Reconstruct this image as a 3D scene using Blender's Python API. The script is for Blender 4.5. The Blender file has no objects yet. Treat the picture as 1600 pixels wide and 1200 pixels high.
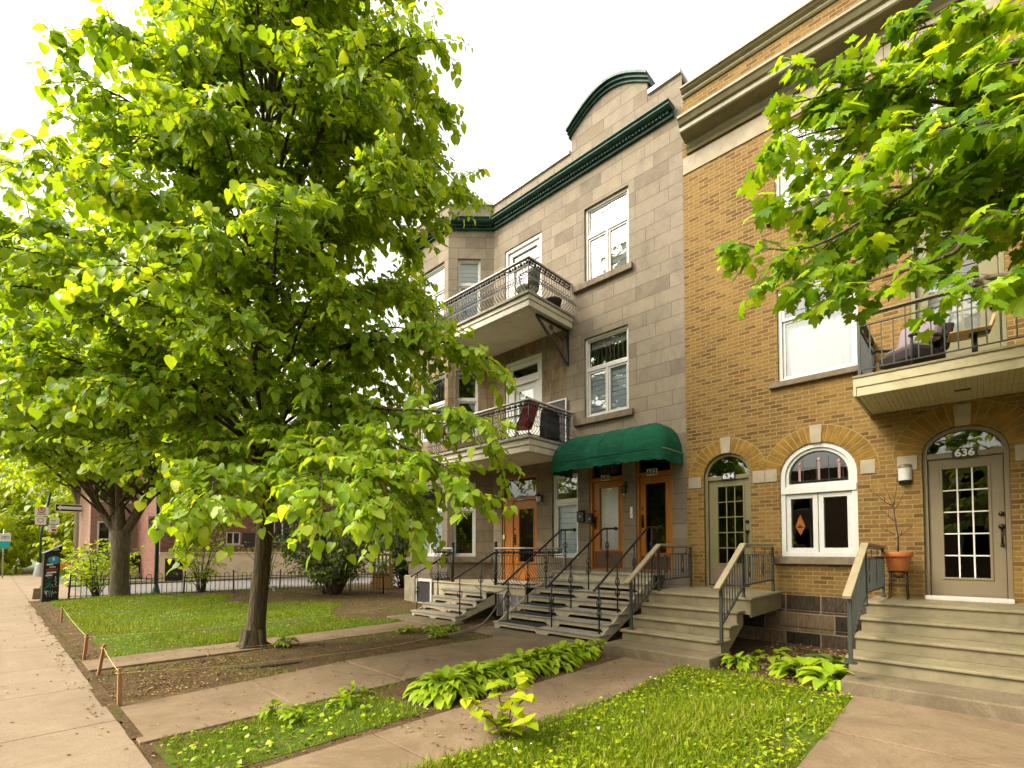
import bpy, math, random
import numpy as np
from mathutils import Vector, Matrix, noise as mnoise
R = math.radians
rng = np.random.default_rng(7)
random.seed(7)
SC = bpy.context.scene
COL = SC.collection
CAM = (0.0, -9.5, 1.63)
FOC, SHIFT, PITCH = 770.0, 231.0, R(2.0)
FX, FY = -0.687, 0.7266
FW = np.array((FX*math.cos(PITCH), FY*math.cos(PITCH), math.sin(PITCH)))
RT = np.array((FY, -FX, 0.0))
UP = np.array((-FX*math.sin(PITCH), -FY*math.sin(PITCH), math.cos(PITCH)))


def at(u, v, depth):
    """a point of the place seen in that direction, that far away"""
    return Vector(np.array(CAM) + depth*(FW + RT*(u-800)/FOC + UP*(600+SHIFT-v)/FOC))


# ------------------------------------------------------------------ scene graph helpers
ROOT_LOC = {}


def tag(o, label=None, cat=None, group=None, kind=None):
    if label: o['label'] = label
    if cat: o['category'] = cat
    if group: o['group'] = group
    if kind: o['kind'] = kind
    return o


def thing(name, label, cat, loc=(0, 0, 0), group=None):
    o = bpy.data.objects.new(name, None)
    COL.objects.link(o)
    o.location = loc
    o.empty_display_size = 0.2
    ROOT_LOC[o.name] = Vector(loc)
    return tag(o, label, cat, group)


def box_uv(me):
    n = len(me.loops)
    if n == 0: return
    vs = np.empty(len(me.vertices)*3, np.float32); me.vertices.foreach_get('co', vs); vs = vs.reshape(-1, 3)
    nr = np.empty(len(me.polygons)*3, np.float32); me.polygons.foreach_get('normal', nr); nr = nr.reshape(-1, 3)
    tot = np.empty(len(me.polygons), np.int32); me.polygons.foreach_get('loop_total', tot)
    li = np.empty(n, np.int32); me.loops.foreach_get('vertex_index', li)
    fn = np.repeat(nr, tot, axis=0)
    p = vs[li]
    hor = np.abs(fn[:, 2]) > 0.75
    L = np.maximum(np.hypot(fn[:, 0], fn[:, 1]), 1e-6)
    tx, ty = -fn[:, 1]/L, fn[:, 0]/L
    u = np.where(hor, p[:, 0], p[:, 0]*tx+p[:, 1]*ty)
    v = np.where(hor, p[:, 1], p[:, 2])
    uv = me.uv_layers.new(name='UVMap')
    uv.data.foreach_set('uv', np.stack([u, v], 1).astype(np.float32).ravel())


class Pl:
    """a wall plane: s along it (to the right seen from outside), d out of it, z up"""
    def __init__(self, ox, oy, tx=1.0, ty=0.0):
        self.o = (ox, oy); self.t = (tx, ty); self.n = (ty, -tx)

    def __call__(self, s, d, z):
        return (self.o[0]+s*self.t[0]+d*self.n[0], self.o[1]+s*self.t[1]+d*self.n[1], z)


FRONT = Pl(0, 0)


class MB:
    def __init__(self):
        self.v = []; self.f = []; self.s = []

    def add(self, vs, fs, smooth=False):
        b = len(self.v)
        self.v += [tuple(p) for p in vs]
        for f in fs:
            self.f.append(tuple(b+i for i in f)); self.s.append(smooth)
        return self

    def hexa(self, p):
        return self.add(p, [(0, 3, 2, 1), (4, 5, 6, 7), (0, 1, 5, 4), (1, 2, 6, 5), (2, 3, 7, 6), (3, 0, 4, 7)])

    def box(self, x0, x1, y0, y1, z0, z1):
        return self.hexa([(x0, y0, z0), (x1, y0, z0), (x1, y1, z0), (x0, y1, z0), (x0, y0, z1), (x1, y0, z1), (x1, y1, z1), (x0, y1, z1)])

    def pbox(self, P, s0, s1, d0, d1, z0, z1):
        return self.hexa([P(s0, d1, z0), P(s1, d1, z0), P(s1, d0, z0), P(s0, d0, z0), P(s0, d1, z1), P(s1, d1, z1), P(s1, d0, z1), P(s0, d0, z1)])

    def beam(self, a, b, w, h, upv=(0, 0, 1)):
        """a bar with a rectangular section from a to b"""
        a = Vector(a); b = Vector(b); t = (b-a).normalized()
        u = Vector(upv); sd = t.cross(u)
        if sd.length < 1e-4: sd = t.cross(Vector((1, 0, 0)))
        sd.normalize(); u = sd.cross(t).normalized()
        sd = sd*w/2; u = u*h/2
        return self.hexa([a-sd-u, a+sd-u, b+sd-u, b-sd-u, a-sd+u, a+sd+u, b+sd+u, b-sd+u])

    def loft(self, A, B, cap=True):
        """two loops of the same length joined; caps are n-gons"""
        n = len(A)
        fs = [(i, (i+1) % n, n+(i+1) % n, n+i) for i in range(n)]
        if cap:
            fs += [tuple(range(n-1, -1, -1)), tuple(range(n, 2*n))]
        return self.add(list(A)+list(B), fs)

    def extrude(self, poly, off):
        off = Vector(off)
        return self.loft([Vector(p) for p in poly], [Vector(p)+off for p in poly])

    def ring(self, P, outer, inner, d0, d1):
        """frame between two outlines of (s,z), open or closed alike: closed here"""
        n = len(outer)
        vs = [P(s, d1, z) for s, z in outer]+[P(s, d1, z) for s, z in inner]+[P(s, d0, z) for s, z in outer]+[P(s, d0, z) for s, z in inner]
        fs = []
        for i in range(n):
            j = (i+1) % n
            fs += [(i, j, n+j, n+i), (n+i, n+j, 3*n+j, 3*n+i), (2*n+j, 2*n+i, 3*n+i, 3*n+j), (j, i, 2*n+i, 2*n+j)]
        return self.add(vs, fs)

    def tube(self, path, r, n=8, cap=True, smooth=True):
        path = [Vector(p) for p in path]
        m = len(path)
        rs = r if hasattr(r, '__len__') else [r]*m
        vs = []; prev = None
        for i, p in enumerate(path):
            t = (path[min(i+1, m-1)]-path[max(i-1, 0)])
            if t.length < 1e-9: t = Vector((0, 0, 1))
            t.normalize()
            if prev is None:
                a = Vector((0, 0, 1)) if abs(t.z) < 0.9 else Vector((1, 0, 0))
                u = t.cross(a).normalized()
            else:
                u = (prev-t*prev.dot(t))
                u = u.normalized() if u.length > 1e-6 else t.orthogonal().normalized()
            prev = u; w = t.cross(u)
            for k in range(n):
                an = 2*math.pi*k/n
                vs.append(p+(u*math.cos(an)+w*math.sin(an))*rs[i])
        fs = []
        for i in range(m-1):
            for k in range(n):
                k2 = (k+1) % n
                fs.append((i*n+k, i*n+k2, (i+1)*n+k2, (i+1)*n+k))
        self.add(vs, fs, smooth)
        if cap:
            b = len(self.v)-len(vs)
            self.f.append(tuple(b+k for k in range(n-1, -1, -1))); self.s.append(False)
            self.f.append(tuple(b+(m-1)*n+k for k in range(n))); self.s.append(False)
        return self

    def ball(self, c, r, n=8, m=5, sq=(1, 1, 1)):
        vs = []; fs = []
        for i in range(m+1):
            th = math.pi*i/m
            for k in range(n):
                ph = 2*math.pi*k/n
                vs.append((c[0]+r*sq[0]*math.sin(th)*math.cos(ph), c[1]+r*sq[1]*math.sin(th)*math.sin(ph), c[2]+r*sq[2]*math.cos(th)))
        for i in range(m):
            for k in range(n):
                k2 = (k+1) % n
                fs.append((i*n+k, (i+1)*n+k, (i+1)*n+k2, i*n+k2))
        return self.add(vs, fs, True)

    def lathe(self, c, prof, n=20):
        vs = []; fs = []
        for r_, z_ in prof:
            for k in range(n):
                ph = 2*math.pi*k/n
                vs.append((c[0]+r_*math.cos(ph), c[1]+r_*math.sin(ph), c[2]+z_))
        for i in range(len(prof)-1):
            for k in range(n):
                k2 = (k+1) % n
                fs.append((i*n+k, i*n+k2, (i+1)*n+k2, (i+1)*n+k))
        return self.add(vs, fs, True)

    def build(self, name, mat, parent=None, bevel=0.0, loc=None, label=None):
        base = Vector((0, 0, 0))
        if parent is not None: base = ROOT_LOC[parent.name]
        elif loc is not None: base = Vector(loc)
        me = bpy.data.meshes.new(name)
        me.from_pydata([tuple(Vector(p)-base) for p in self.v], [], self.f)
        me.polygons.foreach_set('use_smooth', self.s)
        me.update()
        box_uv(me)
        me.materials.append(mat)
        o = bpy.data.objects.new(name, me)
        COL.objects.link(o)
        if parent is not None:
            o.parent = parent
        elif loc is not None:
            o.location = loc
        ROOT_LOC[o.name] = base
        if bevel:
            b = o.modifiers.new('Bevel', 'BEVEL'); b.width = bevel; b.segments = 2; b.limit_method = 'ANGLE'; b.angle_limit = R(40)
        if label: o['label'] = label
        return o


# ------------------------------------------------------------------ materials
def lin(r, g, b):
    f = lambda c: c/12.92 if c <= 0.04045 else ((c+0.055)/1.055)**2.4
    return (f(r/255), f(g/255), f(b/255), 1)


class NT:
    def __init__(self, name):
        self.m = bpy.data.materials.new(name); self.m.use_nodes = True
        self.t = self.m.node_tree
        for n in list(self.t.nodes): self.t.nodes.remove(n)
        self.out = self.t.nodes.new('ShaderNodeOutputMaterial')

    def n(self, typ, props=None, **inp):
        nd = self.t.nodes.new('ShaderNode'+typ)
        for k, v in (props or {}).items(): setattr(nd, k, v)
        for k, v in inp.items():
            key = k.replace('_', ' ')
            sk = nd.inputs[int(key[1:])] if key[0] == 'i' and key[1:].isdigit() else nd.inputs[key]
            if hasattr(v, 'links') or hasattr(v, 'is_linked'): self.t.links.new(v, sk)
            else: sk.default_value = v
        return nd

    def uv(self): return self.n('TexCoord').outputs['UV']
    def obj(self): return self.n('TexCoord').outputs['Object']

    def noise(self, vec, scale, detail=4, rough=0.6, dist=0.0):
        return self.n('TexNoise', Vector=vec, Scale=scale, Detail=detail, Roughness=rough, Distortion=dist).outputs['Fac']

    def ramp(self, fac, stops, mode='LINEAR'):
        nd = self.n('ValToRGB', Fac=fac); cr = nd.color_ramp; cr.interpolation = mode
        while len(cr.elements) < len(stops): cr.elements.new(0.5)
        for e, (p, c) in zip(cr.elements, stops):
            e.position = p; e.color = c if len(c) == 4 else (*c, 1)
        return nd.outputs['Color']

    def mix(self, fac, a, b, mode='MIX'):
        nd = self.t.nodes.new('ShaderNodeMix'); nd.data_type = 'RGBA'; nd.blend_type = mode
        for idx, v in ((0, fac), (6, a), (7, b)):
            if hasattr(v, 'is_linked'): self.t.links.new(v, nd.inputs[idx])
            else: nd.inputs[idx].default_value = v
        return nd.outputs[2]

    def math(self, op, a, b=0.5, clamp=False):
        nd = self.t.nodes.new('ShaderNodeMath'); nd.operation = op; nd.use_clamp = clamp
        for i, v in enumerate((a, b)):
            if hasattr(v, 'is_linked'): self.t.links.new(v, nd.inputs[i])
            else: nd.inputs[i].default_value = v
        return nd.outputs[0]

    def mapped(self, vec, scale=(1, 1, 1), loc=(0, 0, 0), rot=(0, 0, 0)):
        return self.n('Mapping', Vector=vec, Scale=scale, Location=loc, Rotation=rot).outputs[0]

    def bump(self, h, strength=0.3, dist=0.01, normal=None):
        nd = self.n('Bump', Height=h, Strength=strength, Distance=dist)
        if normal is not None: self.t.links.new(normal, nd.inputs['Normal'])
        return nd.outputs[0]

    def surf(self, col, rough=0.6, normal=None, metal=0.0, spec=0.5, **kw):
        if hasattr(col, 'is_linked'): col = self.mix(1.0, col, (0.85, 0.85, 0.85, 1), 'MULTIPLY')
        b = self.n('BsdfPrincipled', Base_Color=col, Roughness=rough, Metallic=metal, Specular_IOR_Level=spec, **kw)
        if normal is not None: self.t.links.new(normal, b.inputs['Normal'])
        self.t.links.new(b.outputs[0], self.out.inputs['Surface'])
        return self.m

    def finish(self, shader):
        self.t.links.new(shader, self.out.inputs['Surface'])
        return self.m


def plain(name, col, rough=0.55, var=0.25, scale=6.0, bump=0.15, bscale=60.0, metal=0.0, spec=0.4, dirt=None, dscale=2.0):
    """painted / plain surface with uneven tone, some dirt and a fine bump"""
    t = NT(name); v = t.obj()
    c = col if len(col) == 4 else (*col, 1)
    lo = tuple(x*(1-var) for x in c[:3])+(1,); hi = tuple(min(1, x*(1+var*0.6)) for x in c[:3])+(1,)
    k = t.ramp(t.noise(v, scale, 5, 0.65), [(0.3, lo), (0.7, hi)])
    if dirt:
        m = t.ramp(t.noise(v, dscale, 6, 0.75, 0.6), [(0.52, (0, 0, 0)), (0.72, (0.75,)*3)])
        k = t.mix(m, k, (*dirt[:3], 1))
    r = t.math('ADD', t.math('MULTIPLY', t.noise(v, scale*3, 3), 0.25), rough-0.12)
    return t.surf(k, r, t.bump(t.noise(v, bscale, 3), bump, 0.004), metal, spec)


def mat_brick(name, c1, c2, c3, mortar, w=0.205, h=0.070, ms=0.009, stain=0.75):
    t = NT(name); uv = t.uv()
    wob = t.n('VectorMath', {'operation': 'SCALE'}, i0=t.n('TexNoise', Vector=uv, Scale=9.0, Detail=2.0).outputs['Color'], Scale=0.010).outputs[0]
    uv2 = t.n('VectorMath', {'operation': 'ADD'}, i0=uv, i1=wob).outputs[0]
    br = t.n('TexBrick', {'offset': 0.5}, Vector=uv2, Color1=(0, 0, 0, 1), Color2=(1, 1, 1, 1), Mortar=(0.5, 0.5, 0.5, 1), Scale=1.0,
             Mortar_Size=ms, Mortar_Smooth=0.25, Bias=0.0, Brick_Width=w, Row_Height=h)
    tone = t.math('ADD', t.math('MULTIPLY', br.outputs['Color'], 0.62), t.math('MULTIPLY', t.noise(uv, 14, 4, 0.7), 0.38))
    k = t.ramp(tone, [(0.22, c3), (0.44, c1), (0.62, c2), (0.84, c1)])
    k = t.mix(t.math('MULTIPLY', t.noise(uv, 90, 3, 0.7), 0.5), k, (c3[0]*0.7, c3[1]*0.7, c3[2]*0.7, 1))
    big = t.ramp(t.noise(t.mapped(uv, (1, 0.7, 1)), 0.7, 8, 0.78, 0.6), [(0.36, (0.55, 0.48, 0.42)), (0.5, (0.9, 0.88, 0.85)), (0.66, (1.12, 1.12, 1.15))])
    k = t.mix(stain, k, t.mix(1.0, k, big, 'MULTIPLY'))
    mo = t.mix(t.noise(uv, 30, 4, 0.7), mortar, tuple(x*0.55 for x in mortar[:3])+(1,))
    k = t.mix(br.outputs['Fac'], k, mo)
    hgt = t.math('ADD', t.math('MULTIPLY', br.outputs['Fac'], -1.0), t.math('MULTIPLY', t.noise(uv, 70, 4, 0.7), 0.35))
    return t.surf(k, 0.85, t.bump(hgt, 0.7, 0.008), 0, 0.25)


def mat_ashlar(name, x_shift):
    """big sawn stone blocks, weathered; rain streaks where the balconies have dripped"""
    t = NT(name); uv = t.uv(); ob = t.obj()
    def layer(w, h, off):
        return t.n('TexBrick', {'offset': off, 'offset_frequency': 2, 'squash': 0.72, 'squash_frequency': 3}, Vector=uv, Color1=(0, 0, 0, 1), Color2=(1, 1, 1, 1), Mortar=(0.5, 0.5, 0.5, 1), Scale=1.0,
                   Mortar_Size=0.0045, Mortar_Smooth=0.3, Bias=0.0, Brick_Width=w, Row_Height=h)
    br = layer(0.78, 0.305, 0.42)
    tone = t.math('ADD', t.math('MULTIPLY', br.outputs['Color'], 0.48), t.math('MULTIPLY', t.noise(uv, 2.6, 8, 0.8, 0.7), 0.56))
    k = t.ramp(tone, [(0.15, (0.155, 0.124, 0.092)), (0.36, (0.245, 0.198, 0.138)), (0.55, (0.315, 0.258, 0.182)), (0.75, (0.27, 0.222, 0.162)), (0.92, (0.18, 0.146, 0.115))])
    fine = t.ramp(t.noise(uv, 45, 5, 0.75), [(0.3, (0.66, 0.64, 0.62)), (0.62, (1, 1, 1))])
    k = t.mix(0.8, k, t.mix(1.0, k, fine, 'MULTIPLY'))
    soot = t.ramp(t.noise(t.mapped(uv, (1.5, 0.8, 1)), 1.1, 8, 0.8, 0.8), [(0.46, (0, 0, 0)), (0.7, (0.62,)*3)])
    k = t.mix(soot, k, (0.14, 0.115, 0.095, 1))
    # streaks: vertical runs on the walls under the upper balcony
    sep = t.n('SeparateXYZ', Vector=ob)
    xw = t.math('ADD', sep.outputs['X'], x_shift)
    zone = t.math('MULTIPLY', t.math('LESS_THAN', xw, -7.15), t.math('MULTIPLY', t.math('LESS_THAN', sep.outputs['Z'], 6.98), t.math('ADD', 0.35, t.math('MULTIPLY', t.math('GREATER_THAN', sep.outputs['Z'], 3.9), 0.5))))
    st = t.noise(t.mapped(uv, (4.2, 0.9, 1)), 1.0, 7, 0.8, 0.9)
    st2 = t.noise(t.mapped(uv, (2.6, 0.9, 1), (3.3, 1.2, 0)), 1.0, 7, 0.8, 0.9)
    k = t.mix(t.math('MULTIPLY', zone, t.ramp(st2, [(0.42, (0, 0, 0)), (0.58, (0.7,)*3)])), k, (0.30, 0.165, 0.05, 1))
    k = t.mix(t.math('MULTIPLY', zone, t.ramp(st, [(0.46, (0, 0, 0)), (0.62, (0.85,)*3)])), k, (0.075, 0.06, 0.045, 1))
    low = t.math('MULTIPLY', t.math('LESS_THAN', sep.outputs['Z'], 3.95), 0.7)
    k = t.mix(t.math('MULTIPLY', low, t.noise(uv, 2.2, 6, 0.75)), k, (0.105, 0.08, 0.048, 1))
    k = t.mix(t.math('MULTIPLY', br.outputs['Fac'], 0.75), k, (0.085, 0.062, 0.042, 1))
    hgt = t.math('ADD', t.math('MULTIPLY', br.outputs['Fac'], -0.8), t.math('ADD', t.math('MULTIPLY', t.noise(uv, 26, 6, 0.78), 0.8), t.math('MULTIPLY', br.outputs['Color'], 0.25)))
    return t.surf(k, 0.88, t.bump(hgt, 0.9, 0.016), 0, 0.2)


def mat_rock(name):
    """rough-faced foundation stone, dark with tan mortar"""
    t = NT(name); uv = t.uv()
    br = t.n('TexBrick', {'offset': 0.37}, Vector=t.mapped(uv, (1, 1, 1), (0.2, 0.07, 0)), Color1=(0, 0, 0, 1), Color2=(1, 1, 1, 1), Mortar=(0.5, 0.5, 0.5, 1), Scale=1.0, Mortar_Size=0.014, Mortar_Smooth=0.4,
             Brick_Width=0.52, Row_Height=0.31)
    n = t.noise(t.mapped(uv, (5, 1, 1)), 7, 6, 0.75, 0.4)
    k = t.ramp(t.math('ADD', t.math('MULTIPLY', br.outputs['Color'], 0.35), t.math('MULTIPLY', n, 0.65)), [(0.3, (0.025, 0.019, 0.013)), (0.5, (0.085, 0.06, 0.036)), (0.68, (0.25, 0.17, 0.09))])
    k = t.mix(br.outputs['Fac'], k, (0.34, 0.25, 0.14, 1))
    hgt = t.math('ADD', t.math('MULTIPLY', br.outputs['Fac'], -1.2), t.math('MULTIPLY', n, 1.6))
    return t.surf(k, 0.9, t.bump(hgt, 1.0, 0.03), 0, 0.2)


def mat_wood(name, a, b, scale=1.0, rough=0.45, axis=2):
    t = NT(name); v = t.obj()
    sc = [14, 14, 14]; sc[axis] = 1.1
    g = t.noise(t.mapped(v, tuple(s*scale for s in sc)), 1.6, 6, 0.65, 1.2)
    k = t.ramp(g, [(0.3, a), (0.7, b)])
    k = t.mix(t.math('MULTIPLY', t.noise(v, 2.0, 4), 0.35), k, (*[x*0.5 for x in a[:3]], 1))
    return t.surf(k, rough, t.bump(g, 0.2, 0.004), 0, 0.4)


def mat_glass(name, tint=(0.75, 0.8, 0.78), refl=0.02, rough=0.01):
    t = NT(name)
    f = t.n('Fresnel', IOR=1.5).outputs[0]
    fac = t.math('ADD', t.math('MULTIPLY', f, 1.25), refl, True)
    wob = t.bump(t.noise(t.obj(), 1.7, 2), 0.05, 0.02)
    gl = t.n('BsdfGlossy', Color=(0.95, 0.97, 0.96, 1), Roughness=rough, Normal=wob).outputs[0]
    tr = t.n('BsdfTransparent', Color=(*tint, 1)).outputs[0]
    mx = t.n('MixShader', Fac=fac, i1=tr, i2=gl)
    return t.finish(mx.outputs[0])


def mat_leaf(name, stops, trans, tcol, rough=0.42, spec=0.45):
    t = NT(name)
    a = t.n('Attribute', {'attribute_name': 'rnd'}).outputs['Fac']
    col = t.ramp(a, stops)
    nz = t.noise(t.obj(), 1.3, 3)
    col = t.mix(t.math('MULTIPLY', nz, 0.25), col, tuple(x*0.75 for x in stops[0][1][:3])+(1,))
    p = t.n('BsdfPrincipled', Base_Color=col, Roughness=rough, Specular_IOR_Level=spec*0.6)
    tc = t.mix(1.0, col, (*tcol, 1), 'MULTIPLY')
    tl = t.n('BsdfTranslucent', Color=tc)
    mx = t.n('MixShader', Fac=trans, i1=p.outputs[0], i2=tl.outputs[0])
    return t.finish(mx.outputs[0])


def mat_bark(name, a, b):
    t = NT(name); v = t.obj()
    g = t.noise(t.mapped(v, (16, 16, 2.2)), 1.2, 6, 0.7, 0.8)
    g2 = t.n('TexVoronoi', {'feature': 'DISTANCE_TO_EDGE'}, Vector=t.mapped(v, (17, 17, 2.6)), Scale=1.0).outputs['Distance']
    h = t.math('ADD', g, t.math('MULTIPLY', g2, 0.9))
    k = t.ramp(h, [(0.35, a), (0.95, b)])
    k = t.mix(t.math('MULTIPLY', t.noise(v, 1.6, 4), 0.4), k, (0.10, 0.11, 0.045, 1))
    return t.surf(k, 0.9, t.bump(h, 1.0, 0.03), 0, 0.2)


def mat_concrete(name, a, b, stain, crack=0.75, rough=0.9, green=False):
    t = NT(name); v = t.obj()
    k = t.ramp(t.noise(v, 2.2, 6, 0.7, 0.5), [(0.3, a), (0.7, b)])
    sp = t.ramp(t.noise(v, 85, 3, 0.6), [(0.36, (0.6,)*3), (0.5, (1,)*3)])
    k = t.mix(0.7, k, t.mix(1.0, k, sp, 'MULTIPLY'))
    m = t.ramp(t.noise(v, 0.8, 8, 0.82, 1.0), [(0.44, (0, 0, 0)), (0.66, (0.85,)*3)])
    k = t.mix(m, k, (*stain[:3], 1))
    if green:
        g = t.ramp(t.noise(v, 3.7, 6, 0.8), [(0.56, (0, 0, 0)), (0.68, (0.6,)*3)])
        k = t.mix(g, k, (0.16, 0.15, 0.03, 1))
    vor = t.n('TexVoronoi', {'feature': 'DISTANCE_TO_EDGE'}, Vector=t.n('VectorMath', {'operation': 'ADD'}, i0=v, i1=t.n('VectorMath', {'operation': 'SCALE'}, i0=t.n('TexNoise', Vector=v, Scale=2.5, Detail=5.0).outputs['Color'], Scale=0.55).outputs[0]).outputs[0], Scale=0.55).outputs['Distance']
    cr = t.math('MULTIPLY', t.ramp(vor, [(0.0, (1,)*3), (0.008, (0, 0, 0))]), t.math('MULTIPLY', t.ramp(t.noise(v, 0.5, 2), [(0.52, (0,)*3), (0.6, (1,)*3)]), crack))
    k = t.mix(cr, k, (0.07, 0.055, 0.035, 1))
    h = t.math('ADD', t.noise(v, 60, 4, 0.7), t.math('MULTIPLY', cr, -1.0))
    return t.surf(k, rough, t.bump(h, 0.4, 0.006), 0, 0.2)


def mat_soil(name, a, b, c, grass=None, thr=0.5, scale=1.0):
    t = NT(name); v = t.obj()
    n1 = t.noise(v, 3.0*scale, 8, 0.78, 0.4)
    k = t.ramp(n1, [(0.28, a), (0.52, b), (0.78, c)])
    gr = t.ramp(t.noise(v, 55, 4, 0.7), [(0.35, (0.45,)*3), (0.6, (1.15,)*3)])
    k = t.mix(1.0, k, gr, 'MULTIPLY')
    fl = t.n('TexVoronoi', Vector=v, Scale=38.0, Randomness=1.0)
    bits = t.ramp(fl.outputs['Distance'], [(0.13, (0.8,)*3), (0.2, (0, 0, 0))])
    k = t.mix(t.math('MULTIPLY', bits, t.ramp(t.noise(v, 4, 4), [(0.45, (0, 0, 0)), (0.6, (1,)*3)])), k, (0.36, 0.24, 0.12, 1))
    if grass:
        m = t.ramp(t.noise(v, 1.1*scale, 7, 0.75, 0.5), [(thr-0.09, (0, 0, 0)), (thr+0.09, (1, 1, 1))])
        gcol = t.ramp(t.noise(v, 30, 4, 0.7), [(0.3, tuple(x*0.45 for x in grass[:3])), (0.65, grass)])
        k = t.mix(m, k, gcol)
    h = t.math('ADD', n1, t.math('MULTIPLY', t.noise(v, 40, 5, 0.75), 0.7))
    return t.surf(k, 0.95, t.bump(h, 0.8, 0.03), 0, 0.1)


MT = {}
MT['brick'] = mat_brick('golden_brick', (0.252, 0.140, 0.029), (0.30, 0.175, 0.042), (0.145, 0.076, 0.017), (0.34, 0.24, 0.105, 1))
MT['arch_brick'] = plain('arch_brick', (0.25, 0.138, 0.022), 0.85, 0.45, 5, 0.6, 60, 0, 0.2)
MT['mortar'] = plain('lime_mortar', (0.33, 0.225, 0.085), 0.9, 0.2, 12, 0.3)
MT['red_brick'] = mat_brick('red_brick', (0.26, 0.085, 0.055), (0.34, 0.12, 0.075), (0.13, 0.045, 0.035), (0.30, 0.22, 0.17, 1))
MT['pink_brick'] = mat_brick('pink_brick', (0.32, 0.15, 0.095), (0.40, 0.21, 0.14), (0.28, 0.13, 0.09), (0.5, 0.4, 0.3, 1))
MT['ashlar'] = mat_ashlar('grey_ashlar', -8.4)
MT['rock'] = mat_rock('foundation_stone')
MT['limestone'] = plain('pale_limestone', (0.37, 0.31, 0.215), 0.85, 0.22, 3, 0.4, 50, 0, 0.2, (0.22, 0.18, 0.13), 2.2)
MT['sill_stone'] = plain('sill_stone', (0.21, 0.16, 0.108), 0.88, 0.35, 5, 0.6, 40, 0, 0.2, (0.1, 0.08, 0.06), 3)
MT['coping'] = plain('coping_metal', (0.62, 0.60, 0.58), 0.45, 0.1, 2, 0.05, 30, 0.2, 0.4)
MT['green_trim'] = plain('green_trim', (0.012, 0.058, 0.040), 0.5, 0.4, 4, 0.2, 40, 0, 0.3, (0.05, 0.075, 0.055), 3)
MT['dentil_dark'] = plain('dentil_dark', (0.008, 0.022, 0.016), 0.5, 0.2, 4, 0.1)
MT['olive_trim'] = plain('olive_trim', (0.20, 0.17, 0.078), 0.5, 0.2, 3, 0.1, 40, 0, 0.4, (0.12, 0.1, 0.05), 2.5)
MT['white'] = plain('white_paint', (0.60, 0.585, 0.53), 0.4, 0.06, 4, 0.05, 60, 0, 0.4, (0.5, 0.46, 0.38), 3)
MT['cream_paint'] = plain('cream_paint', (0.56, 0.50, 0.38), 0.5, 0.12, 4, 0.08, 50, 0, 0.4, (0.33, 0.28, 0.2), 2.2)
MT['soffit'] = plain('soffit_board', (0.68, 0.61, 0.49), 0.6, 0.1, 1.5, 0.05, 50, 0, 0.3, (0.36, 0.29, 0.2), 1.2)
MT['taupe'] = plain('taupe_paint', (0.21, 0.162, 0.092), 0.42, 0.10, 2, 0.06, 60)
MT['olive_paint'] = plain('olive_paint', (0.19, 0.165, 0.072), 0.45, 0.12, 3, 0.08, 60)
MT['door_wood'] = mat_wood('varnished_wood', (0.27, 0.085, 0.008), (0.50, 0.185, 0.018), 1.0, 0.35)
MT['dark_wood'] = mat_wood('dark_kickplate', (0.06, 0.026, 0.012), (0.12, 0.05, 0.02), 1.0, 0.4)
MT['stake_wood'] = mat_wood('stake_wood', (0.33, 0.155, 0.055), (0.48, 0.25, 0.10), 1.5, 0.8)
MT['ply_wood'] = mat_wood('plywood', (0.58, 0.36, 0.14), (0.72, 0.48, 0.22), 0.5, 0.4)
MT['orange_wood'] = mat_wood('orange_wood', (0.42, 0.20, 0.04), (0.6, 0.32, 0.08), 1.0, 0.6)
MT['stair_tan'] = plain('stair_tan', (0.235, 0.192, 0.108), 0.7, 0.22, 3, 0.3, 40, 0, 0.3, (0.12, 0.09, 0.045), 2.0)
MT['stair_top'] = plain('stair_top', (0.25, 0.205, 0.115), 0.75, 0.25, 4, 0.35, 50, 0, 0.3, (0.13, 0.11, 0.035), 2.6)
MT['rail_tan'] = plain('rail_tan', (0.30, 0.24, 0.14), 0.65, 0.2, 6, 0.15, 40)
MT['iron_green'] = plain('iron_greygreen', (0.042, 0.046, 0.036), 0.45, 0.3, 8, 0.15, 60, 0, 0.4)
MT['iron'] = plain('black_iron', (0.012, 0.011, 0.011), 0.38, 0.3, 10, 0.15, 70, 0, 0.5)
MT['rail_white'] = plain('rail_white', (0.58, 0.53, 0.45), 0.45, 0.15, 8, 0.1)
MT['stair_cream'] = plain('stair_cream', (0.52, 0.445, 0.30), 0.6, 0.15, 3, 0.15, 40, 0, 0.3, (0.26, 0.21, 0.13), 3)
MT['tread_grey'] = plain('tread_grey', (0.33, 0.295, 0.235), 0.65, 0.25, 5, 0.25, 50, 0, 0.3, (0.13, 0.115, 0.09), 3)
MT['rubber'] = plain('black_rubber', (0.022, 0.022, 0.025), 0.7, 0.3, 8, 0.4, 90)
MT['canvas'] = plain('green_canvas', (0.006, 0.078, 0.038), 0.8, 0.4, 1.6, 0.5, 9, 0, 0.2, (0.022, 0.105, 0.055), 2.0)
_t = NT('faded_canvas'); _v = _t.obj()
_k = _t.ramp(_t.noise(_t.mapped(_v, (1, 1, 0.6)), 1.8, 7, 0.75, 0.6), [(0.32, (0.004, 0.052, 0.026)), (0.55, (0.007, 0.088, 0.043)), (0.75, (0.024, 0.125, 0.066))])
_h = _t.math('ADD', _t.noise(_t.mapped(_v, (1.2, 2, 5)), 1.6, 5, 0.6, 0.8), _t.math('MULTIPLY', _t.noise(_v, 300, 2), 0.06))
MT['canvas'] = _t.surf(_k, 0.85, _t.bump(_h, 0.8, 0.05), 0, 0.15)
MT['glass'] = mat_glass('window_glass', (0.93, 0.95, 0.94), 0.04)
MT['dark_glass'] = mat_glass('door_glass', (0.35, 0.36, 0.35), 0.01)
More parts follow.
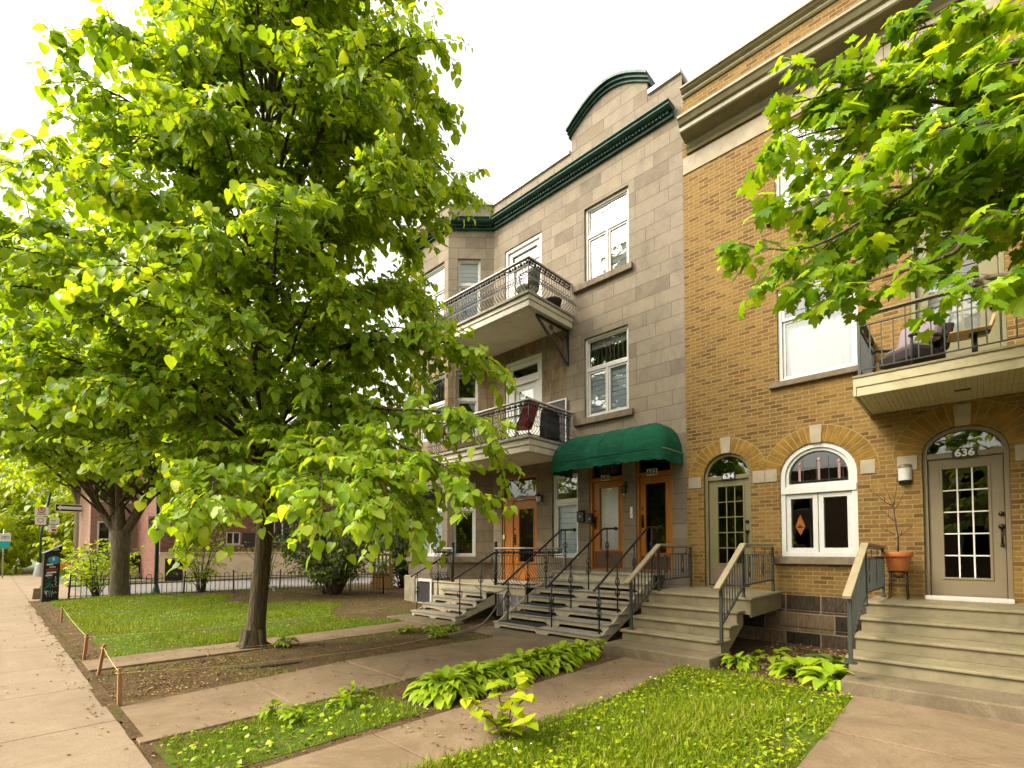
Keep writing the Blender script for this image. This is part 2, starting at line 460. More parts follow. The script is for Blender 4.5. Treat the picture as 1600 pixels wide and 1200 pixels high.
MT['blind_blue'] = plain('blue_white_blind', (0.74, 0.82, 0.95), 0.7, 0.05, 2, 0.05)
MT['blind_white'] = plain('white_blind', (0.80, 0.80, 0.80), 0.7, 0.05, 2, 0.05)
MT['curtain'] = plain('white_curtain', (0.90, 0.88, 0.86), 0.8, 0.08, 3, 0.1)
MT['lead'] = plain('lead_came', (0.05, 0.045, 0.045), 0.5, 0.2, 8, 0.1, 40, 0.3)
MT['room'] = plain('room_plaster', (0.17, 0.15, 0.125), 0.9, 0.2, 1, 0.05)
MT['roof'] = plain('roof_tar', (0.06, 0.058, 0.055), 0.9, 0.2, 1, 0.2)
MT['bronze'] = plain('bronze_hardware', (0.045, 0.03, 0.022), 0.3, 0.3, 20, 0.05, 40, 0.8, 0.5)
MT['brass'] = plain('brass', (0.35, 0.2, 0.06), 0.3, 0.3, 20, 0.05, 40, 0.9, 0.5)
MT['black'] = plain('black_plastic', (0.014, 0.013, 0.013), 0.4, 0.2, 9, 0.1)
MT['plate_white'] = plain('plate_white', (0.72, 0.68, 0.58), 0.4, 0.05, 9, 0.03)
MT['lamp_glass'] = plain('frosted_glass', (0.62, 0.59, 0.52), 0.35, 0.08, 8, 0.05)
MT['terracotta'] = plain('terracotta', (0.40, 0.125, 0.032), 0.7, 0.25, 6, 0.3, 50, 0, 0.3, (0.28, 0.12, 0.05), 4)
MT['orange'] = plain('orange_sign', (0.75, 0.23, 0.008), 0.5, 0.06, 9, 0.03)
MT['red_fabric'] = plain('red_fabric', (0.36, 0.018, 0.016), 0.75, 0.2, 6, 0.3, 140)
MT['mauve_fabric'] = plain('mauve_fabric', (0.23, 0.175, 0.195), 0.8, 0.15, 5, 0.3, 140)
MT['brown_fabric'] = plain('dark_brown', (0.03, 0.018, 0.018), 0.6, 0.2, 5, 0.2, 80)
MT['grey_fabric'] = plain('grey_fabric', (0.035, 0.031, 0.03), 0.7, 0.2, 5, 0.3, 90)
MT['silver'] = plain('silver_metal', (0.5, 0.49, 0.47), 0.35, 0.15, 9, 0.05, 50, 0.7)
MT['bark'] = mat_bark('linden_bark', (0.045, 0.03, 0.017), (0.165, 0.115, 0.068))
MT['bark2'] = mat_bark('maple_bark', (0.06, 0.042, 0.026), (0.215, 0.155, 0.095))
MT['twig'] = plain('bare_twig', (0.085, 0.055, 0.035), 0.85, 0.3, 12, 0.3, 60)
MT['sidewalk'] = mat_concrete('sidewalk_concrete', (0.25, 0.182, 0.115), (0.30, 0.222, 0.145), (0.195, 0.137, 0.083), 0.0)
MT['path'] = mat_concrete('path_concrete', (0.205, 0.142, 0.08), (0.26, 0.185, 0.11), (0.135, 0.088, 0.048), 0.7)
MT['stoop'] = mat_concrete('stoop_concrete', (0.17, 0.13, 0.08), (0.225, 0.172, 0.105), (0.095, 0.072, 0.04), 0.3, green=True)
MT['asphalt'] = plain('asphalt', (0.15, 0.135, 0.12), 0.9, 0.15, 2, 0.4, 60)
MT['road'] = plain('street_asphalt', (0.055, 0.054, 0.052), 0.9, 0.2, 2, 0.4, 60)
MT['soil'] = mat_soil('garden_soil', (0.06, 0.036, 0.017), (0.125, 0.078, 0.036), (0.215, 0.142, 0.07), (0.085, 0.12, 0.012), 0.63)
MT['lawn_soil'] = mat_soil('lawn_soil', (0.075, 0.05, 0.02), (0.13, 0.09, 0.035), (0.17, 0.13, 0.05), (0.10, 0.155, 0.012), 0.42)
MT['cream_wall'] = plain('cream_render', (0.80, 0.61, 0.43), 0.85, 0.08, 1.2, 0.3, 40, 0, 0.2, (0.48, 0.35, 0.24), 0.7)
MT['green_post'] = plain('green_post', (0.01, 0.06, 0.035), 0.45, 0.2, 8, 0.05)
MT['sign_white'] = plain('sign_white', (0.74, 0.72, 0.68), 0.4, 0.05, 9, 0.03)
MT['sign_red'] = plain('sign_red', (0.5, 0.03, 0.03), 0.4, 0.05, 9, 0.03)
MT['teal'] = plain('teal_sign', (0.02, 0.42, 0.42), 0.45, 0.06, 9, 0.03)
MT['sky_blue'] = plain('blue_paint', (0.05, 0.33, 0.55), 0.5, 0.3, 12, 0.03)
MT['teal_paint'] = plain('teal_paint', (0.02, 0.26, 0.2), 0.5, 0.2, 12, 0.03)
MT['car_paint'] = plain('dark_car_paint', (0.012, 0.02, 0.018), 0.18, 0.1, 2, 0.0, 30, 0, 0.6)
MT['tyre'] = plain('tyre', (0.02, 0.02, 0.02), 0.8, 0.2, 8, 0.2)
MT['string'] = plain('yellow_string', (0.55, 0.45, 0.18), 0.8, 0.15, 20, 0.1)
MT['rope'] = plain('grey_cable', (0.16, 0.145, 0.135), 0.7, 0.2, 9, 0.1)
G_ = lambda *s: [(p, (*c, 1)) for p, c in s]
MT['leaf_linden'] = mat_leaf('linden_leaf', G_((0.0, (0.125, 0.24, 0.012)), (0.4, (0.25, 0.395, 0.022)), (0.75, (0.38, 0.505, 0.034)), (1.0, (0.53, 0.60, 0.08))), 0.56, (1.45, 1.25, 0.4))
MT['leaf_maple'] = mat_leaf('maple_leaf', G_((0.0, (0.07, 0.16, 0.008)), (0.5, (0.20, 0.345, 0.014)), (1.0, (0.42, 0.54, 0.03))), 0.56, (1.45, 1.25, 0.4))
MT['leaf_far'] = mat_leaf('far_leaf', G_((0.0, (0.12, 0.21, 0.008)), (0.5, (0.26, 0.38, 0.010)), (1.0, (0.42, 0.52, 0.015))), 0.52, (1.6, 1.35, 0.35))
MT['leaf_lime'] = mat_leaf('lime_leaf', G_((0.0, (0.17, 0.26, 0.008)), (0.5, (0.34, 0.42, 0.010)), (1.0, (0.50, 0.52, 0.02))), 0.45, (1.3, 1.2, 0.4))
MT['leaf_dark'] = mat_leaf('shrub_leaf', G_((0.0, (0.05, 0.09, 0.01)), (0.5, (0.105, 0.165, 0.02)), (1.0, (0.18, 0.25, 0.03))), 0.35, (1.2, 1.1, 0.5))
MT['leaf_hosta'] = mat_leaf('hosta_leaf', G_((0.0, (0.15, 0.26, 0.010)), (0.5, (0.30, 0.42, 0.014)), (1.0, (0.44, 0.53, 0.03))), 0.36, (1.15, 1.1, 0.5), 0.35)
MT['grass'] = mat_leaf('grass_blade', G_((0.0, (0.08, 0.13, 0.006)), (0.5, (0.17, 0.245, 0.008)), (0.85, (0.30, 0.35, 0.015)), (1.0, (0.40, 0.33, 0.10))), 0.35, (1.2, 1.1, 0.5), 0.55, 0.25)
MT['litter'] = mat_leaf('dry_litter', G_((0.0, (0.07, 0.035, 0.015)), (0.5, (0.19, 0.11, 0.045)), (1.0, (0.40, 0.28, 0.12))), 0.1, (1, 1, 1), 0.8, 0.2)
MT['petal'] = mat_leaf('white_petal', G_((0.0, (0.62, 0.62, 0.52)), (1.0, (0.75, 0.75, 0.68))), 0.3, (1, 1, 1), 0.6, 0.2)
MT['lilac'] = mat_leaf('lilac_bloom', G_((0.0, (0.24, 0.16, 0.26)), (1.0, (0.45, 0.36, 0.46))), 0.3, (1, 1, 1), 0.7, 0.2)
# ------------------------------------------------------------------ building helpers
def outline(s0, s1, z0, z1, rise=0.0, n=16):
    """window / door outline from bottom left, up, over and down to bottom right"""
    if not rise:
        return [(s0, z0), (s0, z1), (s1, z1), (s1, z0)]
    c = (s0+s1)/2; a = (s1-s0)/2; zs = z1-rise
    return [(s0, z0)]+[(c-a*math.cos(math.pi*k/n), zs+rise*math.sin(math.pi*k/n)) for k in range(n+1)]+[(s1, z0)]


def wall_mesh(P, s0, s1, z0, z1, opens, reveal=0.17, top=None):
    mb = MB()
    S = sorted({s0, s1, *[o[0] for o in opens], *[o[1] for o in opens]})
    Z = sorted({z0, z1, *[o[2] for o in opens], *[o[3] for o in opens]})
    for i in range(len(S)-1):
        for j in range(len(Z)-1):
            cs, cz = (S[i]+S[i+1])/2, (Z[j]+Z[j+1])/2
            if any(o[0] < cs < o[1] and o[2] < cz < o[3] for o in opens): continue
            mb.add([P(S[i], 0, Z[j]), P(S[i+1], 0, Z[j]), P(S[i+1], 0, Z[j+1]), P(S[i], 0, Z[j+1])], [(0, 1, 2, 3)])
    for o in opens:
        rise = o[4] if len(o) > 4 else 0
        ol = outline(*o[:4], rise)
        n = len(ol)
        vs = [P(s, 0, z) for s, z in ol]+[P(s, -reveal, z) for s, z in ol]
        mb.add(vs, [(i, i+1, n+i+1, n+i) for i in range(n-1)]+[(n-1, 0, n, 2*n-1)])
        if rise:
            arc = ol[1:-1]
            m = len(arc)
            vs = [P(s, 0, z) for s, z in arc]+[P(s, 0, o[3]) for s, z in arc]
            mb.add(vs, [(i, i+1, m+i+1, m+i) for i in range(m-1)])
    return mb


def inset(ol, w, wb=None):
    """outline moved inwards by w (bottom by wb)"""
    wb = w if wb is None else wb
    s0, s1 = ol[0][0], ol[-1][0]; z0 = ol[0][1]; z1 = max(z for _, z in ol)
    if len(ol) == 4:
        return [(s0+w, z0+wb), (s0+w, z1-w), (s1-w, z1-w), (s1-w, z0+wb)]
    zs = ol[1][1]; c = (s0+s1)/2; a = (s1-s0)/2; r = z1-zs; n = len(ol)-3
    return [(s0+w, z0+wb)]+[(c-(a-w)*math.cos(math.pi*k/n), zs+(r-w)*math.sin(math.pi*k/n)) for k in range(n+1)]+[(s1-w, z0+wb)]


def poly(P, ol, d):
    mb = MB(); mb.add([P(s, d, z) for s, z in reversed(ol)], [tuple(range(len(ol)))]); return mb


def frame_with_panes(house, P, s0, s1, z0, z1, lights, mat, fw=0.07, d0=-0.15, d1=-0.04, name='window', glass='glass', rise=0.0, wb=None, bevel=0.006):
    """a window: outer frame, a sash round every light, one pane in each; returns the frame object.
    lights: (s0,s1,z0,z1[,rise]) openings inside the frame"""
    mb = MB()
    ol = outline(s0, s1, z0, z1, rise)
    mb.ring(P, ol, inset(ol, fw, wb), d0, d1)
    return mb, ol


def tee_window(house, P, s0, s1, z0, z1, zt, mat='white', blind=None, top_mat='glass', leads=0, sill=None, blind_z=None, two=True, fw=0.06, sw=0.045, curtain=None, d1=-0.06):
    """transom light over a pair of casements"""
    f = MB(); ol = outline(s0, s1, z0, z1)
    f.ring(P, ol, inset(ol, fw), -0.17, d1)
    a, b = s0+fw, s1-fw
    f.pbox(P, a, b, -0.165, d1-0.005, zt-0.04, zt+0.04)
    mids = [(a, (s0+s1)/2-0.02), ((s0+s1)/2+0.02, b)] if two else [(a, b)]
    if two: f.pbox(P, (s0+s1)/2-0.02, (s0+s1)/2+0.02, -0.163, d1-0.008, z0+fw, zt-0.04)
    w = f.build('window', MT[mat], house, 0.005)
    for (p, q) in mids:
        o2 = outline(p, q, z0+fw, zt-0.04); i2 = inset(o2, sw)
        MB().ring(P, o2, i2, -0.155, d1-0.03).build('sash', MT[mat], w, 0.004)
        poly(P, i2, -0.12).build('pane', MT['glass'], w)
    o3 = outline(a, b, zt+0.04, z1-fw); i3 = inset(o3, 0.03)
    MB().ring(P, o3, i3, -0.155, d1-0.03).build('sash', MT[mat], w, 0.004)
    poly(P, i3, -0.12).build('pane', MT[top_mat], w)
    if leads:
        m = MB(); L = i3[3][0]-i3[0][0]; zz0, zz1 = i3[0][1], i3[1][1]
        for k in range(1, leads):
            s = i3[0][0]+L*k/leads; m.pbox(P, s-0.004, s+0.004, -0.119, -0.112, zz0, zz1)
        m.pbox(P, i3[0][0], i3[3][0], -0.1185, -0.113, zz1-0.12, zz1-0.112)
        for k in range(leads):
            s = i3[0][0]+L*(k+0.5)/leads
            m.tube([P(s, -0.114, zz1-0.12), P(s-0.03, -0.114, zz1-0.17), P(s, -0.114, zz1-0.22), P(s+0.03, -0.114, zz1-0.17), P(s, -0.114, zz1-0.12)], 0.0035, 4)
        m.build('leading', MT['lead'], w)
    if blind:
        bz0, bz1 = blind_z or (z0+fw, zt)
        m = MB(); n = max(3, int((bz1-bz0)/0.12)); h = (bz1-bz0)/n
        for k in range(n):
            zz = bz0+k*h
            m.hexa([P(a+0.02, -0.180, zz), P(b-0.02, -0.180, zz), P(b-0.02, -0.190, zz), P(a+0.02, -0.190, zz),
                    P(a+0.02, -0.198, zz+h*0.97), P(b-0.02, -0.198, zz+h*0.97), P(b-0.02, -0.206, zz+h*0.97), P(a+0.02, -0.206, zz+h*0.97)])
        m.build('blind', MT[blind], w)
    if curtain:
        m = MB(); n = 26; zz0, zz1 = curtain
        pts = [(a+(b-a)*k/n, -0.23+0.02*math.sin(k*1.9)+0.008*math.sin(k*4.1)) for k in range(n+1)]
        vs = [P(s, d, zz0) for s, d in pts]+[P(s, d, zz1) for s, d in pts]
        m.add(vs, [(i, i+1, n+2+i, n+1+i) for i in range(n)], True)
        m.build('curtain', MT['curtain'], w)
    if sill:
        MB().pbox(P, sill[0], sill[1], -0.16, 0.09, sill[2], sill[3]).build('sill', MT['sill_stone'], w, 0.012)
    return w


def text_mesh(s, size, name, mat, parent, origin, xdir, zdir, extrude=0.004, bold=0.012, align='CENTER'):
    cu = bpy.data.curves.new('lettering', 'FONT'); cu.body = s; cu.size = size; cu.extrude = extrude; cu.offset = bold*size
    cu.align_x = align; cu.align_y = 'CENTER'; cu.resolution_u = 3
    tmp = bpy.data.objects.new('lettering_tmp', cu); COL.objects.link(tmp)
    dg = bpy.context.evaluated_depsgraph_get()
    me = bpy.data.meshes.new_from_object(tmp.evaluated_get(dg))
    bpy.data.objects.remove(tmp)
    X = Vector(xdir).normalized(); Z = Vector(zdir).normalized(); Y = X.cross(Z)
    base = ROOT_LOC[parent.name] if parent else Vector((0, 0, 0))
    o3 = Vector(origin)-base
    for v in me.vertices:
        c = v.co.copy(); v.co = o3+X*c.x+Z*c.y-Y*c.z
    me.materials.clear(); me.materials.append(mat); me.update()
    me.name = name
    o = bpy.data.objects.new(name, me); COL.objects.link(o)
    if parent: o.parent = parent
    ROOT_LOC[o.name] = base
    return o


# ================================================================== STONE HOUSE
SX0, SXJ = -12.40, -4.19           # left end of the bay front, joint with the brick house
BX = -9.68                         # where the bay side meets the flat front
sh = thing('stone_house', 'grey stone row house with white windows, two balconies and a curved parapet', 'house', (-8.4, 0, 0))
SIDE = Pl(BX-0.9, -0.9, math.sqrt(.5), math.sqrt(.5)); SL = 0.9*math.sqrt(2)
BAY = Pl(0, -0.9)
ZT = 11.28                         # parapet top
F_open = [(-6.62, -5.44, 7.90, 9.70), (-6.64, -5.47, 4.68, 6.58), (-9.25, -7.94, 7.26, 9.78), (-9.25, -7.94, 4.12, 6.65),
          (-7.62, -6.84, 1.42, 3.44), (-6.52, -5.62, 1.16, 3.74), (-5.32, -4.50, 1.16, 3.74), (-9.36, -8.12, 0.82, 3.54)]
S_open = [(0.26, 0.90, 7.95, 9.76), (0.22, 0.84, 4.75, 6.58), (0.14, 0.78, 1.42, 3.46)]
B_open = [(-11.95, -10.76, 7.95, 9.76), (-11.90, -10.72, 4.75, 6.56), (-12.02, -10.80, 1.42, 3.46)]
w1 = wall_mesh(FRONT, BX, SXJ, -0.2, ZT, F_open)
w1b = wall_mesh(SIDE, 0, SL, -0.2, ZT, S_open)
w1c = wall_mesh(BAY, SX0, BX-0.9, -0.2, ZT, B_open)
for q in (w1b, w1c): w1.add(q.v, q.f)
# the curved parapet panel stands in the plane of the front
ped = [(-6.98, 11.28)]+[(-6.98+2.02*k/20, 11.70+0.46*math.sin(math.pi*k/20)) for k in range(21)]+[(-4.96, 11.28)]
w1.loft([FRONT(s, 0.0, z) for s, z in ped], [FRONT(s, -0.32, z) for s, z in ped])
w1.pbox(FRONT, -4.95, SXJ, -0.32, 0.0, 11.2805, 11.40)
w1.build('wall', MT['ashlar'], sh)
m = MB()   # hidden sides: end walls, back, roof, floors keep the rooms dark
m.box(SX0, SX0+0.02, -0.9, 9, -0.2, ZT); m.box(SX0, SXJ-0.02, 9, 9.05, -0.2, ZT)
m.build('rear_wall', MT['red_brick'], sh)
m = MB(); m.box(SX0+0.03, SXJ-0.03, 0.32, 9, 10.9, 10.95); m.box(SX0+0.03, BX-0.95, -0.85, 0.3, 10.9, 10.95); m.build('roof', MT['roof'], sh)
m = MB()
for z in (0.78, 3.95, 7.10): m.box(SX0+0.05, SXJ-0.06, 0.27, 8.9, z-0.25, z)
m.box(SX0+0.05, SXJ-0.06, 3.2, 3.25, 0.8, 10.8); m.box(SXJ-0.055, SXJ-0.045, 0.26, 8.9, -0.1, 10.85)
for x in (-7.75, -9.5): m.box(x, x+0.05, 0.27, 3.19, 0.79, 10.8)
m.build('interior_partition', MT['room'], sh)
m = MB()  # metal coping along the parapet
m.pbox(FRONT, BX-0.03, -7.02, -0.34, 0.05, ZT, ZT+0.10)
m2 = MB(); m2.pbox(FRONT, -4.93, SXJ-0.01, -0.34, 0.05, 11.401, 11.50)
m.pbox(SIDE, 0.0, SL-0.02, -0.3, 0.05, ZT+0.002, ZT+0.098); m.pbox(BAY, SX0, BX-0.92, -0.3, 0.05, ZT+0.001, ZT+0.099)
m.build('parapet_coping', MT['coping'], sh, 0.01); m2.build('parapet_coping', MT['coping'], sh, 0.01)
# cornice with dentils
def cornice(mb, P, a, b, ends=(0.0, 0.0)):
    prof = [(0.0, 10.66), (0.07, 10.66), (0.08, 10.71), (0.06, 10.73), (0.06, 10.86), (0.20, 10.88), (0.24, 10.93), (0.24, 10.97), (0.28, 11.03), (0.28, 11.06), (0.0, 11.09)]
    prof = [(d, 10.56+(z-10.66)*0.60) for d, z in prof]
    A = [P(a+ends[0]*d, d, z) for d, z in prof]; B = [P(b+ends[1]*d, d, z) for d, z in prof]
    mb.loft(A, B)
m = MB()
cornice(m, FRONT, BX, -4.36, (-0.414, 0)); cornice(m, SIDE, 0, SL, (0.414, -0.414)); cornice(m, BAY, SX0-0.05, BX-0.9, (0, 0.414))
cor = m.build('cornice', MT['green_trim'], sh)
m = MB()
for k in range(68):
    s = BX+0.14+k*0.079
    if s < -4.44: m.pbox(FRONT, s, s+0.05, 0.061, 0.13, 10.622, 10.684)
m.build('dentils', MT['green_trim'], cor); m = MB()
for k in range(15):
    s = 0.1+k*0.08
    if s < SL-0.1: m.pbox(SIDE, s, s+0.05, 0.061, 0.13, 10.622, 10.684)
m.build('dentils', MT['green_trim'], cor); m = MB()
for k in range(23): m.pbox(BAY, SX0+0.05+k*0.079, SX0+0.10+k*0.079, 0.061, 0.13, 10.622, 10.684)
m.build('dentils', MT['green_trim'], cor)
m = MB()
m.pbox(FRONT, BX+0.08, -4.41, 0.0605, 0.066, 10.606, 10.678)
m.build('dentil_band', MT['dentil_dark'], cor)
# curved green moulding on top of the parapet panel
m = MB()
n = 22
for (d1, za, zb) in ((0.05, 0.0, 0.06), (0.11, 0.06, 0.12), (0.17, 0.12, 0.18)):
    up = [(-7.04+2.14*k/n, 11.66+0.49*math.sin(math.pi*k/n)+zb) for k in range(n+1)]
    dn = [(-7.04+2.14*k/n, 11.66+0.49*math.sin(math.pi*k/n)+za+0.0005) for k in range(n+1)]
    vs = [FRONT(s, d1, z) for s, z in up]+[FRONT(s, d1, z) for s, z in dn]+[FRONT(s, -0.36, z) for s, z in up]+[FRONT(s, -0.36, z) for s, z in dn]
    N = n+1
    fs = [(i, i+1, 2*N+i+1, 2*N+i) for i in range(n)]+[(N+i, i+N+1, i+1, i) for i in range(n)]+[(N+i+1, N+i, 3*N+i, 3*N+i+1) for i in range(n)]
    fs += [(0, 2*N, 3*N, N), (n, N+n, 3*N+n, 2*N+n)]
    m.add(vs, fs)
m.build('parapet_moulding', MT['green_trim'], sh)
# string course and base plinth
m = MB()
m.pbox(BAY, SX0-0.04, BX-0.885, 0.0, 0.06, 1.26, 1.40); m.pbox(SIDE, 0.02, SL-0.06, 0.0, 0.06, 1.262, 1.398)
m.build('string_course', MT['sill_stone'], sh, 0.01)
m = MB(); m.pbox(BAY, SX0-0.10, SX0+0.42, 0.0, 0.07, -0.2, 0.85); m.build('plinth', MT['limestone'], sh, 0.012)
# basement window in the bay
m = MB(); ol = outline(-11.95, -11.2, 0.02, 0.78); m.ring(BAY, ol, inset(ol, 0.08), 0.002, 0.05)
bw = m.build('window', MT['white'], sh, 0.005, label='low white basement window beside the wooden steps')
poly(BAY, inset(ol, 0.08), 0.012).build('pane', MT['grey_fabric'], bw)
# windows
tee_window(sh, FRONT, -6.62, -5.44, 7.90, 9.70, 9.02, leads=9, blind='blind_white', blind_z=(7.96, 9.64), sill=(-6.92, -5.33, 7.75, 7.895))
tee_window(sh, FRONT, -6.64, -5.47, 4.68, 6.58, 5.83, leads=9, blind='blind_blue', blind_z=(4.74, 5.83), sill=(-6.92, -5.34, 4.53, 4.675), curtain=(6.35, 6.52))
tee_window(sh, FRONT, -7.62, -6.84, 1.42, 3.44, 2.78, two=False, blind='blind_blue', blind_z=(1.48, 2.78))
tee_window(sh, SIDE, 0.26, 0.90, 7.95, 9.76, 9.05, two=False, blind='blind_white', blind_z=(8.0, 9.7), fw=0.05)
tee_window(sh, SIDE, 0.22, 0.84, 4.75, 6.58, 5.78, two=False, leads=0, fw=0.05)
tee_window(sh, SIDE, 0.14, 0.78, 1.42, 3.46, 2.72, two=False, leads=0, fw=0.05)
tee_window(sh, BAY, -11.95, -10.76, 7.95, 9.76, 9.05, blind='blind_white', blind_z=(8.0, 9.7))
tee_window(sh, BAY, -11.90, -10.72, 4.75, 6.56, 5.75, leads=9, blind='blind_blue', blind_z=(4.8, 5.7))
tee_window(sh, BAY, -12.02, -10.80, 1.42, 3.46, 2.75, leads=9, blind='blind_blue', blind_z=(1.48, 2.75))


def balcony_door(house, P, s0, s1, z0, z1, zt, mat='white'):
    f = MB(); ol = outline(s0, s1, z0, z1); f.ring(P, ol, inset(ol, 0.09, 0.03), -0.17, -0.03)
    f.pbox(P, s0+0.09, s1-0.09, -0.165, -0.02, zt-0.05, zt+0.05)
    fr = f.build('door_frame', MT[mat], house, 0.006)
    t = outline(s0+0.09, s1-0.09, zt+0.05, z1-0.09)
    MB().ring(P, t, inset(t, 0.12), -0.16, -0.08).build('transom', MT[mat], fr, 0.005)
    poly(P, inset(t, 0.12), -0.13).build('pane', MT['dark_glass'], fr)
    a, b = s0+0.09, s1-0.09
    m = MB(); m.pbox(P, a, a+0.22, -0.16, -0.05, z0+0.03, zt-0.05); m.pbox(P, b-0.16, b, -0.16, -0.05, z0+0.03, zt-0.05)
    m.build('side_post', MT[mat], fr, 0.006)
    d = outline(a+0.22, b-0.16, z0+0.03, zt-0.05)
    di = [(a+0.35, z0+0.75), (a+0.35, zt-0.19), (b-0.29, zt-0.19), (b-0.29, z0+0.75)]
    dr = MB().ring(P, d, di, -0.155, -0.10).build('door', MT[mat], house, 0.005)
    poly(P, di, -0.125).build('pane', MT['glass'], dr)
    m = MB(); n = 16
    pts = [(a+0.33+(b-a-0.6)*k/n, -0.21+0.015*math.sin(k*1.7)) for k in range(n+1)]
    m.add([P(s, d_, z0+0.7) for s, d_ in pts]+[P(s, d_, zt-0.15) for s, d_ in pts], [(i, i+1, n+2+i, n+1+i) for i in range(n)], True)
    m.build('curtain', MT['curtain'], dr)
    m = MB(); m.tube([P(b-0.22, -0.10, z0+1.0), P(b-0.22, -0.05, z0+1.0)], 0.012, 8); m.ball(P(b-0.22, -0.04, z0+1.0), 0.03)
    m.build('handle', MT['bronze'], dr)


balcony_door(sh, FRONT, -9.25, -7.94, 7.26, 9.78, 9.22)
balcony_door(sh, FRONT, -9.25, -7.94, 4.12, 6.65, 6.03)


def belly(t):
    """outward bulge of a bombe baluster, t = 0 bottom .. 1 top"""
    pts = [(0, 0.0), (0.06, 0.07), (0.16, 0.155), (0.28, 0.175), (0.42, 0.12), (0.55, 0.04), (0.66, 0.0), (1, 0.0)]
    for (a, x), (b, y) in zip(pts, pts[1:]):
        if a <= t <= b: return x+(y-x)*(t-a)/(b-a)
    return 0.0


def bombe_railing(parts, path, z0, z1, white_top=True, step=0.085, rosettes=True, hr=0.03):
    """path: list of (x,y) with the outward normal to the right of travel; fills MBs iron and top"""
    iron, top = parts
    T = [0, 0.08, 0.18, 0.30, 0.44, 0.56, 0.68, 1.0]
    zr = z0+(z1-z0)*0.80
    for (a, b) in zip(path, path[1:]):
        a = Vector((*a, 0)); b = Vector((*b, 0)); L = (b-a).length; t = (b-a)/L; nrm = Vector((t.y, -t.x, 0))
        n = max(2, int(L/step))
        for k in range(n+1):
            p = a+t*(L*k/n)
            iron.tube([(p.x+nrm.x*belly(q), p.y+nrm.y*belly(q), z0+(zr-z0)*q) for q in T], 0.009, 4, False)
            if k < n and rosettes:
                c = a+t*(L*(k+0.5)/n)
                r = 0.028 if k % 2 else 0.038
                iron.ball((c.x, c.y, (zr+z1)/2-0.01), r, 6, 4, (1, 1, 1.1))
                q = a+t*(L*(k+0.5)/n); iron.ball((q.x, q.y, z0+(zr-z0)*0.72), 0.019, 5, 4)
            if k % 2 == 0: iron.tube([(p.x, p.y, zr), (p.x, p.y, z1)], 0.007, 4, False)
        for z, w, h in ((z0+0.03, 0.02, 0.02), (zr, 0.022, 0.018), (z1-0.02, 0.025, 0.012)):
            iron.beam((*a.xy, z), (*b.xy, z), w, h)
        o = nrm*0.175
        iron.beam((a.x+o.x, a.y+o.y, z0+(zr-z0)*0.27), (b.x+o.x, b.y+o.y, z0+(zr-z0)*0.27), 0.008, 0.012)
        top.beam((*(a-t*0.02).xy, z1+0.006), (*(b+t*0.02).xy, z1+0.006), 0.075, 0.036)


def stone_balcony(zf, zb, zrail, label):
    x0, x1, y1 = -10.4, -6.95, -1.62
    m = MB()
    m.box(x0, x1, y1, -0.003, zb+0.145, zf-0.06)
    bal = m.build('balcony', MT['cream_paint'], sh, 0.01, label=label)
    m = MB(); m.box(x0, x1+0.03, y1-0.05, -0.004, zf-0.0595, zf); m.build('balcony_floor', MT['tread_grey'], bal, 0.008)
    m = MB(); m.box(x0, x1-0.02, y1+0.025, y1+0.17, zb, zb+0.1445); m.box(x1-0.17, x1-0.021, y1+0.1705, -0.005, zb, zb+0.1445); m.build('fascia', MT['cream_paint'], bal, 0.01)
    m = MB(); m.box(x0, x1-0.171, y1+0.1705, -0.006, zb+0.06, zb+0.1443); m.build('soffit', MT['soffit'], bal)
    iron, top = MB(), MB()
    bombe_railing((iron, top), [(x0+0.03, y1+0.06), (x1-0.06, y1+0.06), (x1-0.06, -0.04)], zf+0.02, zrail)
    iron.tube([(x1-0.06, y1+0.06, zf), (x1-0.06, y1+0.06, zrail)], 0.014, 6)
    iron.build('railing', MT['iron'], bal); top.build('handrail', MT['rail_white'], bal, 0.006)
    return bal


b_up = stone_balcony(7.24, 6.93, 8.02, 'upper balcony with bulging black iron railing over white handrail')
b_lo = stone_balcony(4.08, 3.74, 4.88, 'lower balcony with bulging black iron railing')
# scrolled bracket under the upper balcony
def bracket(parent, x, zt, drop, reach):
    m = MB(); m.beam((x, -0.02, zt), (x, -reach, zt), 0.05, 0.05); m.beam((x, -0.03, zt-0.026), (x, -0.03, zt-drop), 0.05, 0.04)
    m.beam((x, -0.05, zt-drop+0.03), (x, -reach+0.04, zt-0.03), 0.05, 0.045)
    for cy, cz, r, d in ((-0.22, zt-0.2, 0.11, 1), (-reach*0.55, zt-0.13, 0.075, -1)):
        m.tube([(x, cy+d*r*(1-k/22)*math.cos(k*0.55), cz+r*(1-k/22)*math.sin(k*0.55)) for k in range(20)], 0.013, 5)
    m.tube([(x, -0.22, zt-0.31), (x, -0.36, zt-0.22), (x, -reach*0.5, zt-0.2)], 0.012, 5)
    m.build('bracket', MT['iron'], parent)
bracket(b_up, -7.10, 6.90, 0.85, 1.2)
bracket(b_up, -9.95, 6.90, 0.85, 1.2)


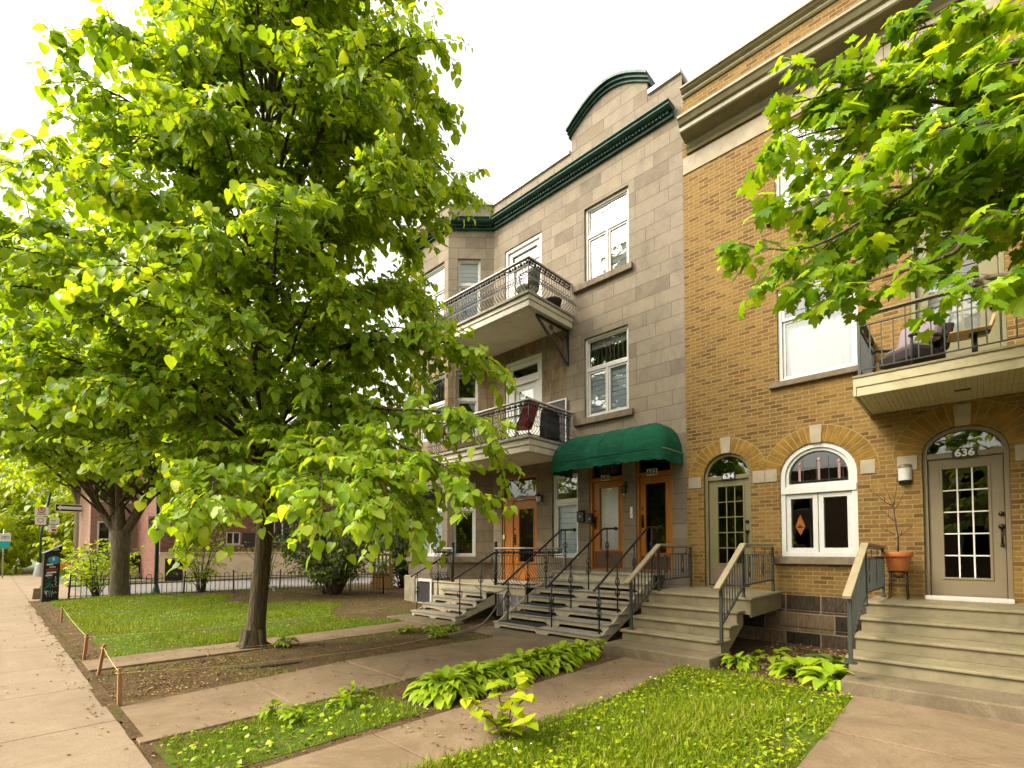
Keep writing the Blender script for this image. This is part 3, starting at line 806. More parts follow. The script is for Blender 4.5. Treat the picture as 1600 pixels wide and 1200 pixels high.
def wood_door(house, P, s0, s1, z0, z1, zt, pane, label=None, glass='dark_glass', curtain=False, kick=0.0, transom_leads=0, side=0.0):
    """varnished door in a frame, glass transom above"""
    f = MB(); ol = outline(s0, s1, z0, z1); f.ring(P, ol, inset(ol, 0.055, 0.02), -0.17, -0.03)
    f.pbox(P, s0+0.055, s1-0.055, -0.165, -0.035, zt-0.05, zt+0.04)
    if side: f.pbox(P, s0+0.055, s0+0.055+side, -0.166, -0.06, z0+0.02, zt-0.05)
    fr = f.build('door_frame', MT['door_wood'], house, 0.006)
    poly(P, outline(s0+0.055, s1-0.055, zt+0.04, z1-0.055), -0.12).build('transom_pane', MT['dark_glass'], fr)
    if transom_leads:
        m = MB()
        for k in range(transom_leads+1):
            s = s0+0.2+(s1-s0-0.4)*k/transom_leads; m.pbox(P, s-0.006, s+0.006, -0.119, -0.11, zt+0.06, z1-0.06)
        m.build('leading', MT['lead'], fr)
        MB().pbox(P, s0+0.2, s1-0.2, -0.16, -0.15, zt+0.13, z1-0.07).build('transom_blind', MT['plate_white'], fr)
    d = outline(s0+0.06+side, s1-0.06, z0+0.025, zt-0.055)
    dr = MB().ring(P, d, pane, -0.15, -0.09).build('door', MT['door_wood'], house, 0.005, label=label)
    poly(P, pane, -0.12).build('pane', MT[glass], dr)
    m = MB(); a = inset(pane, -0.025); m.ring(P, a, pane, -0.0895, -0.075); m.build('moulding', MT['door_wood'], dr, 0.004)
    if curtain:
        m = MB(); n = 18; a_, b_ = pane[0][0]-0.02, pane[3][0]+0.02
        pts = [(a_+(b_-a_)*k/n, -0.20+0.015*math.sin(k*2.1)) for k in range(n+1)]
        m.add([P(s, q, pane[0][1]-0.03) for s, q in pts]+[P(s, q, pane[1][1]+0.03) for s, q in pts], [(i, i+1, n+2+i, n+1+i) for i in range(n)], True)
        m.build('curtain', MT['curtain'], dr)
    if kick:
        MB().pbox(P, s0+0.09+side, s1-0.09, -0.0898, -0.080, z0+0.05, z0+kick).build('kick_plate', MT['dark_wood'], dr)
    m = MB(); hs = s0+0.115+side
    m.pbox(P, hs-0.025, hs+0.025, -0.0897, -0.078, z0+0.92, z0+1.2); m.tube([P(hs, -0.08, z0+1.14), P(hs, -0.035, z0+1.12), P(hs, -0.035, z0+0.98), P(hs, -0.08, z0+0.96)], 0.011, 6)
    m.ball(P(hs, -0.078, z0+1.34), 0.022, 8, 5)
    m.build('handle', MT['bronze'], dr)
    return dr


R4 = lambda a, b, c, d: [(a, c), (a, d), (b, d), (b, c)]
wood_door(sh, FRONT, -9.36, -8.12, 0.82, 3.54, 2.96, R4(-8.80, -8.30, 1.30, 2.68), side=0.30, label='varnished wooden door with tall dark pane beside lantern')
wood_door(sh, FRONT, -6.52, -5.62, 1.16, 3.74, 3.22, R4(-6.30, -5.80, 1.62, 3.02), glass='glass', curtain=True, kick=0.42, transom_leads=5, label='wooden door with white lace curtain in its pane')
wood_door(sh, FRONT, -5.32, -4.50, 1.16, 3.74, 3.22, R4(-5.14, -4.68, 1.55, 3.02), kick=0.32, label='wooden door with clear dark pane nearest the brick house')


# ================================================================== BRICK HOUSE
bh = thing('brick_house', 'golden brick row house with arched doors and arched white window', 'house', (-1.0, 0, 0))
XR = 5.5
K_open = [(-2.50, -1.32, 7.55, 9.16), (-2.50, -1.32, 4.57, 6.24), (-3.85, -2.99, 0.92, 3.44, 0.42), (-2.50, -1.38, 1.50, 3.42, 0.54),
          (-0.58, 0.34, 0.90, 3.40, 0.38), (-0.66, 0.36, 4.02, 6.62), (-0.66, 0.36, 7.2, 9.16)]
wall_mesh(FRONT, SXJ+0.004, XR, 0.86, 10.955, K_open).build('wall', MT['brick'], bh)
m = MB(); m.box(XR-0.02, XR, 0.002, 9, 0, 10.95); m.box(SXJ+0.02, XR-0.02, 9, 9.05, 0, 10.95); m.build('rear_wall', MT['brick'], bh)
m = MB(); m.box(SXJ+0.03, XR-0.03, 0.02, 8.95, 10.85, 10.9); m.build('roof', MT['roof'], bh)
m = MB()
for z in (0.88, 3.98, 7.15): m.box(SXJ+0.05, XR-0.06, 0.27, 8.9, z-0.25, z)
m.box(SXJ+0.05, XR-0.06, 3.2, 3.25, 0.9, 10.8); m.box(SXJ+0.045, SXJ+0.055, 0.26, 8.9, -0.1, 10.85); m.box(-2.78, -2.73, 0.27, 3.19, 0.9, 10.8); m.box(-1.02, -0.97, 0.27, 3.19, 0.9, 10.8)
m.build('interior_partition', MT['room'], bh)
# foundation: three courses, each stepping out a little
m = MB()
m.pbox(FRONT, SXJ+0.01, XR, 0.0, 0.05, 0.60, 0.862); m.pbox(FRONT, SXJ+0.01, XR, 0.0, 0.075, 0.30, 0.5995); m.pbox(FRONT, SXJ+0.01, XR, 0.0, 0.10, -0.1, 0.2995)
m.build('foundation', MT['rock'], bh, 0.02)
m = MB()
m.pbox(FRONT, SXJ+0.01, -2.36, 0.0, 0.02, 9.22, 9.56); m.pbox(FRONT, -2.355, -0.9, 0.0, 0.021, 9.221, 9.561); m.pbox(FRONT, -0.895, 0.6, 0.0, 0.02, 9.22, 9.56); m.pbox(FRONT, 0.605, XR, 0.0, 0.021, 9.221, 9.561)
m.build('stone_band', MT['limestone'], bh, 0.006)
for a, b in ((-4.15, -3.90), (-2.95, -2.745), (-2.74, -2.545), (-1.335, -1.14), (-0.87, -0.63), (0.39, 0.66)):
    m = MB(); m.pbox(FRONT, a, b, 0.0, 0.018, 2.82, 3.04); m.build('impost_block', MT['limestone'], bh, 0.006)


def arch_ring(s0, s1, z1, rise, ring, key):
    """voussoir bricks set on end round the opening, with a stone keystone"""
    c = (s0+s1)/2; a = (s1-s0)/2; zs = z1-rise
    n = int(math.pi*a/0.075)
    m = MB()
    for k in range(n):
        t0, t1 = math.pi*(k+0.08)/n, math.pi*(k+0.92)/n
        p = lambda t, e: (c-(a+e)*math.cos(t), zs+(rise+e)*math.sin(t))
        dd = 0.006+0.006*random.random()
        q = [p(t0, 0.012), p(t1, 0.012), p(t1, ring), p(t0, ring)]
        m.loft([FRONT(s, dd, z) for s, z in q], [FRONT(s, -0.01, z) for s, z in q])
    nn = 24; pp = [(c-(a+e)*math.cos(math.pi*k/nn), zs+(rise+e)*math.sin(math.pi*k/nn)) for e, ks in ((0.008, range(nn+1)), (ring+0.012, range(nn, -1, -1))) for k in ks]
    mo = MB(); mo.add([FRONT(s, 0.003, z) for s, z in pp], [(i, i+1, 2*nn-i, 2*nn+1-i) for i in range(nn)])
    ab = m.build('arch', MT['arch_brick'], bh, 0.003)
    mo.build('mortar', MT['mortar'], ab)
    m = MB(); m.loft([FRONT(c-key*0.8, 0.03, z1-0.005), FRONT(c+key*0.8, 0.03, z1-0.005), FRONT(c+key, 0.03, z1+0.30), FRONT(c-key, 0.03, z1+0.30)],
                     [FRONT(c-key*0.8, -0.02, z1-0.005), FRONT(c+key*0.8, -0.02, z1-0.005), FRONT(c+key, -0.02, z1+0.30), FRONT(c-key, -0.02, z1+0.30)])
    m.build('keystone', MT['limestone'], bh, 0.006)
arch_ring(-3.85, -2.99, 3.44, 0.42, 0.27, 0.10)
arch_ring(-2.50, -1.38, 3.42, 0.54, 0.29, 0.095)
arch_ring(-0.58, 0.34, 3.40, 0.38, 0.34, 0.10)
# cornice and parapet trim (extruded profiles with a return at the joint)
def run(mb, prof, a, b):
    mb.loft([FRONT(a, d, z) for d, z in prof], [FRONT(b, d, z) for d, z in prof])
m = MB()
pr_ = [(0.0, 9.78), (0.05, 9.78), (0.07, 9.83), (0.05, 9.85), (0.08, 9.90), (0.10, 9.95), (0.10, 9.98), (0.34, 10.05), (0.36, 10.08), (0.36, 10.17), (0.40, 10.20), (0.44, 10.28), (0.47, 10.31), (0.47, 10.36), (0.0, 10.44)]; run(m, [(d, 9.60+(z-9.78)*0.86) for d, z in pr_], SXJ+0.1, XR)
m.build('cornice', MT['olive_trim'], bh)
m = MB(); run(m, [(d, 10.80+(z-10.93)*0.62) for d, z in [(0.0, 10.93), (0.03, 10.93), (0.05, 10.98), (0.05, 11.03), (0.10, 11.09), (0.12, 11.14), (0.15, 11.16), (0.15, 11.21), (-0.3, 11.25), (-0.3, 11.19), (0.0, 11.19)]], SXJ+0.02, XR)
m.build('parapet_trim', MT['olive_trim'], bh)
# sash windows
def sash_window(P, s0, s1, z0, z1, zm, leads=True, sill=True):
    f = MB(); ol = outline(s0, s1, z0, z1); f.ring(P, ol, inset(ol, 0.06), -0.17, -0.05)
    w = f.build('window', MT['white'], bh, 0.006)
    for (a, b, d) in ((zm, z1-0.06, -0.07), (z0+0.06, zm, -0.10)):
        o2 = outline(s0+0.06, s1-0.06, a, b); i2 = inset(o2, 0.045)
        MB().ring(P, o2, i2, d-0.04, d).build('sash', MT['white'], w, 0.004)
        poly(P, i2, d-0.02).build('pane', MT['glass'], w)
    if leads:
        m = MB(); a, b = zm+0.045, z1-0.105
        for k in range(1, 6):
            s = s0+0.1+(s1-s0-0.2)*k/6; m.pbox(P, s-0.005, s+0.005, -0.0895, -0.083, a, b)
        for z in (a+(b-a)*0.22, a+(b-a)*0.68): m.pbox(P, s0+0.105, s1-0.105, -0.0893, -0.084, z-0.004, z+0.004)
        for k in (1, 3, 5):
            s = s0+0.1+(s1-s0-0.2)*k/6; z = a+(b-a)*0.68
            m.tube([P(s, -0.085, z-0.06), P(s-0.035, -0.085, z), P(s, -0.085, z+0.06), P(s+0.035, -0.085, z), P(s, -0.085, z-0.06)], 0.004, 4)
        m.build('leading', MT['lead'], w)
    m = MB(); n = 30
    pts = [(s0+0.07+(s1-s0-0.14)*k/n, -0.23+0.012*math.sin(k*1.9)) for k in range(n+1)]
    m.add([P(s, d, z0+0.05) for s, d in pts]+[P(s, d, zm+0.0) for s, d in pts], [(i, i+1, n+2+i, n+1+i) for i in range(n)], True)
    m.build('curtain', MT['blind_white'], w)
    if sill: MB().pbox(P, s0-0.14, s1+0.14, -0.16, 0.08, z0-0.10, z0-0.002).build('sill', MT['sill_stone'], w, 0.01)
    return w
wm = sash_window(FRONT, -2.50, -1.32, 4.57, 6.24, 5.66)
m = MB()
for k in range(4):
    a = 0.16-0.04*k; cz = 5.14
    ol = [(-1.93-a, cz-a*1.25), (-1.93-a, cz+a*1.25), (-1.93+a, cz+a*1.25), (-1.93+a, cz-a*1.25)]; m.ring(FRONT, ol, inset(ol, 0.006), -0.205, -0.2)
m.build('lace_panel', MT['silver'], wm)
sash_window(FRONT, -2.50, -1.32, 7.55, 9.16, 8.55)
# arched white window
f = MB(); ol = outline(-2.50, -1.38, 1.50, 3.42, 0.54); f.ring(FRONT, ol, inset(ol, 0.075), -0.17, -0.02)
f.pbox(FRONT, -2.49, -1.39, -0.16, 0.0, 2.58, 2.70)
aw = f.build('window', MT['white'], bh, 0.006, label='arched white window with stained glass top light')
tl = outline(-2.425, -1.455, 2.705, 3.345, 0.465)
MB().ring(FRONT, tl, inset(tl, 0.05, 0.045), -0.13, -0.055).build('sash', MT['white'], aw, 0.004)
ti = inset(tl, 0.05, 0.045)
MB().ring(FRONT, ti, inset(ti, 0.018), -0.12, -0.1).build('stained_border', plain('green_glass', (0.05, 0.085, 0.02), 0.2, 0.3, 9, 0.0), aw)
poly(FRONT, inset(ti, 0.01), -0.115).build('pane', MT['dark_glass'], aw)
pg = plain('pink_glass', (0.30, 0.18, 0.16), 0.2, 0.25, 9, 0.0)
for s, zz in ((-2.22, 3.06), (-1.93, 3.12), (-1.64, 3.06)):
    m = MB()
    m.pbox(FRONT, s-0.018, s+0.018, -0.1145, -0.108, 2.80, zz); m.ball(FRONT(s, -0.11, zz+0.03), 0.035, 8, 5, (1, 0.15, 1)); m.build('stained_flower', pg, aw)
m = MB()
for z in (2.80, 3.02): m.pbox(FRONT, -2.36, -1.52, -0.1142, -0.109, z-0.004, z+0.004)
for s in (-2.22, -2.02, -1.84, -1.64): m.pbox(FRONT, s+0.05, s+0.056, -0.1141, -0.1095, 2.77, 3.18)
m.build('leading', MT['lead'], aw)
for a, b in ((-2.425, -1.945), (-1.935, -1.455)):
    o2 = outline(a, b, 1.575, 2.57); i2 = inset(o2, 0.075)
    MB().ring(FRONT, o2, i2, -0.15, -0.05).build('sash', MT['white'], aw, 0.005)
    poly(FRONT, i2, -0.10).build('pane', MT['glass'], aw)
MB().pbox(FRONT, -2.62, -1.26, -0.16, 0.085, 1.375, 1.497).build('sill', MT['sill_stone'], aw, 0.01)


def glazed_door(s0, s1, z0, z1, rise, zt, mat, gx0, gx1, gz0, gz1, rows, cols, hs, label, kick=None, muntin='plate_white', glass='dark_glass'):
    f = MB(); ol = outline(s0, s1, z0, z1, rise); f.ring(FRONT, ol, inset(ol, 0.055, 0.015), -0.17, -0.06)
    f.pbox(FRONT, s0+0.055, s1-0.055, -0.165, -0.065, zt-0.045, zt+0.035)
    fr = f.build('door_frame', MT[mat], bh, 0.006)
    tl = outline(s0+0.05, s1-0.05, zt+0.03, z1-0.05, min(rise-0.05, z1-0.05-zt-0.03-0.01)); poly(FRONT, tl, -0.13).build('transom_pane', MT['glass'], fr)
    d = outline(s0+0.06, s1-0.06, z0+0.03, zt-0.05); g = R4(gx0, gx1, gz0, gz1)
    dr = MB().ring(FRONT, d, g, -0.16, -0.11).build('door', MT[mat], bh, 0.005, label=label)
    poly(FRONT, g, -0.14).build('pane', MT[glass], dr)
    m = MB()
    for k in range(1, cols): s = gx0+(gx1-gx0)*k/cols; m.pbox(FRONT, s-0.009, s+0.009, -0.139, -0.118, gz0, gz1)
    for k in range(1, rows): z = gz0+(gz1-gz0)*k/rows; m.pbox(FRONT, gx0, gx1, -0.1385, -0.120, z-0.009, z+0.009)
    m.build('muntins', MT[muntin], dr)
    m = MB(); a = inset(g, -0.03); m.ring(FRONT, a, g, -0.1095, -0.095); m.build('moulding', MT[mat], dr, 0.004)
    if kick: MB().pbox(FRONT, s0+0.09, s1-0.09, -0.1098, -0.104, z0+0.04, z0+kick).build('kick_plate', MT['sill_stone'], dr)
    m = MB(); m.ball(FRONT(hs, -0.09, z0+1.22), 0.033, 10, 6, (1, 0.6, 1)); m.ball(FRONT(hs, -0.09, z0+1.04), 0.036, 10, 6, (1, 0.6, 1))
    m.tube([FRONT(hs, -0.09, z0+1.0), FRONT(hs, -0.05, z0+0.95), FRONT(hs, -0.05, z0+0.86), FRONT(hs, -0.09, z0+0.80)], 0.013, 6); m.ball(FRONT(hs, -0.09, z0+0.78), 0.022, 8, 5)
    m.build('handle', MT['bronze'], dr)
    return fr
glazed_door(-3.85, -2.99, 0.92, 3.44, 0.42, 2.99, 'olive_paint', -3.62, -3.16, 1.36, 2.82, 5, 3, -3.09, 'olive green door with fifteen small panes', kick=0.34, muntin='olive_paint')
glazed_door(-0.58, 0.34, 0.90, 3.40, 0.38, 3.00, 'taupe', -0.36, 0.12, 1.22, 2.80, 5, 3, 0.245, 'taupe door with fifteen small panes and brass handle')
MB().pbox(FRONT, -0.58, 0.34, -0.05, 0.14, 0.895, 0.955).build('threshold', MT['rail_white'], bh, 0.01)
# door with many panes on the balcony, and the one above it
def french_door(s0, s1, z0, z1, zt):
    f = MB(); ol = outline(s0, s1, z0, z1); f.ring(FRONT, ol, inset(ol, 0.06, 0.02), -0.17, -0.01)
    fr = f.build('door_frame', MT['olive_paint'], bh, 0.006)
    d = outline(s0+0.065, s1-0.065, z0+0.03, z1-0.065); g = R4(s0+0.20, s1-0.26, z0+0.75, z1-0.20)
    dr = MB().ring(FRONT, d, g, -0.16, -0.10).build('door', MT['olive_paint'], bh, 0.005)
    poly(FRONT, g, -0.13).build('pane', MT['glass'], dr)
    m = MB()
    for k in range(1, 3): s = g[0][0]+(g[3][0]-g[0][0])*k/3; m.pbox(FRONT, s-0.011, s+0.011, -0.129, -0.107, g[0][1], g[1][1])
    for k in range(1, 5): z = g[0][1]+(g[1][1]-g[0][1])*k/5; m.pbox(FRONT, g[0][0], g[3][0], -0.1285, -0.109, z-0.011, z+0.011)
    m.build('muntins', MT['olive_paint'], dr)
    m = MB(); m.pbox(FRONT, s0+0.1, s1-0.1, -0.24, -0.235, z0+0.7, z0+1.55); m.build('curtain', MT['curtain'], dr)
    m = MB(); m.ball(FRONT(s1-0.14, -0.07, z0+1.0), 0.03); m.build('handle', MT['bronze'], dr)
french_door(-0.66, 0.36, 4.02, 6.62, 6.0)
french_door(-0.66, 0.36, 7.2, 9.16, 8.6)
# balcony
m = MB(); m.box(-1.17, 4.2, -1.30, -0.003, 3.80, 3.985)
bb = m.build('balcony', MT['olive_paint'], bh, 0.008)
m = MB(); m.box(-1.21, 4.24, -1.36, -0.004, 3.9855, 4.02); m.build('balcony_floor', MT['stair_top'], bb, 0.006)
MT['fascia_cream'] = plain('fascia_cream', (0.52, 0.45, 0.27), 0.55, 0.1, 2.5, 0.1, 40, 0, 0.3, (0.3, 0.25, 0.12), 2)
m = MB(); m.box(-1.175, 4.205, -1.345, -1.301, 3.86, 3.985); m.box(-1.175, 4.205, -1.33, -1.301, 3.735, 3.8595)
m.hexa([(-1.205, -1.345, 3.735), (-1.172, -1.345, 3.735), (-1.172, -0.005, 3.72), (-1.205, -0.005, 3.72), (-1.205, -1.345, 3.985), (-1.172, -1.345, 3.985), (-1.172, -0.005, 3.985), (-1.205, -0.005, 3.985)])
m.build('fascia', MT['fascia_cream'], bb, 0.006)
m = MB()
for k in range(96):
    x = -1.165+k*0.055
    m.box(x, x+0.053, -1.295, -0.006, 3.745+0.002*(k % 2), 3.79)
m.build('soffit', MT['fascia_cream'], bb, 0.003)
m = MB(); m.box(-0.18, -0.02, -0.72, -0.66, 3.735, 3.7445); m.build('soffit_vent', MT['black'], bb)
m = MB(); tp = MB()
def bar_railing(m, a, b, zf, zt, step, post=True):
    a = Vector((*a, 0)); b = Vector((*b, 0)); L = (b-a).length; t = (b-a)/L
    for z in (zf+0.09, zt-0.14, zt-0.012): m.beam((*a.xy, z), (*b.xy, z), 0.028, 0.012)
    n = int(L/step)
    for k in range(n+1):
        p = a+t*(L*k/n); m.beam((p.x, p.y, zf+0.09), (p.x, p.y, zt-0.14 if k % 4 else zt), 0.014, 0.014, (1, 0, 0))
bar_railing(m, (-1.14, -1.27), (4.1, -1.27), 4.02, 4.86, 0.125); bar_railing(m, (-1.14, -1.27), (-1.14, -0.05), 4.02, 4.86, 0.10)
for p in ((-1.14, -1.27), (0.72, -1.27), (2.6, -1.27), (-1.14, -0.04)): m.beam((*p, 4.02), (*p, 4.86), 0.035, 0.035, (1, 0, 0))
for s in (0.62, 2.3):
    for q in (-1, 1): m.tube([(s, -1.28, 4.28), (s+q*0.09, -1.28, 4.42), (s, -1.28, 4.56), (s-q*0.06, -1.28, 4.62)], 0.008, 5)
m.build('railing', MT['iron_green'], bb)
tp.beam((-1.18, -1.27, 4.875), (4.2, -1.27, 4.875), 0.075, 0.03); tp.beam((-1.14, -1.231, 4.8745), (-1.14, -0.02, 4.8745), 0.075, 0.03); tp.build('handrail', MT['stair_tan'], bb, 0.005)
# ================================================================== STAIRS
def slotted_riser(mb, x0, x1, y, z0, z1, halves=2, th=0.022):
    """riser board with low cut-outs"""
    w = (x1-x0)/halves; ol = [(x0, z1), (x0, z0)]
    h = min(0.05, (z1-z0)*0.45)
    for k in range(halves):
        a = x0+w*k+w*0.10; b = x0+w*(k+1)-w*0.10
        ol += [(a, z0), (a+0.05, z0+h), (b-0.05, z0+h), (b, z0)]
    ol += [(x1, z0), (x1, z1)]
    # split into convex strips so the board has clean faces
    xs = sorted({p[0] for p in ol})
    def low(x):
        for k in range(halves):
            a = x0+w*k+w*0.10; b = x0+w*(k+1)-w*0.10
            if a < x < b:
                return z0+h*min(1, (x-a)/0.05, (b-x)/0.05)
        return z0
    for p, q in zip(xs, xs[1:]):
        lp, lq = low(p+1e-6), low(q-1e-6)
        mb.hexa([(p, y, lp), (q, y, lq), (q, y+th, lq), (p, y+th, lp), (p, y, z1), (q, y, z1), (q, y+th, z1), (p, y+th, z1)])


def rail_path(x, pts): return [(x, y, z) for y, z in pts]


def scroll_post(m, x, y, z0, z1, n=2, r=0.011):
    m.tube([(x, y, z0), (x, y, z1)], r*1.3, 6)
    zc = z0+(z1-z0)*0.52
    for k in range(n):
        c = zc+(k-(n-1)/2)*0.19
        for q in (-1, 1):
            m.tube([(x, y+q*0.005, c+0.085), (x, y+q*0.045, c+0.065), (x, y+q*0.068, c+0.02), (x, y+q*0.062, c-0.035), (x, y+q*0.035, c-0.06), (x, y+q*0.012, c-0.04), (x, y+q*0.02, c-0.012), (x, y+q*0.036, c-0.016)], 0.0095, 5)
        m.ball((x, y, c+0.1), 0.016, 6, 4)
    m.ball((x, y, zc-n*0.1), 0.016, 6, 4)


st = thing('front_stairs', 'wide cream wooden steps with slotted risers and three black handrails', 'steps', (-5.9, 0, 0))
wx0, wx1 = -7.15, -4.65
steps = [(0.96, -0.92), (0.80, -1.22), (0.64, -1.52), (0.48, -1.84), (0.33, -2.14), (0.18, -2.46)]
m = MB(); m.box(wx0, wx1, -0.64, -0.004, 1.095, 1.13); m.build('landing', MT['tread_grey'], st, 0.008)
m = MB(); m.box(wx0+0.02, wx1-0.02, -0.60, -0.575, 0.96, 1.0945); m.build('riser', MT['stair_cream'], st)
zs = [z for z, _ in steps]+[0.05]
prev_y = -0.60
for i, (z, y) in enumerate(steps):
    m = MB(); m.box(wx0-0.02, wx1+0.02, y-0.03, prev_y-0.0005, z-0.035, z); m.build('tread', MT['tread_grey'], st, 0.01)
    m = MB(); slotted_riser(m, wx0, wx1, y, zs[i+1], z-0.0355); m.build('riser', MT['stair_cream'], st)
    if i >= 1:
        m = MB(); m.box(wx0+0.12, (wx0+wx1)/2-0.08, y-0.02, prev_y-0.02, z+0.0005, z+0.012); m.build('rubber_mat', MT['rubber'], st, 0.003)
    prev_y = y
for x in (wx0-0.001, wx1-0.025):
    m = MB(); a = [(x, -0.55, 1.09), (x, -0.55, 0.74), (x, -2.36, -0.0), (x, -2.425, 0.0), (x, -2.425, 0.14)]
    m.extrude([a[0], a[1], a[2], a[3], a[4]], (0.026, 0, 0)); m.build('stringer', MT['stair_cream'], st)
m = MB(); m.box(wx0+0.05, wx1-0.05, -0.55, -0.5, 0.0, 1.09); m.build('rear_panel', MT['dark_wood'], st)
for x in (-6.90, -5.78, -4.74):
    m = MB(); pth = [(-2.46, 0.93), (-2.40, 0.965), (-0.62, 2.03), (-0.52, 2.065), (-0.10, 2.08)]
    m.tube(rail_path(x, pth), 0.021, 8); m.tube([(x, -0.10, 2.08), (x, -0.012, 2.08)], [0.021, 0.026], 8); m.ball((x, -0.07, 2.08), 0.045, 8, 6); m.ball((x, -2.46, 0.93), 0.027, 8, 6)
    h = m.build('handrail', MT['iron'], st)
    for y, zt in ((-2.32, 0.18), (-1.72, 0.48), (-1.12, 0.80), (-0.42, 1.13)):
        zr = 0.965+(y+2.40)/(1.78)*1.065 if y < -0.6 else 2.06
        m = MB(); scroll_post(m, x, y, zt, zr-0.01); m.build('post', MT['iron'], h)
sl = MB(); sl.box(-7.35, -4.45, -3.02, -2.2, -0.05, 0.048)
slab = sl.build('stone_slab', MT['stoop'], None, 0.025, loc=(-5.9, -2.6, 0)); tag(slab, 'long low stone slab under the wide cream steps', 'slab')

# porch on the left with its own short flight
pt = thing('porch', 'cream wooden porch with bulging black iron railing before the left wooden door', 'porch', (-8.9, 0, 0))
m = MB(); m.box(-10.45, -7.20, -1.50, -0.004, 0.765, 0.80); m.build('floor', MT['stair_cream'], pt, 0.008)
m = MB(); m.box(-10.42, -7.21, -1.465, -1.43, 0.60, 0.7645); m.build('fascia', MT['stair_cream'], pt, 0.006)
gp = plain('grey_panel', (0.20, 0.18, 0.20), 0.7, 0.15, 3, 0.1)
m = MB(); m.box(-8.08, -7.22, -1.455, -1.435, 0.10, 0.5995); m.build('skirting', gp, pt); m = MB(); m.box(-10.40, -9.76, -1.455, -1.435, 0.05, 0.5994)
m.build('skirting', gp, pt)
m = MB()
for x in (-8.08, -7.87, -7.66, -7.45, -7.25): m.box(x, x+0.03, -1.468, -1.4555, 0.10, 0.598)
m.build('battens', MT['stair_cream'], pt); m = MB()
for k in range(7): m.box(-10.40+k*0.094, -10.40+k*0.094+0.075, -1.466, -1.4555, 0.05, 0.598)
m.build('battens', MT['stair_cream'], pt)
iron, top = MB(), MB()
bombe_railing((iron, top), [(-10.43, -0.92), (-10.43, -1.43), (-9.72, -1.43)], 0.81, 1.645)
iron.build('railing', MT['iron'], pt); top.build('handrail', MT['rail_white'], pt, 0.006); iron, top = MB(), MB()
bombe_railing((iron, top), [(-8.13, -1.43), (-7.27, -1.43), (-7.27, -0.06)], 0.81, 1.645)
iron.build('railing', MT['iron'], pt); top.build('handrail', MT['rail_white'], pt, 0.006)
for x in (-9.70, -8.15):
    m = MB(); m.tube([(x, -1.43, 0.80), (x, -1.43, 1.70)], 0.038, 10); m.lathe((x, -1.43, 1.70), [(0.045, 0), (0.05, 0.015), (0.025, 0.03), (0.042, 0.06), (0.045, 0.08), (0.03, 0.105), (0.0, 0.112)], 10); m.build('newel_post', MT['iron'], pt)
ls = thing('side_stairs', 'short cream wooden steps leading up to the porch with two black handrails', 'steps', (-8.9, -2, 0))
lx0, lx1 = -9.70, -8.13
steps = [(0.65, -1.76), (0.50, -2.06), (0.35, -2.36), (0.20, -2.66)]
zs = [z for z, _ in steps]+[0.08]; prev_y = -1.468
for i, (z, y) in enumerate(steps):
    m = MB(); m.box(lx0-0.03, lx1+0.03, y-0.03, prev_y-0.0005, z-0.033, z); m.build('tread', MT['tread_grey'], ls, 0.008)
    m = MB(); slotted_riser(m, lx0, lx1, y, zs[i+1], z-0.0335); m.build('riser', MT['stair_cream'], ls)
    prev_y = y
for x in (lx0-0.001, lx1-0.024):
    m = MB(); m.extrude([(x, -1.475, 0.6), (x, -1.475, 0.36), (x, -2.5, 0.081), (x, -2.63, 0.081), (x, -2.63, 0.16)], (0.025, 0, 0)); m.build('stringer', MT['stair_cream'], ls)
for x in (lx0, lx1-0.02):
    m = MB(); m.tube(rail_path(x, [(-2.68, 0.99), (-1.44, 1.56)]), 0.02, 8); m.ball((x, -2.68, 0.99), 0.026, 8, 6); h = m.build('handrail', MT['iron'], ls)
    for y, zt in ((-2.52, 0.20), (-1.90, 0.50)):
        m = MB(); scroll_post(m, x, y, zt, 0.99+(y+2.68)/1.24*0.57-0.01, 1); m.build('post', MT['iron'], h)
sl = MB(); sl.box(-10.02, -8.0, -3.16, -2.5, -0.05, 0.078)
tag(sl.build('stone_slab', MT['stoop'], None, 0.03, loc=(-9, -2.8, 0)), 'stone slab at the foot of the porch steps, farther from the green awning', 'slab')


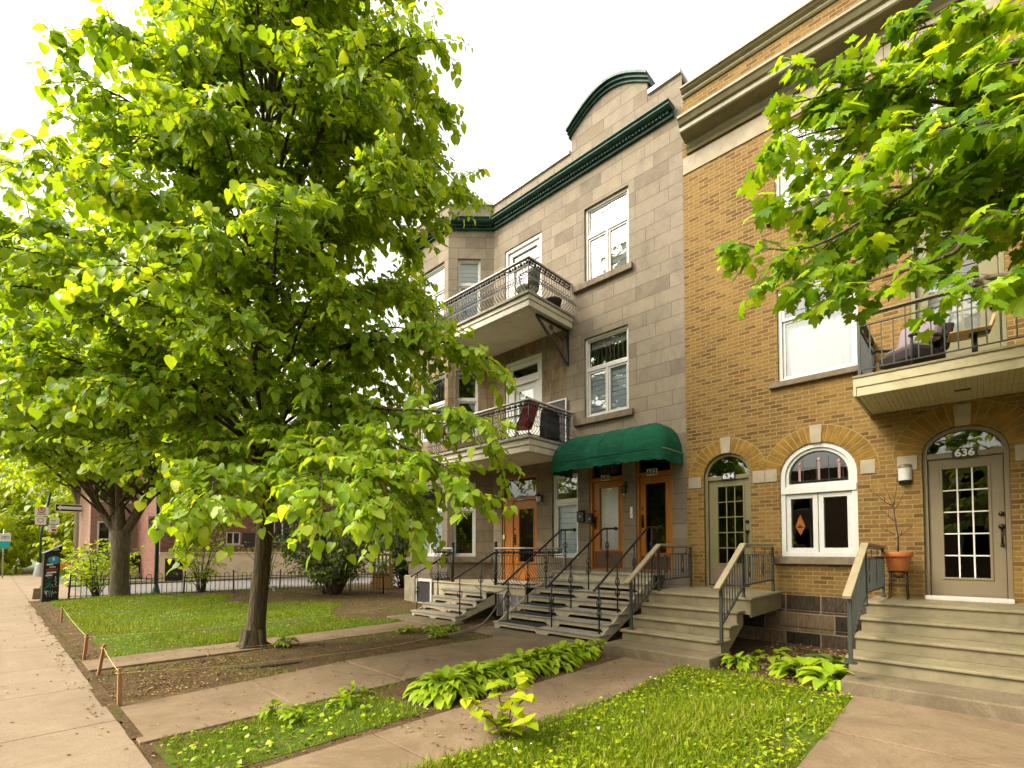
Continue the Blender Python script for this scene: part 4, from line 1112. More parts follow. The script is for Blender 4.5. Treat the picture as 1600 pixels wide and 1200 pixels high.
def bar_flight_rail(parent, x, y0, z0, y1, z1, y2, z2, foot, land, px):
    """iron railing of the brick-house steps: slope then level, wooden cap"""
    m = MB(); cap = MB()
    cap.beam((x, y0, z0), (x, y1, z1), 0.085, 0.04); cap.beam((x, y1+0.002, z1+0.001), (x, y2, z2), 0.084, 0.04)
    drop = 0.60
    sl = (z1-z0)/(y1-y0)
    m.beam((x, y0+0.14, z0+sl*0.14-0.04), (x, y1, z1-0.04), 0.03, 0.012); m.beam((x, y1, z1-0.04), (x, y2, z2-0.04), 0.03, 0.012)
    m.beam((x, y0+0.14, z0+sl*0.14-drop), (x, y1, z1-drop-0.02), 0.028, 0.022); m.beam((x, y1, z1-drop-0.02), (x, y2, z2-drop), 0.028, 0.022)
    m.beam((x, y1+0.0, z1-0.16), (x, y2, z2-0.15), 0.022, 0.012)
    n = int((y1-y0-0.2)/0.105)
    for k in range(1, n+1):
        y = y0+0.16+(y1-y0-0.2)*k/n; z = z0+sl*(y-y0); m.beam((x, y, z-drop-0.01), (x, y, z-0.045), 0.014, 0.014, (1, 0, 0))
    n = int((y2-y1)/0.105)
    for k in range(1, n):
        y = y1+(y2-y1)*k/n; m.beam((x, y, z2-drop), (x, y, z2-0.15 if k % 5 else z2-0.04), 0.014, 0.014, (1, 0, 0))
    for yy in (y1+0.28, y1+0.95):
        for q in (-1, 1): m.tube([(x, yy, z1-0.5), (x, yy+q*0.05, z1-0.38), (x, yy, z1-0.22), (x, yy-q*0.03, z1-0.18)], 0.008, 5)
    rl = m.build('railing', MT['iron_green'], parent)
    m = MB()
    m.beam((x, y0+0.15, foot), (x, y0+0.15, z0+sl*0.15-0.03), 0.04, 0.04, (1, 0, 0)); m.box(x-0.06, x+0.06, y0+0.09, y0+0.21, foot+0.0005, foot+0.008); m.build('post', MT['iron_green'], rl)
    for yy in (y1, y2-0.02): m = MB(); m.beam((x, yy, land), (x, yy, z1-0.03), 0.038, 0.038, (1, 0, 0)); m.ball((x, yy, land+0.02), 0.03, 8, 4); m.build('post', MT['iron_green'], rl)
    cap.build('handrail', MT['rail_tan'], parent, 0.006)


def closed_flight(root, x0, x1, land_y, land_x1, steps, base, zl=0.90):
    m = MB(); m.box(x0-0.02, land_x1+0.02, land_y-0.03, -0.051, zl-0.04, zl); m.build('landing', MT['stair_top'], root, 0.01)
    m = MB(); m.box(x0, land_x1, land_y, land_y+0.03, zl-0.26, zl-0.0405); m.box(land_x1-0.03, land_x1, land_y+0.0305, -0.06, zl-0.30, zl-0.041); m.box(x0, x0+0.03, land_y+0.0305, -0.06, zl-0.30, zl-0.041)
    m.build('fascia', MT['stair_tan'], root, 0.004)
    zs = [z for z, _ in steps]+[base[0]]; prev = land_y
    for i, (z, y) in enumerate(steps):
        m = MB(); m.box(x0-0.03, x1+0.035, y-0.035, prev-0.0005, z-0.04, z); m.build('tread', MT['stair_top'], root, 0.012)
        m = MB(); m.box(x0, x1, y, y+0.025, zs[i+1]+0.0005, z-0.0405); m.build('riser', MT['stair_tan'], root)
        prev = y
    for x in (x0+0.001, x1-0.03):
        m = MB(); pts = [(x, land_y+0.031, zl-0.27), (x, land_y+0.031, zl-0.42)]
        pts += [(x, steps[-1][1]+0.30, base[0]+0.001), (x, steps[-1][1]+0.026, base[0]+0.001)]
        for (z, y) in reversed(steps): pts += [(x, y+0.026, z-0.041), (x, [q for q in [land_y]+[s[1] for s in steps]][[s[0] for s in steps].index(z)]+0.0255, z-0.0412)]
        m.extrude(pts, (0.028, 0, 0)); m.build('stringer', MT['stair_tan'], root)


ns = thing('door_stairs', 'tan wooden steps to the olive door with two iron railings', 'steps', (-3.3, 0, 0))
closed_flight(ns, -4.17, -2.62, -1.64, -2.50, [(0.71, -1.90), (0.53, -2.20), (0.35, -2.52)], (0.18, -2.95))
bar_flight_rail(ns, -2.60, -2.70, 1.08, -1.64, 1.70, -0.14, 1.70, 0.35, 0.90, 0)
bar_flight_rail(ns, -4.06, -2.58, 1.08, -1.48, 1.70, -0.14, 1.70, 0.35, 0.90, 0)
m = MB(); m.box(-4.25, -2.60, -2.97, -2.2, -0.05, 0.18)
tag(m.build('concrete_step', MT['stoop'], None, 0.02, loc=(-3.4, -2.6, 0)), 'weathered concrete block step under the olive-door steps', 'step')
ps = thing('entry_stairs', 'broad tan wooden steps to the taupe door, moss on the treads', 'steps', (0, 0, 0))
closed_flight(ps, -1.16, 1.9, -1.05, 1.9, [(0.72, -1.46), (0.54, -1.92), (0.36, -2.40)], (0.18, -2.95))
bar_flight_rail(ps, -1.06, -3.04, 1.10, -1.78, 1.69, -0.16, 1.66, 0.36, 0.90, 0)
m = MB(); m.box(-1.15, 2.0, -2.97, -2.1, -0.05, 0.18)
tag(m.build('concrete_step', MT['stoop'], None, 0.02, loc=(0.3, -2.6, 0)), 'mossy concrete block step under the taupe-door steps', 'step')

# ================================================================== AWNING
aw_ = thing('awning', 'green canvas awning with rounded ends and scalloped edge over two wooden doors', 'awning', (-5.85, 0, 3.3))
ax0, ax1, ad, az0, az1 = -6.98, -4.27, 1.02, 3.53, 4.20
rad = 0.34
per = [(ax0, 0.0)]+[(ax0, (ad-rad)*k/6) for k in range(1, 7)]
per += [(ax0+rad-rad*math.cos(t), ad-rad+rad*math.sin(t)) for t in np.linspace(0, math.pi/2, 8)[1:]]
per += [(ax0+rad+(ax1-ax0-2*rad)*k/60, ad) for k in range(1, 61)]
per += [(ax1-rad+rad*math.sin(t), ad-rad+rad*math.cos(t)) for t in np.linspace(0, math.pi/2, 8)[1:]]
per += [(ax1, (ad-rad)*(1-k/6)) for k in range(1, 7)]
NP = len(per); NTT = 12
vs = []; fs = []
for i, (x, d) in enumerate(per):
    cx = min(max(x, ax0+0.55), ax1-0.55)
    for k in range(NTT+1):
        t = math.pi/2*k/NTT
        sag = 0.012*math.sin(i*2*math.pi/9)*math.sin(2*t)
        vs.append((cx+(x-cx)*math.cos(t)**0.85, -(d*math.cos(t)**0.85+sag)-0.004, az0+(az1-az0)*math.sin(t)))
for i in range(NP-1):
    for k in range(NTT): a = i*(NTT+1)+k; fs.append((a, a+NTT+1, a+NTT+2, a+1))
m = MB(); m.add(vs, fs, True); m.build('canopy', MT['canvas'], aw_)
vs = []; fs = []; dist = 0; dl = [0]
for a, b in zip(per, per[1:]): dist += math.hypot(b[0]-a[0], b[1]-a[1]); dl.append(dist)
for i, (x, d) in enumerate(per):
    nx_, ny_ = 0.0, 0.0
    wv = 0.008*math.sin(dl[i]*9)
    for k, z in enumerate((az0+0.006, az0-0.03, az0-0.14, az0-0.235+0.035*abs(math.sin(dl[i]*math.pi/0.21)))):
        e = (0.012, 0.016, 0.012+wv, 0.01+wv*1.8)[k]
        ox = -e if x < ax0+rad*0.7 else (e if x > ax1-rad*0.7 else 0); od = e if d > ad-rad*0.9 else 0
        vs.append((x+ox, -(d+od)-0.004, z))
for i in range(NP-1):
    for k in range(3): a = i*4+k; fs.append((a, a+1, a+5, a+4))
m = MB(); m.add(vs, fs, True); m.build('valance', MT['canvas'], aw_)
m = MB()
for xx in (-6.62, -6.1, -5.6, -5.1, -4.66):
    m.tube([(min(max(xx, ax0+0.55), ax1-0.55)+(xx-min(max(xx, ax0+0.55), ax1-0.55))*math.cos(t)**0.85, -(ad*math.cos(t)**0.85)-0.006, az0+(az1-az0)*math.sin(t)) for t in np.linspace(0.02, 1.5, 12)], 0.006, 5)
m.tube([(x, -(d+0.02)-0.004, az0-0.01) for x, d in per], 0.008, 5)
m.build('seam', plain('dark_green_seam', (0.004, 0.055, 0.03), 0.8, 0.2, 3, 0.1), aw_)
m = MB(); m.tube([(x*0.999-0.006, -d*0.97-0.004, az0+0.02) for x, d in per], 0.012, 6)
for xx in (-6.8, -5.8, -4.8): m.tube([(xx, -0.01, 4.1), (xx, -0.9, az0+0.05)], 0.01, 6)
m.build('frame', MT['silver'], aw_)

# ================================================================== THINGS ON THE WALLS
def wall_lantern(P, s, z, label):
    o = thing('wall_lantern', label, 'lamp', P(s, 0, z), 'black lanterns beside the left wooden door')
    c = Vector(P(s, 0.15, z))
    m = MB(); m.pbox(P, s-0.035, s+0.035, 0.0, 0.02, z-0.05, z+0.14); m.tube([P(s, 0.02, z+0.08), P(s, 0.09, z+0.15), P(s, 0.15, z+0.16)], 0.009, 6)
    m.build('bracket', MT['iron'], o)
    m = MB(); m.lathe((c.x, c.y, c.z), [(0.0, 0.17), (0.02, 0.15), (0.05, 0.125), (0.115, 0.085), (0.118, 0.078), (0.0, 0.078)], 6); m.lathe((c.x, c.y, c.z), [(0.0, -0.085), (0.055, -0.08), (0.06, -0.07), (0.0, -0.068)], 6)
    for k in range(6):
        a = math.pi*k/3; m.tube([(c.x+0.056*math.cos(a), c.y+0.056*math.sin(a), c.z-0.07), (c.x+0.10*math.cos(a), c.y+0.10*math.sin(a), c.z+0.078)], 0.006, 4)
    m.build('cap', MT['iron'], o)
    m = MB(); m.lathe((c.x, c.y, c.z), [(0.05, -0.066), (0.093, 0.076)], 6); m.build('glass_shade', MT['lamp_glass'], o)
wall_lantern(SIDE, 1.02, 2.90, 'black wall lantern on the stone between bay window and wooden door')
wall_lantern(FRONT, -7.94, 2.86, 'black wall lantern right of the left wooden door, under the lower balcony')
o = thing('porch_lamp', 'small black lamp between the two doors under the awning', 'lamp', (-5.56, 0, 3.0))
m = MB(); m.pbox(FRONT, -5.60, -5.52, 0, 0.02, 2.95, 3.1); m.lathe((-5.56, -0.09, 2.93), [(0.03, -0.1), (0.055, -0.09), (0.065, 0.05), (0.05, 0.07), (0.0, 0.09)], 10); m.build('body', MT['iron'], o)
m = MB(); m.lathe((-5.56, -0.09, 2.93), [(0.0, -0.13), (0.025, -0.125), (0.028, -0.101)], 10); m.build('bulb_cover', MT['lamp_glass'], o)
o = thing('porch_light', 'frosted half-round wall light beside the taupe door', 'lamp', (-0.78, 0, 2.62))
def half(c, r0, r1, z0, z1, n=12):
    A = [(c+r0*math.cos(t), -0.004-r0*1.1*math.sin(t), z0) for t in np.linspace(0, math.pi, n)]; B = [(c+r1*math.cos(t), -0.004-r1*1.1*math.sin(t), z1) for t in np.linspace(0, math.pi, n)]
    return A, B
m = MB(); m.loft(*half(-0.78, 0.083, 0.083, 2.665, 2.86)); m.build('glass_shade', MT['lamp_glass'], o, 0.004)
m = MB(); m.loft(*half(-0.78, 0.075, 0.088, 2.62, 2.664)); m.build('base', MT['black'], o)
m = MB(); m.loft(*half(-0.78, 0.090, 0.085, 2.861, 2.90)); m.loft(*half(-0.78, 0.084, 0.06, 2.901, 2.915)); m.build('cap', MT['taupe'], o)


def mailbox(s, d, z, w, h, label):
    o = thing('mailbox', label, 'mailbox', FRONT(s, d, z), 'black mailboxes beside the lace curtain door')
    m = MB(); m.pbox(FRONT, s-w/2, s+w/2, d, d+0.09, z, z+h); m.build('body', MT['black'], o, 0.01)
    m = MB(); m.hexa([FRONT(s-w/2-0.005, d+0.10, z+h-0.02), FRONT(s+w/2+0.005, d+0.10, z+h-0.02), FRONT(s+w/2+0.005, d, z+h+0.02), FRONT(s-w/2-0.005, d, z+h+0.02),
                      FRONT(s-w/2-0.005, d+0.10, z+h-0.005), FRONT(s+w/2+0.005, d+0.10, z+h-0.005), FRONT(s+w/2+0.005, d, z+h+0.035), FRONT(s-w/2-0.005, d, z+h+0.035)]); m.build('lid', MT['black'], o, 0.004)
    m = MB(); m.pbox(FRONT, s-0.015, s+0.015, d+0.0902, d+0.093, z+h*0.45, z+h*0.6); m.build('slot_plate', MT['silver'], o)
mailbox(-6.72, 0.002, 2.26, 0.19, 0.24, 'larger black mailbox on stone, right of the narrow window')
mailbox(-6.48, -0.028, 2.22, 0.13, 0.20, 'smaller black mailbox on the frame of the lace curtain door')
for (s, d, z, lab) in ((-5.42, 0.001, 2.30, 'thin white intercom on the stone between the two awning doors'), (-9.30, -0.029, 1.90, 'small white bell button on the left door frame')):
    o = thing('doorbell', lab, 'doorbell', FRONT(s, d, z))
    h = 0.24 if s > -6 else 0.11
    m = MB(); m.pbox(FRONT, s-0.03, s+0.03, d, d+0.025, z, z+h); m.build('case', MT['plate_white'], o, 0.004)
    m = MB(); m.tube([FRONT(s, d+0.025, z+h*0.3), FRONT(s, d+0.03, z+h*0.3)], 0.010, 8); m.build('button', MT['black'], o)


def number_plate(s, d, z, txt, w, h, pm, tm, label):
    o = thing('number_plate', label, 'house number', FRONT(s, d, z))
    m = MB(); m.pbox(FRONT, s-w/2, s+w/2, d, d+0.012, z-h/2, z+h/2); m.build('plate', MT[pm], o, 0.003)
    text_mesh(txt, h*1.02, 'digits', MT[tm], o, FRONT(s, d+0.0135, z), (1, 0, 0), (0, 0, 1), 0.002, 0.03)
number_plate(-3.40, -0.063, 3.005, '634', 0.25, 0.135, 'black', 'sign_white', 'black plate reading 634 over the olive door')
number_plate(-0.11, -0.063, 3.01, '636', 0.27, 0.14, 'black', 'sign_white', 'black plate reading 636 over the taupe door')
number_plate(-8.72, -0.030, 2.98, '628', 0.20, 0.13, 'plate_white', 'black', 'white number plate over the left wooden door')
number_plate(-6.10, -0.030, 3.24, '630', 0.22, 0.13, 'plate_white', 'black', 'white number plate over the lace curtain door')
number_plate(-4.95, -0.030, 3.25, '632', 0.24, 0.14, 'plate_white', 'black', 'white number plate over the dark pane door under the awning')
o = thing('window_sign', 'orange diamond sign hanging inside the arched window', 'sign', (-2.22, 0.12, 2.02))
m = MB(); m.loft([FRONT(s, -0.118, z) for s, z in ((-2.30, 2.02), (-2.225, 2.23), (-2.15, 2.02), (-2.225, 1.86))], [FRONT(s, -0.122, z) for s, z in ((-2.30, 2.02), (-2.225, 2.23), (-2.15, 2.02), (-2.225, 1.86))]); m.build('board', MT['orange'], o)
m = MB(); m.add([FRONT(s, -0.1165, z) for s, z in ((-2.285, 2.005), (-2.25, 2.02), (-2.235, 2.05), (-2.21, 2.03), (-2.165, 1.995), (-2.21, 1.99), (-2.25, 1.99))], [tuple(range(6, -1, -1))]); m.build('emblem', MT['black'], o)

# ================================================================== THINGS ON THE BALCONIES AND STEPS
def xf(c, rz, pts):
    ca, sa = math.cos(rz), math.sin(rz)
    return [(c[0]+x*ca-y*sa, c[1]+x*sa+y*ca, c[2]+z) for x, y, z in pts]


def sling_chair(c, rz, label, fab, group=None):
    """folding garden chair: cloth seat and back on a tubular frame; faces local -x"""
    o = thing('garden_chair', label, 'chair', c, group)
    T = lambda *p: xf(c, rz, p)
    m = MB()
    for y in (-0.26, 0.26):
        m.tube(T((-0.30, y, 0.0), (-0.22, y, 0.40), (0.20, y, 0.36), (0.46, y, 0.98)), 0.013, 6); m.tube(T((0.32, y, 0.0), (0.10, y, 0.38)), 0.013, 6); m.tube(T((-0.24, y, 0.58), (0.26, y, 0.58)), 0.015, 6); m.tube(T((-0.24, y, 0.58), (-0.22, y, 0.40)), 0.012, 6)
    for p in ((-0.30, 0.02), (0.32, 0.02)): m.tube(T((p[0], -0.26, p[1]), (p[0], 0.26, p[1])), 0.011, 6)
    m.build('frame', MT['iron'], o)
    m = MB(); m.hexa(T((0.19, -0.245, 0.37), (0.19, 0.245, 0.37), (0.455, 0.245, 0.98), (0.455, -0.245, 0.98), (0.215, -0.245, 0.365), (0.215, 0.245, 0.365), (0.475, 0.245, 0.975), (0.475, -0.245, 0.975))); m.build('backrest', MT[fab], o, 0.006)
    m = MB(); m.hexa(T((-0.22, -0.245, 0.395), (0.18, -0.245, 0.355), (0.18, 0.245, 0.355), (-0.22, 0.245, 0.395), (-0.22, -0.245, 0.415), (0.18, -0.245, 0.375), (0.18, 0.245, 0.375), (-0.22, 0.245, 0.415))); m.build('seat', MT[fab], o, 0.006)
    return o
sling_chair((-7.76, -1.10, 4.08), R(4), 'red folding chair on the lower balcony', 'red_fabric')
o = thing('covered_grill', 'dark covered grill beside the red chair on the lower balcony', 'grill', (-7.22, -0.75, 4.08))
m = MB(); b = [(-7.25, -0.93), (-7.03, -0.93), (-7.03, -0.42), (-7.25, -0.42)]
m.loft([(x, y, 4.16) for x, y in b], [(-7.14+(x+7.14)*0.92, -0.68+(y+0.68)*0.92, 4.78) for x, y in b]); m.loft([(-7.14+(x+7.14)*0.91, -0.68+(y+0.68)*0.91, 4.7805) for x, y in b], [(-7.14+(x+7.14)*0.6, -0.68+(y+0.68)*0.8, 4.85) for x, y in b]); m.build('cover', MT['grey_fabric'], o, 0.03)
m = MB()
for x, y in b: m.tube([(x, y, 4.08), (x, y, 4.2)], 0.018, 6)
m.build('legs', MT['iron'], o)
o = thing('window_screen', 'white framed insect screen leaning on the wall of the lower balcony', 'screen', (-7.42, -0.1, 4.08))
m = MB(); ol = [(-7.75, 4.09), (-7.75, 5.27), (-7.12, 5.27), (-7.12, 4.09)]; m.ring(FRONT, ol, inset(ol, 0.03), 0.05, 0.075); m.build('frame', MT['white'], o)
poly(FRONT, inset(ol, 0.03), 0.06).build('mesh_panel', MT['brown_fabric'], o)
o = thing('round_chair', 'rattan chair with rounded grey-green back on the upper balcony', 'chair', (-7.55, -1.0, 7.24))
m = MB(); c = (-7.5, -1.05, 7.24)
m.lathe((c[0], c[1], c[2]+0.40), [(0.0, 0.0), (0.25, 0.0), (0.27, 0.03), (0.24, 0.07), (0.0, 0.075)], 16); m.build('seat', MT['white'], o)
m = MB(); vs = []; fs = []
for i in range(9):
    a = -1.2+2.4*i/8
    for k in range(5):
        zz = 0.42+0.46*k/4*math.cos(a*0.62); rr = 0.27+0.05*k/4
        vs.append((c[0]+rr*math.cos(a+0.5), c[1]+rr*math.sin(a+0.5), c[2]+zz))
for i in range(8):
    for k in range(4): fs.append((i*5+k, i*5+5+k, i*5+6+k, i*5+1+k))
m.add(vs, fs, True); q = m.build('backrest', plain('sage_rattan', (0.20, 0.20, 0.13), 0.8, 0.3, 30, 0.8, 60), o); sm = q.modifiers.new('Solid', 'SOLIDIFY'); sm.thickness = 0.025
m = MB()
for a in (0.6, 2.2, 3.8, 5.4): m.tube([(c[0]+0.2*math.cos(a), c[1]+0.2*math.sin(a), c[2]+0.41), (c[0]+0.25*math.cos(a), c[1]+0.25*math.sin(a), c[2])], 0.014, 6)
m.build('legs', MT['iron'], o)
o = thing('planter', 'dark round planter by the wall end of the upper balcony', 'planter', (-7.2, -0.45, 7.24))
m = MB(); m.lathe((-7.2, -0.45, 7.24), [(0.0, 0.0), (0.13, 0.0), (0.19, 0.25), (0.2, 0.26), (0.2, 0.3), (0.175, 0.3), (0.165, 0.25), (0.0, 0.25)], 16); m.build('pot', MT['brown_fabric'], o)

# armchair and plywood chair on the brick house balcony
c = (-0.60, -0.72, 4.02); rz = R(52)
o = thing('armchair', 'dark low armchair with mauve back cushion on the brick house balcony', 'chair', c)
T = lambda *p: xf(c, rz, p)
def hx(m, x0, x1, y0, y1, z0, z1, sk=0.0): m.hexa(T((x0, y0, z0), (x1, y0, z0), (x1, y1, z0), (x0, y1, z0), (x0+sk, y0, z1), (x1+sk, y0, z1), (x1+sk, y1, z1), (x0+sk, y1, z1)))
m = MB(); hx(m, -0.30, 0.26, -0.25, 0.25, 0.18, 0.33); m.build('seat', MT['brown_fabric'], o, 0.03)
m = MB(); hx(m, 0.16, 0.29, -0.27, 0.27, 0.30, 0.70, 0.12); m.build('backrest', MT['brown_fabric'], o, 0.04)
m = MB(); hx(m, -0.24, 0.14, -0.2, 0.2, 0.335, 0.42); hx(m, 0.0, 0.15, -0.28, 0.28, 0.425, 0.80, 0.10); m.build('cushion', MT['mauve_fabric'], o, 0.05)
for y in (-0.29, 0.29):
    m = MB(); m.tube(T((-0.36, y, 0.44), (-0.30, y, 0.47), (0.25, y, 0.50)), 0.024, 8); m.tube(T((-0.33, y, 0.45), (-0.34, y, 0.0)), 0.018, 6); m.build('armrest', MT['grey_fabric'], o)
m = MB()
for x, y in ((0.25, -0.22), (0.25, 0.22)): m.tube(T((x, y, 0.2), (x+0.06, y, 0)), 0.018, 6)
m.build('rear_legs', MT['grey_fabric'], o)
c = (0.03, -0.80, 4.02); rz = R(8)
o = thing('plywood_chair', 'pale plywood shell chair with handle slot on the brick house balcony', 'chair', c)
m = MB(); vs = []; N = 10
prof = [(-0.25, 0.40), (-0.2, 0.415), (-0.05, 0.41), (0.08, 0.41), (0.14, 0.43)]
hx(m, -0.26, 0.14, -0.2, 0.2, 0.40, 0.418); m.build('seat', MT['ply_wood'], o, 0.008)
ol = []
for k in range(24):
    a = 2*math.pi*k/24; ol.append((0.19*math.copysign(abs(math.cos(a))**0.6, math.cos(a)), 0.57+0.15*math.copysign(abs(math.sin(a))**0.6, math.sin(a))))
il = [(0.06*math.cos(2*math.pi*k/24), 0.64+0.022*math.sin(2*math.pi*k/24)) for k in range(24)]
m = MB(); vs = T(*[(0.15+(z-0.45)*0.25, y, z) for y, z in ol])+T(*[(0.15+(z-0.45)*0.25, y, z) for y, z in il])+T(*[(0.168+(z-0.45)*0.25, y, z) for y, z in ol])+T(*[(0.168+(z-0.45)*0.25, y, z) for y, z in il])
fs = []
for i in range(24):
    j = (i+1) % 24; fs += [(i, j, 24+j, 24+i), (48+j, 48+i, 72+i, 72+j), (i, 48+i, 48+j, j), (24+i, 24+j, 72+j, 72+i)]
m.add(vs, fs); m.build('backrest', MT['ply_wood'], o)
m = MB(); m.tube(T((0, 0, 0.05), (0, 0, 0.40)), 0.03, 8); hx(m, -0.05, 0.15, -0.06, 0.06, 0.385, 0.399)
for a in range(5): m.tube(T((0, 0, 0.07), (0.24*math.cos(a*1.257), 0.24*math.sin(a*1.257), 0.02)), 0.016, 6)
m.build('base', MT['black'], o)

# plant stand, pot and the bare little tree
px, py = -0.86, -0.34
o = thing('plant_stand', 'thin brown metal plant stand on the landing of the taupe door', 'stand', (px, py, 0.90))
m = MB()
for a in range(4):
    q = a*math.pi/2+0.78; m.tube([(px+0.13*math.cos(q), py+0.13*math.sin(q), 1.30), (px+0.15*math.cos(q), py+0.15*math.sin(q), 0.90)], 0.008, 6)
for z, r in ((1.30, 0.13), (1.22, 0.134)): m.tube([(px+r*math.cos(t), py+r*math.sin(t), z) for t in np.linspace(0, 2*math.pi, 5)+0.78], 0.008, 6)
for q in (-1, 1): m.tube([(px-0.09, py+q*0.09, 1.29), (px-0.0, py+q*0.09, 1.2), (px+0.09, py+q*0.09, 1.29)], 0.006, 5)
for k in range(4): m.tube([(px-0.12+k*0.08, py-0.12, 1.302), (px-0.12+k*0.08, py+0.12, 1.302)], 0.006, 5)
m.build('frame', MT['bronze'], o)
o = thing('flower_pot', 'terracotta pot holding a bare shrub beside the taupe door', 'flower pot', (px, py, 1.308))
m = MB(); m.lathe((px, py, 1.309), [(0.0, 0.0), (0.115, 0.0), (0.122, 0.008), (0.155, 0.20), (0.158, 0.205), (0.178, 0.208), (0.182, 0.215), (0.184, 0.275), (0.178, 0.283), (0.165, 0.283), (0.15, 0.25), (0.0, 0.25)], 28); m.build('pot', MT['terracotta'], o)
m = MB(); rb = random.Random(11)
m.tube([(px, py, 1.55), (px+0.01, py, 1.8), (px-0.02, py+0.01, 2.05), (px-0.04, py, 2.28)], [0.016, 0.013, 0.011, 0.009], 6)
for (z, dx, dz, r) in ((2.25, -0.34, 0.42, 0.007), (2.28, 0.07, 0.5, 0.006), (2.2, 0.16, 0.36, 0.006), (1.78, 0.26, 0.26, 0.007), (1.85, -0.24, 0.2, 0.006), (2.05, -0.2, 0.28, 0.005), (2.28, -0.12, 0.45, 0.005), (2.28, -0.40, 0.16, 0.004)):
    x0 = px-0.03; p = [(x0, py, z), (x0+dx*0.3, py-0.05, z+dz*0.2), (x0+dx*0.75, py-0.10, z+dz*0.6), (x0+dx, py-0.12, z+dz)]
    m.tube(p, [r, r*0.8, r*0.6, r*0.3], 5)
    for k in range(3): q = p[1+k % 2]; m.tube([q, (q[0]+rb.uniform(-0.08, 0.08), q[1]-0.06, q[2]+rb.uniform(0.04, 0.14))], [r*0.5, r*0.25], 4)
m.build('bare_stem', MT['twig'], o)
# ================================================================== LEAVES
def tmpl_heart():
    half = [(0.20, -0.07), (0.43, 0.10), (0.47, 0.36), (0.30, 0.70)]
    mid = [(0, 0.03), (0, 0.34), (0, 0.68), (0, 1.0)]
    P = [(x, y) for x, y in mid]+half+[(-x, y) for x, y in half]
    F = [(0, 4, 5, 1), (1, 5, 6, 2), (2, 6, 7, 3)]
    F2 = [(0, 1, 9, 8), (1, 2, 10, 9), (2, 3, 11, 10)]
    V = np.array([(x, y, 0.20*abs(x)-0.22*y*y) for x, y in P])
    return V, F+F2


def tmpl_maple():
    half = [(0.14, -0.03), (0.34, -0.12), (0.33, 0.05), (0.50, 0.16), (0.68, 0.42), (0.50, 0.43), (0.42, 0.55), (0.24, 0.47), (0.31, 0.66), (0.30, 0.80), (0.13, 0.80)]
    P = [(0, 0.25), (0, 0.0)]+half+[(0, 1.08)]+[(-x, y) for x, y in reversed(half)]
    n = len(P)-1
    F = [(0, 1+i, 1+(i+1) % n) for i in range(n)]
    F = [(0, b, a) for (_, a, b) in F]
    V = np.array([(x, y, -0.28*(x*x+(y-0.25)**2)+0.05*abs(x)) for x, y in P])
    return V, [(a, c, b) for a, b, c in F]


def tmpl_simple():
    P = [(0, 0), (0.32, 0.25), (0.30, 0.62), (0, 1), (-0.30, 0.62), (-0.32, 0.25)]
    V = np.array([(x, y, 0.22*abs(x)-0.2*y*y) for x, y in P])
    return V, [(0, 1, 2, 3), (0, 3, 4, 5)]


def tmpl_blade():
    V = np.array([(-0.5, 0, 0), (0.5, 0, 0), (0.4, 0.55, 0.06), (-0.4, 0.55, 0.06), (0, 1, 0.28)], float)
    V[:, 0] *= 0.085
    return V, [(0, 1, 2, 3), (3, 2, 4)]


def tmpl_hosta():
    prof = [(0.0, 0.02, 0.0), (0.15, 0.16, 0.06), (0.40, 0.24, 0.10), (0.68, 0.18, 0.03), (0.88, 0.08, -0.08), (1.0, 0.0, -0.18)]
    V = []
    for y, w, z in prof: V += [(-w, y, z+w*0.25), (0, y, z), (w, y, z+w*0.25)]
    F = []
    for i in range(len(prof)-1):
        a = 3*i; F += [(a, a+1, a+4, a+3), (a+1, a+2, a+5, a+4)]
    return np.array(V), F


T_HEART, T_MAPLE, T_SIMPLE, T_BLADE, T_HOSTA = tmpl_heart(), tmpl_maple(), tmpl_simple(), tmpl_blade(), tmpl_hosta()


def norm(a): return a/np.maximum(np.linalg.norm(a, axis=-1, keepdims=True), 1e-9)


